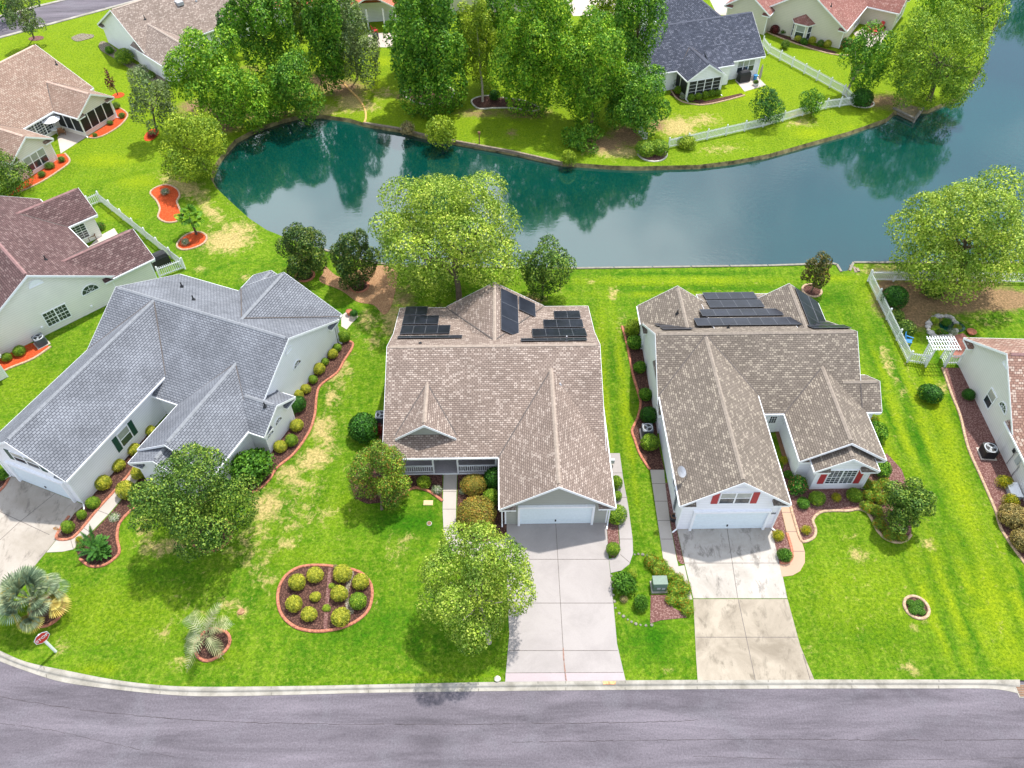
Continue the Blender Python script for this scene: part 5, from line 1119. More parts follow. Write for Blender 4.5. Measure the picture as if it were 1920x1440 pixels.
# ------------------------------------------------------------------ plants
def np_mesh(name, V, F, mat):
    me = bpy.data.meshes.new(name); nv, nf = len(V), len(F); k = F.shape[1]
    me.vertices.add(nv); me.vertices.foreach_set('co', V.astype(np.float32).ravel())
    me.loops.add(nf*k); me.loops.foreach_set('vertex_index', F.astype(np.int32).ravel())
    me.polygons.add(nf); me.polygons.foreach_set('loop_start', np.arange(0, nf*k, k, dtype=np.int32)); me.polygons.foreach_set('loop_total', np.full(nf, k, np.int32))
    me.materials.append(mat); me.update(calc_edges=True); return me
def quads(Pc, Nn, size, rs, asp=.55, bend=.0):
    """leaf cards centred on Pc facing Nn"""
    n = len(Pc); r = rs.normal(size=(n, 3)); t = np.cross(Nn, r); t /= np.linalg.norm(t, axis=1)[:, None]+1e-9; b = np.cross(Nn, t)
    s = size*rs.uniform(.65, 1.35, n)[:, None]; t = t*s*.5; b = b*s*.5*asp
    V = np.stack([Pc-t, Pc+b-t*.1+Nn*s*.08, Pc+t, Pc-b-t*.1+Nn*s*.08], 1).reshape(-1, 3)
    return V, np.arange(4*n).reshape(n, 4)
def crown(name, R, Rz, n, leaf, mat, seed=1, nb=26, br=.40, shape='round', up=.25, gap=0., droop=0., flat=.0, asp=.6):
    """foliage made of leaf cards spread over many overlapping clumps inside an uneven outline (origin = crown centre)"""
    rs = np.random.RandomState(seed)
    d = rs.normal(size=(nb, 3)); d /= np.linalg.norm(d, axis=1)[:, None]
    rad = rs.uniform(.30, .78, nb)**.8
    c = d*rad[:, None]
    if shape == 'cone':
        z = rs.uniform(-.9, .95, nb); rr = (1-(z+1)/2)**.75*.72+.08; a = rs.uniform(0, 2*np.pi, nb); c = np.stack([rr*np.cos(a), rr*np.sin(a), z], 1)
    if shape == 'egg': c[:, :2] *= (1-.25*c[:, 2:3])
    cr_ = br*rs.uniform(.65, 1.25, nb)
    if shape == 'cone': cr_ *= (1.15-.55*(c[:, 2]+1)/2)
    k = rs.choice(nb, n, p=cr_**2/np.sum(cr_**2))
    q = rs.normal(size=(n, 3)); q[:, 2] += up; q /= np.linalg.norm(q, axis=1)[:, None]
    rr = cr_[k]*rs.uniform(.74, 1.05, n)
    p = c[k]+q*rr[:, None]
    # thin out leaves buried deep inside other clumps
    deep = np.zeros(n, int)
    for i in range(nb): deep += (np.linalg.norm(p-c[i], axis=1) < cr_[i]*.72)
    keep = (deep == 0) | (rs.rand(n) < .12)
    p, q = p[keep], q[keep]; n = len(p)
    sc = np.array([R*1.13, R*1.13, Rz*1.12]); Pw = p*sc
    if droop: Pw[:, 2] -= droop*R*np.clip(np.hypot(p[:, 0], p[:, 1])-.45, 0, 1)**1.5
    N = q+rs.normal(size=(n, 3))*.55; N /= np.linalg.norm(N, axis=1)[:, None]
    V, F = quads(Pw, N, leaf, rs, asp)
    return np_mesh(name, V, F, mat)
def trunk_mesh(name, pts, r0, mat, limbs, zc, R, Rz, seed):
    r = random.Random(seed); mb = MB()
    top = Vector(pts[-1]); n = len(pts)
    mb.tube(pts, [r0*(1-.55*i/(n-1)) for i in range(n)], 8)
    for i in range(limbs):
        a = 2*math.pi*i/limbs+r.uniform(-.3, .3); t = r.uniform(.45, .95); s = Vector(pts[0]).lerp(top, t)
        e = Vector((math.cos(a)*R*r.uniform(.5, .8), math.sin(a)*R*r.uniform(.5, .8), zc+Rz*r.uniform(-.2, .55)))+Vector((top.x, top.y, 0))*.6
        m = s.lerp(e, .5)+Vector((0, 0, -.1*R))
        mb.tube([s, s.lerp(m, .6), m, e], [r0*.45, r0*.36, r0*.25, r0*.08], 6)
    return mb.mesh(name, [mat])
def tree(px, py, zc, rpx, Rz, mat, label, n=9000, leaf=.30, seed=1, shape='round', bark='bark', base=None, lean=None, nb=26, br=.4, cat='tree', name='tree', group=None, limbs=7, tr=None, droop=0., up=.25, z0=0, asp=.6):
    """px,py: middle of the crown in the photo, zc its height, rpx its half width in photo pixels"""
    if py < 205 and zc > 5 and base: zz = zc*1.06; py = py-(zz-zc)*13.5; zc = zz; Rz *= 1.06
    c = P(px, py, zc); R = rpx/ppm(c)
    b = P(*base) if base else Vector((c.x, c.y, 0)); b.z = z0
    e = empty(name, b, 0, label, cat, group)
    if group: e['group'] = group
    off = c-b
    me = crown('crown', R, Rz if Rz > 0 else R, n, leaf, M[mat], seed, nb, br, shape, up, droop=droop, asp=asp)
    link('crown', me, e, off)
    pts = [(0, 0, -.1), (off.x*.15+.05, off.y*.15, zc*.3), (off.x*.5-.05, off.y*.5+.05, zc*.65), (off.x*.85, off.y*.85, zc)]
    if z0: pts = [(a, b_, c_) for a, b_, c_ in pts]
    link('trunk', trunk_mesh('trunk', pts, tr or max(.07, .045*R+.03), M[bark], limbs, zc, R*.9, (Rz if Rz > 0 else R), seed), e)
    return e
T = tree
# --- near the three front houses
T(845, 447, 5.9, 140, 5.0, 'lf_light', 'large light green tree on the bank behind the middle house', 69300, 0.200, 11, nb=60, br=.27, base=(862, 575), limbs=10, up=.45)
T(1023, 505, 3.3, 48, 2.9, 'lf_olive', 'rounded green tree beside the big light green one behind the middle house', 14850, 0.178, 12, base=(1015, 563), nb=30, br=.32)
T(566, 470, 2.6, 47, 2.7, 'lf_magnolia', 'left magnolia with glossy dark leaves', 15675, 0.192, 13, 'egg', base=(572, 517), nb=34, br=.3, asp=.5)
T(664, 487, 2.7, 42, 2.8, 'lf_magnolia', 'right magnolia with glossy dark leaves', 15675, 0.192, 14, 'egg', base=(674, 537), nb=34, br=.3, asp=.5)
T(1806, 440, 5.6, 118, 4.9, 'lf_light', 'large drooping light green tree over the right picket fence', 62700, 0.207, 15, nb=56, br=.29, base=(1795, 548), droop=.25, limbs=10, up=.4)
T(1533, 508, 2.5, 24, 1.7, 'lf_crape', 'small bronze crape myrtle by the water', 2600, .20, 16, 'egg', base=(1522, 545), nb=16, br=.36, cat='small tree')
T(362, 935, 4.3, 102, 2.9, 'lf_olive', 'broad dark green tree on the lawn before the blue grey house', 42900, 0.155, 17, base=(398, 1003), nb=56, br=.27, limbs=9)
T(888, 1095, 4.3, 100, 3.6, 'lf_light', 'yellow green street tree hiding the left side of the clean driveway', 42900, 0.148, 18, base=(917, 1205), nb=52, br=.29, limbs=9, up=.4, bark='bark_pale')
T(1702, 948, 2.2, 50, 1.9, 'lf_olive', 'spiky dark green tree at the corner of the daylily bed', 14025, 0.148, 19, base=(1693, 1000), nb=34, br=.27)
T(712, 885, 2.55, 54, 2.85, 'lf_holly', 'dense egg shaped holly with rusty lower leaves beside the left porch', 26400, 0.118, 20, 'egg', base=(716, 955), nb=60, br=.24, limbs=4)
# --- west bank
T(365, 270, 3.9, 68, 3.3, 'lf_yellow', 'yellow green tree leaning over the left tip of the pond', 21450, 0.222, 21, nb=40, br=.3, base=(385, 320))
T(390, 140, 5.2, 70, 4.6, 'lf_bright', 'bright green tree in front of the long white wall', 21450, 0.281, 22, nb=40, br=.3, base=(378, 215))
T(287, 190, 4.3, 44, 3.6, 'lf_grey', 'thin pale tree beside the small red mulch mound', 6270, 0.222, 23, nb=26, br=.27, base=(294, 248))
T(452, 190, 3.9, 46, 3.3, 'lf_bright', 'green tree just right of the bright green one', 12375, 0.252, 24, base=(455, 238), nb=30)
T(545, 160, 4.2, 46, 3.6, 'lf_mid', 'tree with pale tips above the dark end of the pond', 14850, 0.244, 25, 'egg', base=(535, 215), nb=30)
T(500, 190, 2.6, 34, 2.4, 'lf_bright', 'low green tree dipping over the shady shore', 8250, 0.222, 26, base=(505, 222), nb=20)
T(490, 50, 7.0, 58, 5.6, 'lf_mid', 'tall dark green tree behind the west bank', 21450, 0.311, 27, base=(505, 130), nb=40, br=.3)
T(606, 62, 7.6, 42, 6.4, 'lf_mid', 'tall narrow green tree left of the red roof', 18150, 0.296, 28, 'egg', base=(612, 135), nb=36, br=.3)
T(665, 90, 5.2, 42, 4.7, 'lf_grey', 'grey green tree standing in a bark ring on the far bank', 14850, 0.252, 29, base=(670, 148), nb=30, bark='bark_pale')
T(432, 62, 3.4, 22, 2.6, 'lf_dark', 'dark bushy tree against the taupe roof', 4950, 0.252, 30, base=(440, 92), nb=16)
T(560, 22, 5.5, 32, 4.2, 'lf_olive', 'olive tree at the top edge right of the tall dark one', 8250, 0.281, 31, base=(566, 75), nb=20)
T(640, 18, 6.5, 34, 5.0, 'lf_bright', 'light tree crown at the top edge beside the red roof', 9075, 0.281, 32, base=(645, 78), nb=24)
T(553, 22, 2.2, 9, 2.4, 'lf_hedge', 'narrow dark conifer near the top left centre', 900, .26, 33, 'cone', base=(553, 40), nb=18)
T(45, 28, 4.2, 34, 3.3, 'lf_grey', 'sparse grey roadside tree in the top left corner', 4950, 0.222, 34, nb=30, br=.22, base=(64, 72), limbs=12)
T(8, 6, 2.5, 22, 2.5, 'lf_dark', 'dark bush cut by the top left corner', 1600, .32, 35)
T(6, 325, 2.4, 40, 2.5, 'lf_olive', 'dark olive conifer at the corner of the lower left wing', 11550, 0.178, 36, base=(16, 352), nb=30)
# --- far bank
T(800, 90, 7.2, 74, 7.2, 'lf_mid', 'very large dark green tree on the far lawn', 42900, 0.296, 41, 'egg', base=(805, 175), nb=64, br=.27, limbs=9)
T(775, 20, 7.5, 46, 5.0, 'lf_bright', 'green crown at the top edge above the large dark tree', 13200, 0.311, 42, base=(775, 90), nb=30)
T(897, 85, 5.6, 42, 5.2, 'lf_yellow', 'pale yellow green tree with slim trunks in a stone ring', 14850, 0.237, 43, base=(905, 191), nb=40, br=.26, bark='bark_pale')
T(1000, 85, 7.6, 80, 7.3, 'lf_bright', 'huge bright green tree in the middle of the far bank', 42900, 0.296, 44, base=(1000, 190), nb=64, br=.27, limbs=9)
T(925, 40, 7.0, 34, 4.5, 'lf_mid', 'green tree between the pale tree and the top edge', 9075, 0.281, 45, base=(930, 110), nb=24)
T(1112, 130, 6.6, 66, 6.2, 'lf_bright', 'fresh green tree between the huge tree and the charcoal roof', 36300, 0.266, 46, base=(1108, 248), nb=56, br=.28, limbs=9)
T(1192, 62, 7.6, 46, 6.4, 'lf_mid', 'tall green tree against the left end of the charcoal roof', 18150, 0.281, 47, base=(1195, 165), nb=36, br=.29)
T(1193, 185, 4.0, 60, 3.6, 'lf_mid', 'lower rounded green tree shading the fence end', 21450, 0.244, 48, base=(1190, 245), nb=40, br=.3)
T(1140, 20, 7.4, 34, 4.4, 'lf_yellow', 'yellow tipped crown at the top edge left of the charcoal roof', 8250, 0.281, 49, base=(1140, 85), nb=20)
T(1755, 112, 5.6, 104, 5.2, 'lf_pine', 'big clumpy yellow green pine leaning over the dock', 34650, 0.244, 50, base=(1742, 188), nb=80, br=.19, limbs=14, asp=.45)
T(1832, 22, 6.6, 56, 5.0, 'lf_pine', 'second pine beyond the first at the top right', 13200, 0.266, 51, base=(1838, 85), nb=40, br=.23, asp=.45)
T(1620, 115, 4.4, 40, 3.4, 'lf_mid', 'leaning green tree with a bare stem at the picket fence corner', 12375, 0.237, 52, base=(1584, 180), nb=28, bark='bark_pale', tr=.17)
T(1760, 10, 5.5, 36, 3.5, 'lf_bright', 'green crown at the top edge beside the brown roof', 6600, 0.266, 53, base=(1768, 55), nb=20)
T(1441, 200, 2.1, 29, 1.9, 'lf_dark', 'small round dark tree before the fence of the charcoal roofed house', 6930, 0.163, 54, base=(1441, 232), nb=24, cat='small tree')
T(1521, 194, 1.6, 21, 1.35, 'lf_mid', 'small yellow topped tree before the pickets', 2600, .2, 55, base=(1521, 214), nb=18, cat='small tree')
T(206, 152, 2.0, 9, 1.7, 'lf_plum', 'thin dark sapling in a red mulch ring', 380, .2, 56, base=(221, 178), nb=14, cat='sapling', br=.3)
T(1093, 260, .9, 34, 1.0, 'lf_mid', 'low green thicket below the trees of the far bank', 2600, .26, 57, base=(1095, 262), nb=20, cat='shrub', name='shrub', limbs=3)

for i_, (x_, y_, h_) in enumerate(((84, 131, 9), (91, 123, 8), (99, 117, 9), (78, 138, 9.5))):
    qx, qy = px_of(x_, y_, h_*.6)
    T(qx, qy, h_*.6, 62, h_*.55, 'lf_mid', ('leafy tree past the right edge where the far bank turns', 'second leafy tree past the right edge of the view', 'third leafy tree past the right edge of the view', 'tall leafy tree beyond the upper right corner')[i_], 8000, .36, 90+i_, base=px_of(x_, y_, 0))
# clipped and loose shrubs ------------------------------------------------
SH = {}
def shrub_mesh(kind):
    if kind in SH: return SH[kind]
    spec = {  # material, leaf size, count, flattening, clump count, clump radius
        'gold': ('lf_gold', .085, 3400, .88), 'box': ('lf_box', .085, 3400, .92), 'hedge': ('lf_hedge', .09, 3200, .92), 'lime': ('lf_yellow', .10, 2400, .85), 'tuft': ('lf_grass_clump', .12, 2200, .8),
        'amber': ('lf_amber', .06, 6000, .85), 'bronze': ('lf_brown', .09, 3600, .8), 'red': ('lf_red', .10, 1400, .8), 'plum': ('lf_plum', .10, 2000, .9), 'rose': ('lf_rose', .11, 2200, .85), 'yflower': ('lf_yflower', .08, 2600, .85),
        'wflower': ('lf_wflower', .09, 1500, .8), 'daylily': ('lf_daylily', .16, 1500, .7), 'dry': ('lf_dry', .10, 900, .8), 'mid': ('lf_mid', .12, 2600, .85), 'olive': ('lf_olive', .10, 1600, .8)}[kind]
    mat, leaf, n, fl = spec; rs = np.random.RandomState(len(SH)+70)
    loose = kind in ('tuft', 'red', 'rose', 'yflower', 'wflower', 'daylily', 'dry', 'mid', 'olive', 'lime')
    d = rs.normal(size=(n, 3)); d /= np.linalg.norm(d, axis=1)[:, None]; d[:, 2] = np.where(d[:, 2] < -.55, -d[:, 2], d[:, 2])
    lump = np.zeros(n)
    for i in range(14):
        v = rs.normal(size=3); v /= np.linalg.norm(v); lump += np.clip((d@v)-.55, 0, 1)*rs.uniform(-.2, .35)
    r = (1+lump*(1.2 if loose else .45))*rs.uniform(.5 if loose else .86, 1.06, n)
    p = d*r[:, None]; p[:, 2] = p[:, 2]*fl+fl*.85
    nn = d+rs.normal(size=(n, 3))*(.8 if loose else .5); nn /= np.linalg.norm(nn, axis=1)[:, None]
    V, F = quads(p, nn, leaf*(1.5 if loose else 1.35), rs, .62 if kind != 'daylily' else .22)
    V2, F2 = V, F
    # inner body of the same leaves so nothing shines through
    n2 = 500; d = rs.normal(size=(n2, 3)); d /= np.linalg.norm(d, axis=1)[:, None]; p = d*rs.uniform(.3, .7, n2)[:, None]; p[:, 2] = p[:, 2]*fl+fl*.85
    Vb, Fb = quads(p, d, .42, rs, .8); V2 = np.vstack([V, Vb]); F2 = np.vstack([F, Fb+len(V)])
    SH[kind] = np_mesh('foliage', V2, F2, M[mat])
    mb = MB()
    for k in range(4): a = k*1.6; mb.tube([(0, 0, -.05), (.15*math.cos(a), .15*math.sin(a), .4), (.45*math.cos(a), .45*math.sin(a), 1.0)], [.05, .04, .02], 5)
    SH[kind+'_stem'] = mb.mesh('stem', [M['bark']]); return SH[kind]
def shrub(px, py, rpx, kind, label, flat=1.0, name='shrub', cat='shrub', group=None, wx=1., z0=0):
    """px,py,rpx: middle and half width of the shrub in the photo"""
    me = shrub_mesh(kind); r = rpx/ppm(P(px, py, .5)); c = P(px, py, min(.9*r*flat, 1.6)); r = rpx/ppm(c)
    e = empty(name, (c.x, c.y, z0), random.Random(int(px*7+py)).uniform(0, 6), label, cat, group)
    jr = random.Random(int(px*13+py*5)); link('foliage', me, e, (0, 0, .02), 0, (r*wx*jr.uniform(.93, 1.08), r*jr.uniform(.93, 1.08), r*flat*jr.uniform(.88, 1.1))); link('stem', SH[kind+'_stem'], e, (0, 0, 0), 0, (r, r, r*flat))
    return e
s = shrub
gB = 'shrubs along the right wall of the blue grey house'
for x, y, r, k, lb in ((644, 629, 12, 'box', 'topmost ball shrub by the rear corner of the blue grey house'), (632, 651, 8.5, 'box', 'small ball shrub second from the rear corner'), (624, 663, 9.5, 'gold', 'third ball shrub down the blue grey wall'),
    (609, 678, 7.5, 'box', 'small shrub below the half round window'), (598, 691, 11, 'gold', 'golden ball shrub beside the half round window'), (587, 711, 8.5, 'box', 'little golden green ball midway along the wall'), (573, 728, 9.5, 'gold', 'golden ball just above the side wing'),
    (559, 739, 10, 'gold', 'pale golden ball touching the dark green ball'), (558, 757, 15, 'hedge', 'large dark green ball at the side wing'), (556, 796, 12, 'gold', 'golden ball at the corner of the side wing'), (546, 825, 12.5, 'box', 'green ball below the golden corner ball'), (525, 836, 12, 'gold', 'golden ball at the low end of the wall bed')):
    s(x, y, r, k, lb, group=gB)
gW = 'shrubs along the left garage wing'
for x, y, r, k, lb in ((281, 806, 10.5, 'gold', 'golden shrub tucked between the two wings of the blue grey house'), (251, 841, 12, 'gold', 'golden shrub under the green shuttered window'), (221, 871, 12.5, 'gold', 'golden shrub halfway along the garage wing wall'), (260, 883, 14.5, 'gold', 'golden shrub beside the dark tree crown'),
    (192, 904, 15.5, 'gold', 'larger golden shrub near the garage corner'), (236, 918, 18, 'gold', 'largest golden shrub right of the narrow walk'), (174, 942, 12, 'box', 'green shrub at the garage corner'), (153, 965, 9, 'box', 'small green shrub below the garage corner'), (127, 988, 12, 'box', 'green shrub at the tip of the walk bed')):
    s(x, y, r, k, lb, group=gW)
s(148, 1011, 7, 'yflower', 'small yellow flowers at the end of the left walk', .8); s(150, 1024, 8, 'rose', 'pale blooms left of the sago palm', .7)
s(214, 970, 11, 'wflower', 'flat grey green rosette in the walk bed', .35); s(4, 888, 11, 'mid', 'green bush at the left edge by the garage')
s(472, 872, 38, 'tuft', 'big fresh green bush at the front of the blue grey house', .8); s(440, 868, 22, 'tuft', 'smaller green bush joined to the big fresh one')
s(395, 1008, 22, 'tuft', 'low green plants under the dark lawn tree', .35); s(272, 985, 9, 'lime', 'yellow sprig at the left edge of the dark lawn tree', .8)
gO = 'clipped golden balls in the oval bed'
for x, y, r, lb in ((590, 1076, 15, 'golden ball at the top left of the oval bed'), (557, 1091, 16, 'golden ball at the upper left rim of the oval bed'), (642, 1074, 17, 'golden ball at the top centre of the oval bed'), (676, 1090, 16, 'golden ball at the upper right rim of the oval bed'), (591, 1118, 10, 'smallest golden ball, in the middle of the oval bed'),
    (636, 1112, 16, 'golden ball right of the smallest one'), (671, 1126, 16, 'golden ball at the right rim of the oval bed'), (551, 1131, 15, 'golden ball at the left rim of the oval bed'), (579, 1150, 15, 'golden ball at the lower left of the oval bed'), (638, 1156, 18, 'largest golden ball, at the bottom of the oval bed')):
    s(x, y, r, 'gold' if x != 671 else 'box', lb, .95, group=gO)
s(622, 1098, 6, 'lime', 'weedy strip sprig in the oval bed', .5); s(612, 1140, 7, 'lime', 'weedy sprig low in the oval bed', .5); s(629, 1062, 5, 'dry', 'grey sprig above the oval bed', .8)
# middle house
s(680, 801, 27, 'hedge', 'dark green ball between holly and air conditioner'); s(705, 806, 12, 'red', 'dark red shrub beside the dark green ball', .8)
s(795, 902, 13, 'lime', 'small lime shrub below the left porch'); s(820, 918, 10, 'wflower', 'thin flowering plant left of the front walk', .8)
s(889, 906, 23, 'amber', 'amber tinged round bush right of the front walk', .95); s(928, 895, 20, 'hedge', 'dark green bush against the garage and porch corner', 1.1); s(921, 932, 17, 'box', 'green ball beside the amber bushes', 1.05)
s(893, 962, 34, 'amber', 'large amber tinged bush right of the front walk', .95); s(866, 921, 6, 'wflower', 'tiny white flowers beside the front walk', .7); s(868, 975, 7, 'wflower', 'white flowering sprig by the large amber bush', .7)
s(1155, 905, 12.5, 'box', 'upper bush along the right side of the sage garage', 1.2); s(1157, 929, 10, 'box', 'middle small bush along the sage garage wall'); s(1156, 963, 18.5, 'box', 'largest bush at the front right corner of the sage garage', 1.05); s(1150, 1028, 13, 'box', 'egg shaped bush at the end of the strip by the clean driveway', 1.15)
# between the driveways
s(1171, 1093, 20, 'tuft', 'bright green mound right of the clean driveway'); s(1202, 1130, 14, 'tuft', 'smaller bright green mound by the gravel patch', 1.05); s(1170, 1123, 8, 'dry', 'small pale sprig below the bright mound', .8); s(1186, 1074, 9, 'lime', 'yellowish sprig above the bright mound', .7)
gL = 'daylily clumps round the green utility cabinet'
for i, (x, y, r, w) in enumerate(((1222, 1050, 15, 'left of the cabinet back'), (1240, 1058, 14, 'behind the cabinet'), (1232, 1068, 12, 'touching the back of the cabinet'), (1256, 1075, 14, 'at the upper right of the cabinet'), (1272, 1086, 14, 'nearest the side walk'), (1266, 1104, 15, 'right of the cabinet'), (1284, 1102, 14, 'spilling over the stained driveway'), (1260, 1122, 13, 'at the gravel edge'), (1280, 1124, 14, 'beside the driveway edge'), (1288, 1142, 12, 'lowest by the driveway'))):
    s(x, y, r, 'daylily', 'orange flowering daylily clump '+w, .8, 'daylily_clump', 'flowers', gL)
# left wall of right middle house
s(1190, 612, 17, 'lime', 'loose tall yellowish shrub at the rear corner of the white wall', 1.3); s(1192, 640, 14, 'mid', 'dark bush below the loose shrub'); s(1200, 688, 11, 'mid', 'small bush midway down the white wall'); s(1211, 738, 12, 'mid', 'bush above the big ball on the white wall')
s(1217, 777, 17, 'hedge', 'dark ball just above the air conditioner'); s(1219, 828, 17, 'box', 'green ball just below the air conditioner')
# front of right middle house
s(1496, 909, 19, 'rose', 'coral flowering shrub beside the bay window'); s(1470, 861, 8, 'yflower', 'yellow flowers in the recessed entry'); s(1478, 889, 8, 'tuft', 'green tuft at the entry walk'); s(1507, 942, 12, 'tuft', 'green tuft left in the bay bed', .85)
s(1532, 934, 14, 'box', 'green ball left of centre in the bay bed', .85); s(1569, 932, 8.5, 'yflower', 'small yellow plant in the middle of the bay bed'); s(1602, 928, 14.5, 'box', 'green ball right in the bay bed', .9)
s(1512, 993, 9.5, 'yflower', 'yellow mound at the tip of the bay bed'); s(1460, 1003, 10.5, 'yflower', 'yellow mound in the narrow bed by the stained driveway'); s(1472, 1040, 12.5, 'tuft', 'green ball at the end of the narrow bed')
gD = 'daylilies at the right of the bay window'
for x, y, r, w in ((1622, 905, 14, 'at the bay corner'), (1640, 912, 14, 'behind the middle'), (1660, 905, 13, 'below the shrub by the wing'), (1630, 928, 13, 'left of centre'), (1650, 932, 15, 'in the centre'), (1668, 928, 12, 'left of the spiky tree crown'), (1628, 950, 13, 'by the scalloped kerb'), (1645, 956, 14, 'above the kerb dip'), (1650, 980, 13, 'below the spiky tree at left'), (1668, 1000, 14, 'at the bottom of the bed'), (1690, 1004, 13, 'under the spiky tree')):
    s(x, y, r, 'daylily', 'daylily clump '+w, .8, 'daylily_clump', 'flowers', gD)
s(1645, 808, 20, 'mid', 'leafy bush behind the bay wing', 1.1); s(1655, 876, 17, 'mid', 'dark bush at the right corner of the bay wing'); s(1640, 784, 9, 'daylily', 'orange blooms beside the right wall')
s(1747, 736, 20, 'hedge', 'lone dark bush on the right lawn')
gR = 'spiky plants in the little round bed'
for x, y, w in ((1709, 1131, 'upper left'), (1724, 1132, 'upper right'), (1712, 1145, 'lower left'), (1727, 1146, 'lower right'), (1718, 1139, 'central')): s(x, y, 8, 'tuft', w+' spiky plant in the little round bed', .7, 'spiky_plant', 'plant', gR)
# far right bed
s(1817, 739, 12, 'hedge', 'small dark ball by the far right wall'); s(1886, 902, 13.5, 'yflower', 'yellow flowering shrub above the white box'); s(1897, 938, 14.5, 'yflower', 'yellow flowering shrub below the white box'); s(1904, 966, 25, 'bronze', 'large bronze mound at the right edge'); s(1925, 1012, 22, 'bronze', 'lower bronze mound cut by the right edge')
# fenced yard
s(1680, 555, 22, 'hedge', 'dark bush inside the right picket fence', 1.2); s(1683, 591, 15, 'olive', 'middle bush inside the right picket fence'); s(1700, 612, 19, 'olive', 'lowest bush inside the right picket fence', 1.1); s(1752, 540, 21, 'olive', 'shady bush under the drooping tree')
gP = 'plants in the stone water garden'
for x, y, k, w in ((1752, 600, 'lime', 'upper'), (1775, 604, 'tuft', 'middle'), (1795, 612, 'daylily', 'right'), (1765, 622, 'rose', 'lower'), (1788, 622, 'wflower', 'lowest right')): s(x, y, 8, k, w+' plant in the stone water garden', .8, 'garden_plant', 'plant', gP)
# left yards
s(35, 657, 11, 'box', 'ball shrub nearer the air conditioner of the plum roofed house'); s(12, 669, 9.5, 'box', 'ball shrub at the left edge by the plum roofed house')
s(308, 358, 8, 'wflower', 'white blooms at the top of the hourglass bed'); s(347, 452, 8, 'wflower', 'white blooms at the left of the little palm')
s(188, 424, 8, 'rose', 'reddish plants on the narrow patio')
gJ = 'young shrubs in the orange beds'
for x, y, r, w in ((217, 197, 8, 'at the porch corner'), (228, 215, 7, 'at the right end of the porch bed'), (206, 229, 6, 'before the porch screens'), (178, 253, 5, 'at the left end of the porch bed'), (92, 309, 9, 'below the triple window'), (78, 326, 7, 'lowest in the long bed'), (115, 298, 7, 'at the tip of the long bed')): s(x, y, r, 'olive', 'young shrub '+w, .9, group=gJ)
s(284, 251, 9, 'red', 'red leaved mound beside the thin pale tree', .6)
s(232, 105, 16, 'box', 'large green ball by the long white wall'); s(205, 94, 7, 'mid', 'small shrub left of the large green ball'); s(262, 127, 12, 'wflower', 'grey flowering shrub right of the large green ball'); s(284, 140, 8, 'olive', 'small shrub at the end of the white wall')
# far bank
s(828, 246, 29, 'lime', 'vivid lime green shrub overhanging the far bulkhead', 1.15); s(764, 239, 14, 'dry', 'dry twiggy bush on the far bulkhead'); s(1066, 295, 15, 'lime', 'small lime bush at the far shore'); s(928, 178, 11, 'hedge', 'dark round shrub beside the pale slim tree')
s(1212, 276, 19, 'box', 'left lobe of the clipped hedge by the fence', .9); s(1237, 276, 18, 'box', 'right lobe of the clipped hedge by the fence', .9); s(1288, 264, 17, 'lime', 'yellow bush against the far pickets', .8); s(1617, 181, 20, 'hedge', 'large clipped ball at the picket fence corner')
s(1262, 148, 13, 'wflower', 'pale hydrangea beside the far screened porch', 1.3); s(1272, 169, 8, 'box', 'shrub at the left of the far porch'); s(1280, 180, 6, 'wflower', 'small pale plant at the far porch corner')
gG = 'row of clipped balls below the far porch screens'
for x, y, w in ((1296, 184, 'first'), (1309, 182, 'second'), (1322, 179, 'third'), (1334, 176, 'fourth'), (1346, 174, 'fifth')): s(x, y-1, 7.2, 'box', w+' clipped ball from the left below the far porch screens', .95, group=gG)
s(1453, 55, 9, 'plum', 'dark red ball by the white door at the top right'); s(1473, 82, 9, 'olive', 'bronze shrub in a ring at the top right', 1.1)
gH = 'shrubs below the bay window at the top right'
for x, y, k, w in ((1497, 71, 'gold', 'golden ball left of the bay window'), (1508, 77, 'tuft', 'green ball in front of the bay window'), (1523, 75, 'gold', 'golden ball right of the bay window'), (1539, 80, 'rose', 'flowering shrub right of the bay window'), (1552, 82, 'gold', 'last golden ball toward the house corner'), (1470, 57, 'rose', 'flowering shrub beside the dark red ball')): s(x, y, 7, k, w, group=gH)
s(1590, 82, 13, 'rose', 'flowering bush at the patio of the top right house'); s(1612, 80, 14, 'rose', 'second flowering bush at the top right patio')
s(1660, 42, 8, 'wflower', 'white flowering plant at the far end of the top right patio'); s(700, 82, 8, 'wflower', 'pale plants at the small cluttered patio'); s(745, 78, 9, 'rose', 'blooming pots beside the small cluttered patio')

# palms ------------------------------------------------------------------
def fan_frond(V, F, o, d, L, petiole, nfold=22, spread=2.5, droop=.5, wid=.06):
    """a fan leaf: stalk from o along d, then narrow segments radiating from its tip"""
    d = d.normalized(); side = d.cross(Vector((0, 0, 1))); side = side.normalized() if side.length > 1e-3 else Vector((1, 0, 0)); upv = side.cross(d)
    tip = o+d*petiole
    def quad(a, b, w, nrm):
        x = (b-a).cross(nrm); x = x.normalized()*w if x.length > 1e-9 else Vector((w, 0, 0)); k = len(V)
        V.extend([a-x*.4, a+x*.4, a.lerp(b, .55)+x, b, a.lerp(b, .55)-x]); F.append((k, k+1, k+2, k+3, k+4))
    quad(o, tip, .03, upv); quad(o, tip, .03, side)
    for i in range(nfold):
        t = (i/(nfold-1)-.5)*spread; dd = (d*math.cos(t)+side*math.sin(t)); LL = L*(1-.25*abs(t)/spread*2)
        mid = tip+dd*LL*.55; end = mid+(dd+Vector((0, 0, -droop))).normalized()*LL*.5
        quad(tip, mid+(mid-tip)*.05, wid, upv); quad(mid, end, wid*.6, upv)
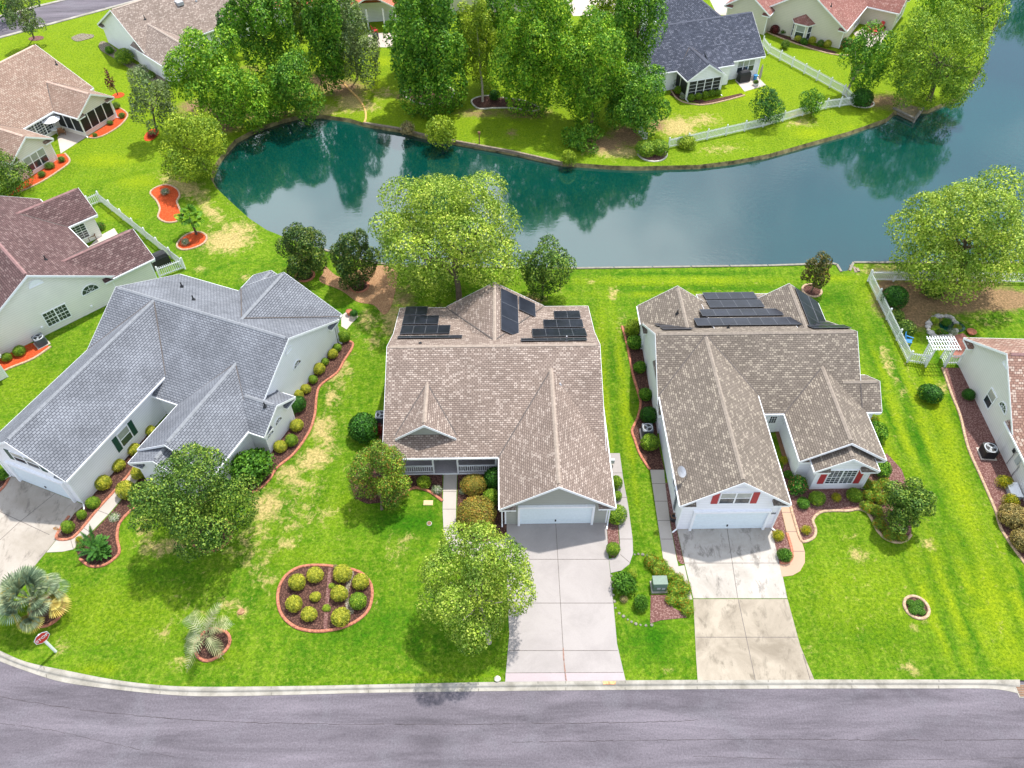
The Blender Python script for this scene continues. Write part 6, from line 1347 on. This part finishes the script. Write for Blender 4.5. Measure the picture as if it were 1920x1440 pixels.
def pinnate(V, F, o, az, L, rise, droop, leaflet, n=34, w=.035, vee=.5):
    h = Vector((math.cos(az), math.sin(az), 0)); side = Vector((-h.y, h.x, 0)); pts = []
    for i in range(n+1):
        t = i/n; pts.append(o+h*(L*(t-.12*t*t*droop))+Vector((0, 0, L*(rise*t-droop*t*t))))
    def tri(a, b, nrm, ww):
        x = (b-a).cross(nrm).normalized()*ww; k = len(V); V.extend([a-x, a+x, b+x*.25, b-x*.25, b-x*.25]); F.append((k, k+1, k+2, k+3, k+4))
    for i in range(n):
        d = (pts[i+1]-pts[i]).normalized(); up = side.cross(d)*-1
        tri(pts[i], pts[i+1], up, .022)
        t = i/n; l = leaflet*math.sin(math.pi*min(1, .12+t*.95))**.6
        if t > .08:
            for sg in (-1, 1):
                dd = (side*sg+d*.65+up*vee*.6).normalized(); e = pts[i]+dd*l+Vector((0, 0, -.18*l)); tri(pts[i], e, up, w)
def poly_mesh(name, V, F, mat):
    me = bpy.data.meshes.new(name); me.from_pydata([tuple(v) for v in V], [], F); me.materials.append(mat); me.update(); return me
def palm(base, label, th, r0, kind, nf, L, seed, mats, trunk='palm_bark', top=None, name='palm_tree'):
    b = P(*base); e = empty(name, b, 0, label, 'palm'); r = random.Random(seed)
    mb = MB(); tp = Vector(top) if top else Vector((0, 0, th)); K = 12
    pts = [Vector((0, 0, -.1)).lerp(tp, k/K) for k in range(K+1)]
    mb.tube(pts, [r0*(1.15 if k % 2 else .95)*(1.1-.2*k/K) for k in range(K+1)], 10); mb.build('trunk', M[trunk], e)
    for gi, (mat, frac, lo, hi) in enumerate(mats):
        for i in range(int(nf*frac)):
            V, F = [], []; az = 2*math.pi*(i+.37*gi)/max(1, int(nf*frac))*2.618*1.0+r.uniform(-.2, .2); el = r.uniform(lo, hi)
            o = tp+Vector((math.cos(az)*r0*.5, math.sin(az)*r0*.5, r.uniform(-.1, .15)))
            if kind == 'fan':
                d = Vector((math.cos(az)*math.cos(el), math.sin(az)*math.cos(el), math.sin(el))); fan_frond(V, F, o, d, L*r.uniform(.8, 1.1), L*r.uniform(.7, 1.0), droop=.45+.5*(hi-el)/(hi-lo+.01))
            else: pinnate(V, F, o, az, L*r.uniform(.8, 1.1), math.tan(el)*.9, (.85+.5*r.random()) if kind == 'pindo' else .25, L*(.24 if kind == 'pindo' else .2), w=.018 if kind == 'sago' else .036, n=15 if kind != 'sago' else 40)
            link('frond', poly_mesh('frond', V, F, M[mat]), e)
    return e
palm((84, 1150), 'large grey green fan palm behind the stop sign', 1.9, .26, 'fan', 54, 1.15, 5, (('lf_palm', .8, .0, 1.35), ('lf_palm_old', .22, -.75, -.2)), top=(-.15, .1, 1.75))
palm((398, 1208), 'small sparse pale palm on the front lawn', .5, .16, 'pindo', 15, 2.1, 8, (('lf_palm_pale', 1., .55, 1.1),), top=(-.25, .15, .7))
palm((185, 1035), 'dark green sago palm at the end of the walk bed', .35, .16, 'sago', 34, 1.05, 9, (('lf_sago', 1., .2, 1.1),), name='sago_palm')
palm((195, 1042), 'smaller sago palm touching the larger one', .2, .12, 'sago', 20, .7, 10, (('lf_sago', 1., .2, 1.0),), name='sago_palm')
palm((369, 440), 'little fan palm with slim trunk in the oval red bed', 2.0, .10, 'fan', 26, .72, 12, (('lf_bright', 1., -.35, 1.2),), top=(-.15, .1, 2.0))
# ------------------------------------------------------------------ fences, fittings, furniture
def picket_fence(pts, label, h=1.15, step=.17, post=2.3, group=None):
    pts = [Vector((p[0], p[1], 0)) for p in pts]; off = pts[0]; e = empty('picket_fence', off, 0, label, 'fence', group); done = []
    def postat(p):
        for q in done:
            if (q-p).length < .3: return
        done.append(p.copy()); m = MB(off); m.box(p.x-.065, p.x+.065, p.y-.065, p.y+.065, -.02, h+.12); m.lathe([(.09, h+.12), (.09, h+.15), (.01, h+.22)], (p.x, p.y, 0), 4); m.build('post', M['vinyl'], e)
    for i in range(len(pts)-1):
        a, b = pts[i], pts[i+1]; n = max(1, round((b-a).length/post)); d = (b-a).normalized(); s_ = Vector((-d.y, d.x, 0))
        for k in range(n):
            p, q = a.lerp(b, k/n), a.lerp(b, (k+1)/n); postat(p); postat(q); m = MB(off); L_ = (q-p).length
            for z in (.22, h-.18): m.bar(p+d*.065+Vector((0, 0, z)), q-d*.065+Vector((0, 0, z)), .04, .09)
            c = int(L_/step)
            for j in range(1, c):
                r = p+d*(L_*j/c)-s_*.035; w = .04
                m.obox(r+Vector((0, 0, h/2+.03)), d, s_, (0, 0, 1), w, .012, h/2-.05)
                m.face([r-d*w+Vector((0, 0, h-.02)), r+d*w+Vector((0, 0, h-.02)), r+Vector((0, 0, h+.06))])
            m.build('picket_panel', M['vinyl'], e)
picket_fence([P(170, 388), P(190, 379), P(347, 504), P(301, 521)], 'white picket fence around the small yard of the plum roofed house')
picket_fence([P(1198, 250), P(1211, 268)], 'short white picket stub beside the clipped hedge on the far bank')
picket_fence([P(1253, 278), P(1430, 238), P(1504, 217), P(1548, 204), P(1599, 197), P(1580, 178), P(1440, 101), P(1429, 86)], 'long white picket fence around the lawn of the charcoal roofed house')
picket_fence([P(1925, 531), P(1770, 528), P(1627, 527), P(1701, 679), P(1735, 684)], 'white picket fence around the back yard at the right')
picket_fence([P(1770, 684), P(1796, 683)], 'short piece of white picket fence between arbor and the right house')
# arbor
off = P(1752, 682); e = empty('garden_arbor', off, 0, 'white lattice topped garden arbor in the right picket fence', 'arbor')
A0, A1 = P(1735, 688), P(1771, 688); dep = Vector((.05, 1.0, 0)); Hh = 2.15
for p in (A0, A1, A0+dep, A1+dep):
    m = MB(off); m.box(p.x-.05, p.x+.05, p.y-.05, p.y+.05, 0, Hh); m.build('post', M['vinyl'], e)
for a, b in ((A0, A0+dep), (A1, A1+dep)):
    m = MB(off)
    for k in range(9): z = .15+k*.23; m.bar((a.x, a.y, z), (b.x, b.y, z), .03, .04)
    for k in range(1, 4): q = a.lerp(b, k/4); m.bar((q.x, q.y, .1), (q.x, q.y, Hh), .03, .03)
    m.build('side_lattice', M['vinyl'], e)
m = MB(off)
for k in range(11): x = A0.x-.3+(A1.x-A0.x+.6)*k/10; m.box(x-.025, x+.025, A0.y-.3, A0.y+dep.y+.3, Hh+.06, Hh+.12)
for y in (A0.y-.12, A0.y+.25, A0.y+.75, A0.y+dep.y+.12): m.box(A0.x-.35, A1.x+.35, y-.025, y+.025, Hh-.02, Hh+.06)
m.build('top_lattice', M['vinyl'], e)

def ac_unit(px, py, label, rz=0, s_=.8, dark='acgrey'):
    p = P(px, py, 0); e = empty('air_conditioner', p, math.radians(rz), label, 'air conditioner', 'air conditioning units beside the houses'); w = s_/2
    m = MB(); m.box(-w-.1, w+.1, -w-.1, w+.1, 0, .07); m.build('pad', M['patio'], e)
    m = MB(); n = 5; poly = []
    for cx, cy, a0 in ((w-.1, w-.1, 0), (-w+.1, w-.1, 90), (-w+.1, -w+.1, 180), (w-.1, -w+.1, 270)):
        for k in range(n): a = math.radians(a0+90*k/(n-1)); poly.append((cx+.1*math.cos(a), cy+.1*math.sin(a)))
    m.prism(poly, .07, .82)
    for k in range(9):
        z = .16+k*.07
        for q, u in (((0, -w-.005), (1, 0)), ((0, w+.005), (1, 0)), ((-w-.005, 0), (0, 1)), ((w+.005, 0), (0, 1))):
            m.obox((q[0], q[1], z), (u[0], u[1], 0), (-u[1], u[0], 0), (0, 0, 1), w*.8, .006, .012)
    m.build('cabinet', M[dark], e)
    m = MB(); K = 24
    for (r0, z0), (r1, z1) in (((w*.80, .83), (w*.88, .85)), ((w*.88, .85), (w*.98, .825))):
        for k in range(K):
            a, b = 2*math.pi*k/K, 2*math.pi*(k+1)/K
            m.face([(r0*math.cos(a), r0*math.sin(a), z0), (r1*math.cos(a), r1*math.sin(a), z1), (r1*math.cos(b), r1*math.sin(b), z1), (r0*math.cos(b), r0*math.sin(b), z0)])
    m.build('top_ring', M['aclight'], e)
    m = MB(); m.lathe([(w*.80, .822), (w*.8, .826)], (0, 0, 0), 20); o = m.build('fan_well', M['black'], e)
    m = MB()
    for k in range(3):
        a = 2*math.pi*k/3; c, s2 = math.cos(a), math.sin(a)
        m.face([(c*.06-s2*.05, s2*.06+c*.05, .833), (c*w*.7-s2*.13, s2*w*.7+c*.13, .838), (c*w*.72+s2*.07, s2*w*.72-c*.07, .832), (c*.06+s2*.05, s2*.06-c*.05, .830)])
    m.lathe([(.09, .83), (.08, .85)], (0, 0, 0), 10); m.build('fan', M['aclight'], e)
    m = MB()
    for k in range(1, 5): r = w*.8*k/5; m.tube([(r*math.cos(2*math.pi*j/18), r*math.sin(2*math.pi*j/18), .858) for j in range(19)], .006, 4)
    m.build('wire_guard', M['black'], e)
ac_unit(79, 645, 'grey air conditioner against the cream wall of the plum roofed house', 45, .85)
ac_unit(716, 790, 'air conditioner half hidden at the left wall of the middle house', 1, .8)
ac_unit(1212, 814, 'air conditioner between two ball shrubs left of the right middle house', 1, .8)
ac_unit(1849, 852, 'black air conditioner in the long bed at the far right', -4, .95, 'black')

# utility cabinet
off = P(1236, 1110); e = empty('utility_cabinet', off, math.radians(1), 'olive green utility cabinet among the daylilies', 'utility box')
m = MB(); m.box(-.52, .52, -.1, .75, 0, .1); m.build('pad', M['kerb'], e)
m = MB(); m.box(-.44, .44, .0, .68, .1, .62); m.face([(-.44, 0, .62), (.44, 0, .62), (.44, .1, .82), (-.44, .1, .82)]); m.box(-.44, .44, .1, .68, .62, .82); m.build('cabinet', M['util_green'], e)
m = MB(); m.box(-.47, .47, .08, .71, .82, .86); m.build('lid', M['util_green'], e)
m = MB(); m.box(-.2, .02, -.012, .0, .35, .55); m.box(.12, .32, -.012, .0, .3, .52); m.build('label_plate', M['aclight'], e)
# stop sign
off = P(105, 1222); e = empty('stop_sign', off, 0, 'red stop sign on a white post at the lower left', 'sign')
m = MB(); m.box(-.06, .06, -.06, .06, -.1, 2.35); m.build('post', M['white'], e)
th = math.radians(52); r_, nn = Vector((math.cos(th), math.sin(th), 0)), Vector((math.sin(th), -math.cos(th), 0))
c0 = nn*.075+Vector((0, 0, 2.05))
def octo(R, d, z=0): return [c0+nn*d+r_*R*math.cos(math.radians(22.5+45*k))+Vector((0, 0, R*math.sin(math.radians(22.5+45*k)))) for k in range(8)]
m = MB(); f, b = octo(.46, .012), octo(.46, 0.0); m.face(f); m.face(b[::-1])
for k in range(8): m.face([b[k], b[(k+1) % 8], f[(k+1) % 8], f[k]])
o = m.build('sign_plate', M['white'], e)
m = MB(); f = octo(.42, .017); m.face(f); m.build('red_face', M['sign_red'], o)
cu = bpy.data.curves.new('stop', 'FONT'); cu.body = 'STOP'; cu.size = .31; cu.extrude = .004; cu.offset = .006; cu.align_x = 'CENTER'; cu.align_y = 'CENTER'
to = bpy.data.objects.new('tmp', cu); C.objects.link(to); me = bpy.data.meshes.new_from_object(to); bpy.data.objects.remove(to); me.materials.append(M['white'])
t = link('lettering', me, o, c0+nn*.024); t.rotation_euler = (math.pi/2, 0, th)
# little things on the lawns
def disc(px, py, r, mat, label, name, cat, z=.05, ring=None):
    e = empty(name, P(px, py), 0, label, cat); m = MB(); m.lathe([(r, 0), (r, z), (r*.92, z+.01)], (0, 0, 0), 20); m.build('lid', M[mat], e)
    if ring: m = MB(); m.lathe([(r*1.25, 0), (r*1.25, z*.6), (r*1.02, z*.8)], (0, 0, 0), 20); m.build('rim', M[ring], e)
disc(805, 982, .14, 'brick_brown', 'small round brown cap with a pale rim in the lawn left of the front walk', 'cleanout_cap', 'utility lid', .08, 'stone')
off = P(803, 943); m = MB(off); m.box(off.x-.33, off.x+.33, off.y-.2, off.y+.2, 0, .04); m.box(off.x-.28, off.x+.28, off.y-.15, off.y+.15, .04, .055); tag(m.build('meter_lid', plain('tan lid', (.55, .42, .24), .8), None, off), 'tan rectangular meter lid in the lawn below the left porch', 'utility lid')
disc(452, 1147, .22, 'straw', 'flat pale stump in the front lawn', 'tree_stump', 'stump', .06)
def rock(px, py, r, label, seed=1, mat='rock', sz=.6, group=None, name='rock'):
    rs = random.Random(seed); bm = bmesh.new(); bmesh.ops.create_icosphere(bm, subdivisions=2, radius=r)
    for v in bm.verts: v.co *= rs.uniform(.82, 1.12); v.co.z = v.co.z*sz+r*sz*.6
    me = bpy.data.meshes.new('rock'); bm.to_mesh(me); bm.free(); me.materials.append(M[mat]); return tag(link(name, me, None, P(px, py)), label, 'rock', group)
rock(933, 1274, .2, 'white stone by the kerb at the foot of the clean driveway', 3, 'stone')
ORD = 'first second third fourth fifth sixth seventh eighth ninth tenth eleventh twelfth thirteenth fourteenth fifteenth sixteenth seventeenth eighteenth nineteenth twentieth'.split()
for i, (x, y) in enumerate(((1190, 1040), (1197, 1039), (1205, 1040), (1213, 1041), (1146, 1080), (1147, 1092), (1149, 1104), (1150, 1116), (1152, 1128), (1154, 1140), (1161, 1150), (1169, 1156), (1177, 1162), (1184, 1166), (1192, 1170), (1201, 1172), (1211, 1173), (1222, 1172))):
    rock(x, y, .07+.02*(i % 3), ORD[i]+' small stone of the loose line starting at the curved side walk', i+20, 'pebble', .5, 'stone line right of the clean driveway')
ring = [P(1745+26*math.cos(a), 612+19*math.sin(a)) for a in [2*math.pi*k/20 for k in range(20)]]
for i in range(20):
    a = 2*math.pi*i/20; x, y = 1766+27*math.cos(a), 614+20*math.sin(a)
    rock(x, y, .2+.05*(i % 3), ORD[i]+' stone of the water garden ring, counted from its right', i+60, 'rock' if i % 3 else 'stone', .7, 'ring stones of the water garden')
off = P(1785, 612); m = MB(off); m.lathe([(1.0, -.02), (1.0, .03)], (off.x, off.y, 0), 20, sx=1.1, sy=.8); tag(m.build('garden_pool', M['water'], None, off), 'small dark pool inside the ring of stones', 'pool')
# round planter
def pot(px, py, r, h, mat, label, plant=None):
    e = empty('flower_pot', P(px, py), 0, label, 'flower pot'); m = MB(); m.lathe([(r*.7, 0), (r, h), (r*1.08, h), (r*1.08, h*.9), (r*.9, h*.92)], (0, 0, 0), 16); m.lathe([(r*.9, h*.85), (r*.9, h*.87)], (0, 0, 0), 12, 0); m.build('pot', M[mat], e)
    if plant: link('plant', shrub_mesh(plant), e, (0, 0, h*.7), 0, (r*1.1, r*1.1, r))
pot(1820, 625, .38, .25, 'terracotta', 'wide terracotta bowl beside the paver patio'); pot(656, 590, .27, .45, 'terracotta', 'terracotta pot behind the blue grey house', None); pot(665, 596, .30, .42, 'stone', 'pale pot beside the terracotta pot', 'hedge')
pot(1416, 160, .3, .3, 'white', 'white pot at the foot of the closed umbrella', 'rose'); pot(164, 452, .2, .3, 'white', 'small pot on the narrow patio of the plum roofed house', 'tuft'); pot(1655, 58, .25, .4, 'terracotta', 'pot on the patio with red chairs', 'rose')
slab('patio', [(640, 592), (654, 582), (672, 594), (660, 606), (650, 618), (640, 612)], M['patio'], 'small pale patio at the rear corner of the blue grey house', 'patio', .03)
# spinner
off = P(117, 1003); e = empty('garden_spinner', off, 0, 'orange and yellow flower spinner leaning over the left driveway', 'garden ornament'); m = MB(); m.tube([(0, 0, 0), (-.05, 0, .8)], .012, 6); m.build('stake', M['alum'], e)
m = MB()
for k in range(10):
    a = 2*math.pi*k/10; c, s2 = math.cos(a), math.sin(a); m.face([(-.05+.03*c, -.03, .85+.03*s2), (-.05+.17*c-.05*s2, -.05, .85+.17*s2+.05*c), (-.05+.21*c, -.03, .85+.21*s2), (-.05+.17*c+.05*s2, -.05, .85+.17*s2-.05*c)])
m.build('petals', plain('orange petals', (.75, .30, .02), .5, .3), e)
# lamp post and pipe on the far bank
off = P(605, 172); e = empty('lamp_post', off, 0, 'thin black lamp post on the shady far bank', 'lamp post'); m = MB(); m.tube([(0, 0, 0), (0, 0, 1.8)], .05, 8); m.build('post', M['black'], e); m = MB(); m.lathe([(.07, 1.8), (.16, 1.9), (.16, 2.15), (.03, 2.3)], (0, 0, 0), 8); m.build('lantern', M['aclight'], e)
off = P(899, 269); m = MB(off); m.tube([(off.x, off.y, 0), (off.x, off.y, 1.2)], .06, 8); m.box(off.x-.14, off.x+.14, off.y-.1, off.y+.1, 1.2, 1.42); tag(m.build('bird_house', M['brick_brown'], None, off), 'brown bird house post near the far bulkhead', 'bird house')
# covered grills
def grill(px, py, rz, label, s_=1.0):
    e = empty('covered_grill', P(px, py), math.radians(rz), label, 'grill'); m = MB(); w, d = .65*s_, .36*s_
    lo = [(-w, -d), (w, -d), (w, d), (-w, d)]; prof = [(1.0, 0), (.97, .75), (1.0, .8), (.8, 1.08), (.45, 1.2)]
    rings = [[(x*k, y*k, z*s_) for x, y in lo] for k, z in prof]
    for i in range(len(rings)-1):
        for k in range(4): m.face([rings[i][k], rings[i][(k+1) % 4], rings[i+1][(k+1) % 4], rings[i+1][k]])
    m.face(rings[-1]); m.build('cover', M['cover'], e)
    m = MB()
    for x in (-w*.8, w*.8): m.lathe([(.02, .02), (.08, .02), (.08, .1), (.02, .1)], (x, -d*.9, 0), 8)
    m.build('wheel', M['black'], e)
grill(1393, 152, 20, 'black covered grill on the patio of the charcoal roofed house', 1.15); grill(304, 497, 40, 'black covered grill inside the picket corner by the plum roofed house', 1.2); grill(705, 76, 80, 'dark covered grill on the small cluttered patio', .8)
# closed umbrella, blue bin
off = P(1421, 160); e = empty('patio_umbrella', off, 0, 'closed beige patio umbrella in a round base', 'umbrella'); m = MB(); m.tube([(0, 0, 0), (0, 0, 2.6)], .03, 8); m.build('pole', M['alum'], e)
m = MB(); m.lathe([(.13, .9), (.17, 1.2), (.13, 2.2), (.03, 2.65)], (0, 0, 0), 10); m.build('folded_canopy', plain('beige canvas', (.42, .36, .33), .9), e); m = MB(); m.lathe([(.32, 0), (.32, .08), (.06, .14)], (0, 0, 0), 16); m.build('base', M['rock'], e)
off = P(1415, 150); m = MB(off); m.lathe([(.2, 0), (.25, .6), (.27, .6), (.27, .65)], (off.x, off.y, 0), 12); tag(m.build('bin', M['blue_plastic'], None, off), 'blue bin against the white wall of the charcoal roofed house', 'bin')
# adirondack style chairs
def chair(px, py, rz, mat, label, group=None):
    e = empty('patio_chair', P(px, py, .03), math.radians(rz), label, 'chair', group); m = MB()
    m.obox((0, 0, .38), (1, 0, 0), (0, .95, -.2), (0, .2, .95), .28, .28, .02); m.build('seat', M[mat], e)
    m = MB()
    for k in range(5): m.obox((-.22+.11*k, .32, .72), (1, 0, 0), (0, .35, .93), (0, -.93, .35), .048, .40-.03*abs(k-2), .012)
    m.build('backrest', M[mat], e)
    for sx in (-1, 1):
        m = MB(); m.box(sx*.33-.05, sx*.33+.05, -.3, .35, .55, .58); m.build('armrest', M[mat], e)
        for y in (-.26, .26): m = MB(); m.box(sx*.31-.03, sx*.31+.03, y-.03, y+.03, 0, .55); m.build('leg', M[mat], e)
gK = 'red chairs on the top right patio'
chair(1641, 47, 150, 'red_plastic', 'red chair nearest the wall on the top right patio', gK); chair(1627, 60, 100, 'red_plastic', 'red chair left on the top right patio', gK); chair(1640, 64, 20, 'red_plastic', 'red chair in front on the top right patio', gK); chair(1648, 56, -60, 'red_plastic', 'red chair right on the top right patio', gK)
chair(703, 62, 120, 'red_plastic', 'dark red chair on the small cluttered patio'); chair(174, 448, 30, 'brick_brown', 'brown chair on the narrow patio of the plum roofed house'); chair(1700, 645, 60, 'blue_plastic', 'turquoise chair inside the right picket fence'); chair(118, 252, 200, 'brick_brown', 'brown chair on the patio of the top left house')
off = P(108, 252); e = empty('patio_table', off, 0, 'white tilted umbrella table on the patio of the top left house', 'table'); m = MB(); m.tube([(0, 0, 0), (0, 0, 2.1)], .03, 8); m.build('pole', M['white'], e)
m = MB(); K = 8
for k in range(K): a, b = 2*math.pi*k/K, 2*math.pi*(k+1)/K; m.face([(0, 0, 2.15), (1.05*math.cos(a), 1.05*math.sin(a), 1.85), (1.05*math.cos(b), 1.05*math.sin(b), 1.85)])
m.build('canopy', M['white'], e); m = MB(); m.lathe([(.5, .70), (.5, .73)], (0, 0, 0), 16); m.build('tabletop', M['white'], e)
# white box bench at the far right wall
off = P(1897, 925); e = empty('storage_bench', off, math.radians(-4), 'white storage bench between two yellow shrubs at the far right', 'bench'); m = MB(); m.box(-.35, .35, -.6, .6, 0, .45); m.build('box', M['aclight'], e); m = MB(); m.box(-.38, .38, -.63, .63, .45, .5); m.build('lid', M['white'], e)
# hose pot by the white garage
off = P(1262, 975); e = empty('hose_pot', off, 0, 'dark hose pot at the corner of the white garage', 'hose reel'); m = MB(); m.lathe([(.22, 0), (.28, .4), (.24, .42)], (0, 0, 0), 14); m.build('pot', M['black'], e); m = MB(); m.tube([(.2*math.cos(k*.6), .2*math.sin(k*.6), .42+.008*k) for k in range(26)], .02, 6); m.build('hose', M['brick_brown'], e)
# gas meter by the sage garage
off = P(1147, 872); e = empty('gas_meter', off, 0, 'small grey and yellow meter on the side wall of the sage garage', 'meter'); m = MB(); m.box(-.15, .15, -.1, .1, .3, .7); m.build('body', M['aclight'], e); m = MB(); m.tube([(0, 0, 0), (0, 0, .3)], .03, 6); m.build('pipe', plain('yellow pipe', (.65, .60, .08), .5), e)
# storm drain
off = P(1921, 1298, -.10); e = empty('storm_drain', off, 0, 'rusty storm drain grate in the gutter at the lower right corner', 'drain'); m = MB(); m.box(-.45, .6, -.32, .45, -.02, .02); m.build('frame', M['kerb'], e)
m = MB()
for k in range(7): m.box(-.38, .6, -.25+k*.1, -.19+k*.1, .021, .05)
m.build('bar', M['brick_brown'], e)
# stains that belong to the concrete
def stain(pts, w, col, label, z=.034):
    m = MB(); q = smooth([P(*p, 0) for p in pts]); r = random.Random(5)
    for i in range(len(q)-1): m.bar((q[i].x, q[i].y, z), (q[i+1].x, q[i+1].y, z), w*r.uniform(.4, 1.2), .004)
    tag(m.build('rust_stain', plain('rust', col, .9, .3, 8)), label, 'stain', kind='structure')
stain([(1056, 1215), (1057, 1235), (1059, 1255), (1062, 1277)], .07, (.26, .15, .115), 'rusty streak at the foot of the clean driveway')
m = MB(); a, b, c, d = P(1130, 1277.5), P(1155, 1277.5), P(1154, 1283.5), P(1131, 1283.5); m.face([(p.x, p.y, .029) for p in (a, d, c, b)]); tag(m.build('kerb_stain', plain('orange stain', (.62, .30, .14), .9, .5, 6)), 'orange stained patch on the kerb', 'stain', kind='structure')
m = MB(); q = [P(x, y) for x, y in ((948, 1262.5), (1169, 1261.5), (1173, 1275.5), (948, 1278))]; m.face([(p.x, p.y, .0245) for p in q[::-1]]); tag(m.build('paver_band', concrete('pinkish paver band', (.46, .39, .40), (.42, .35, .36), .5, seed=31)), 'paver band across the foot of the clean driveway', 'paving', kind='structure')
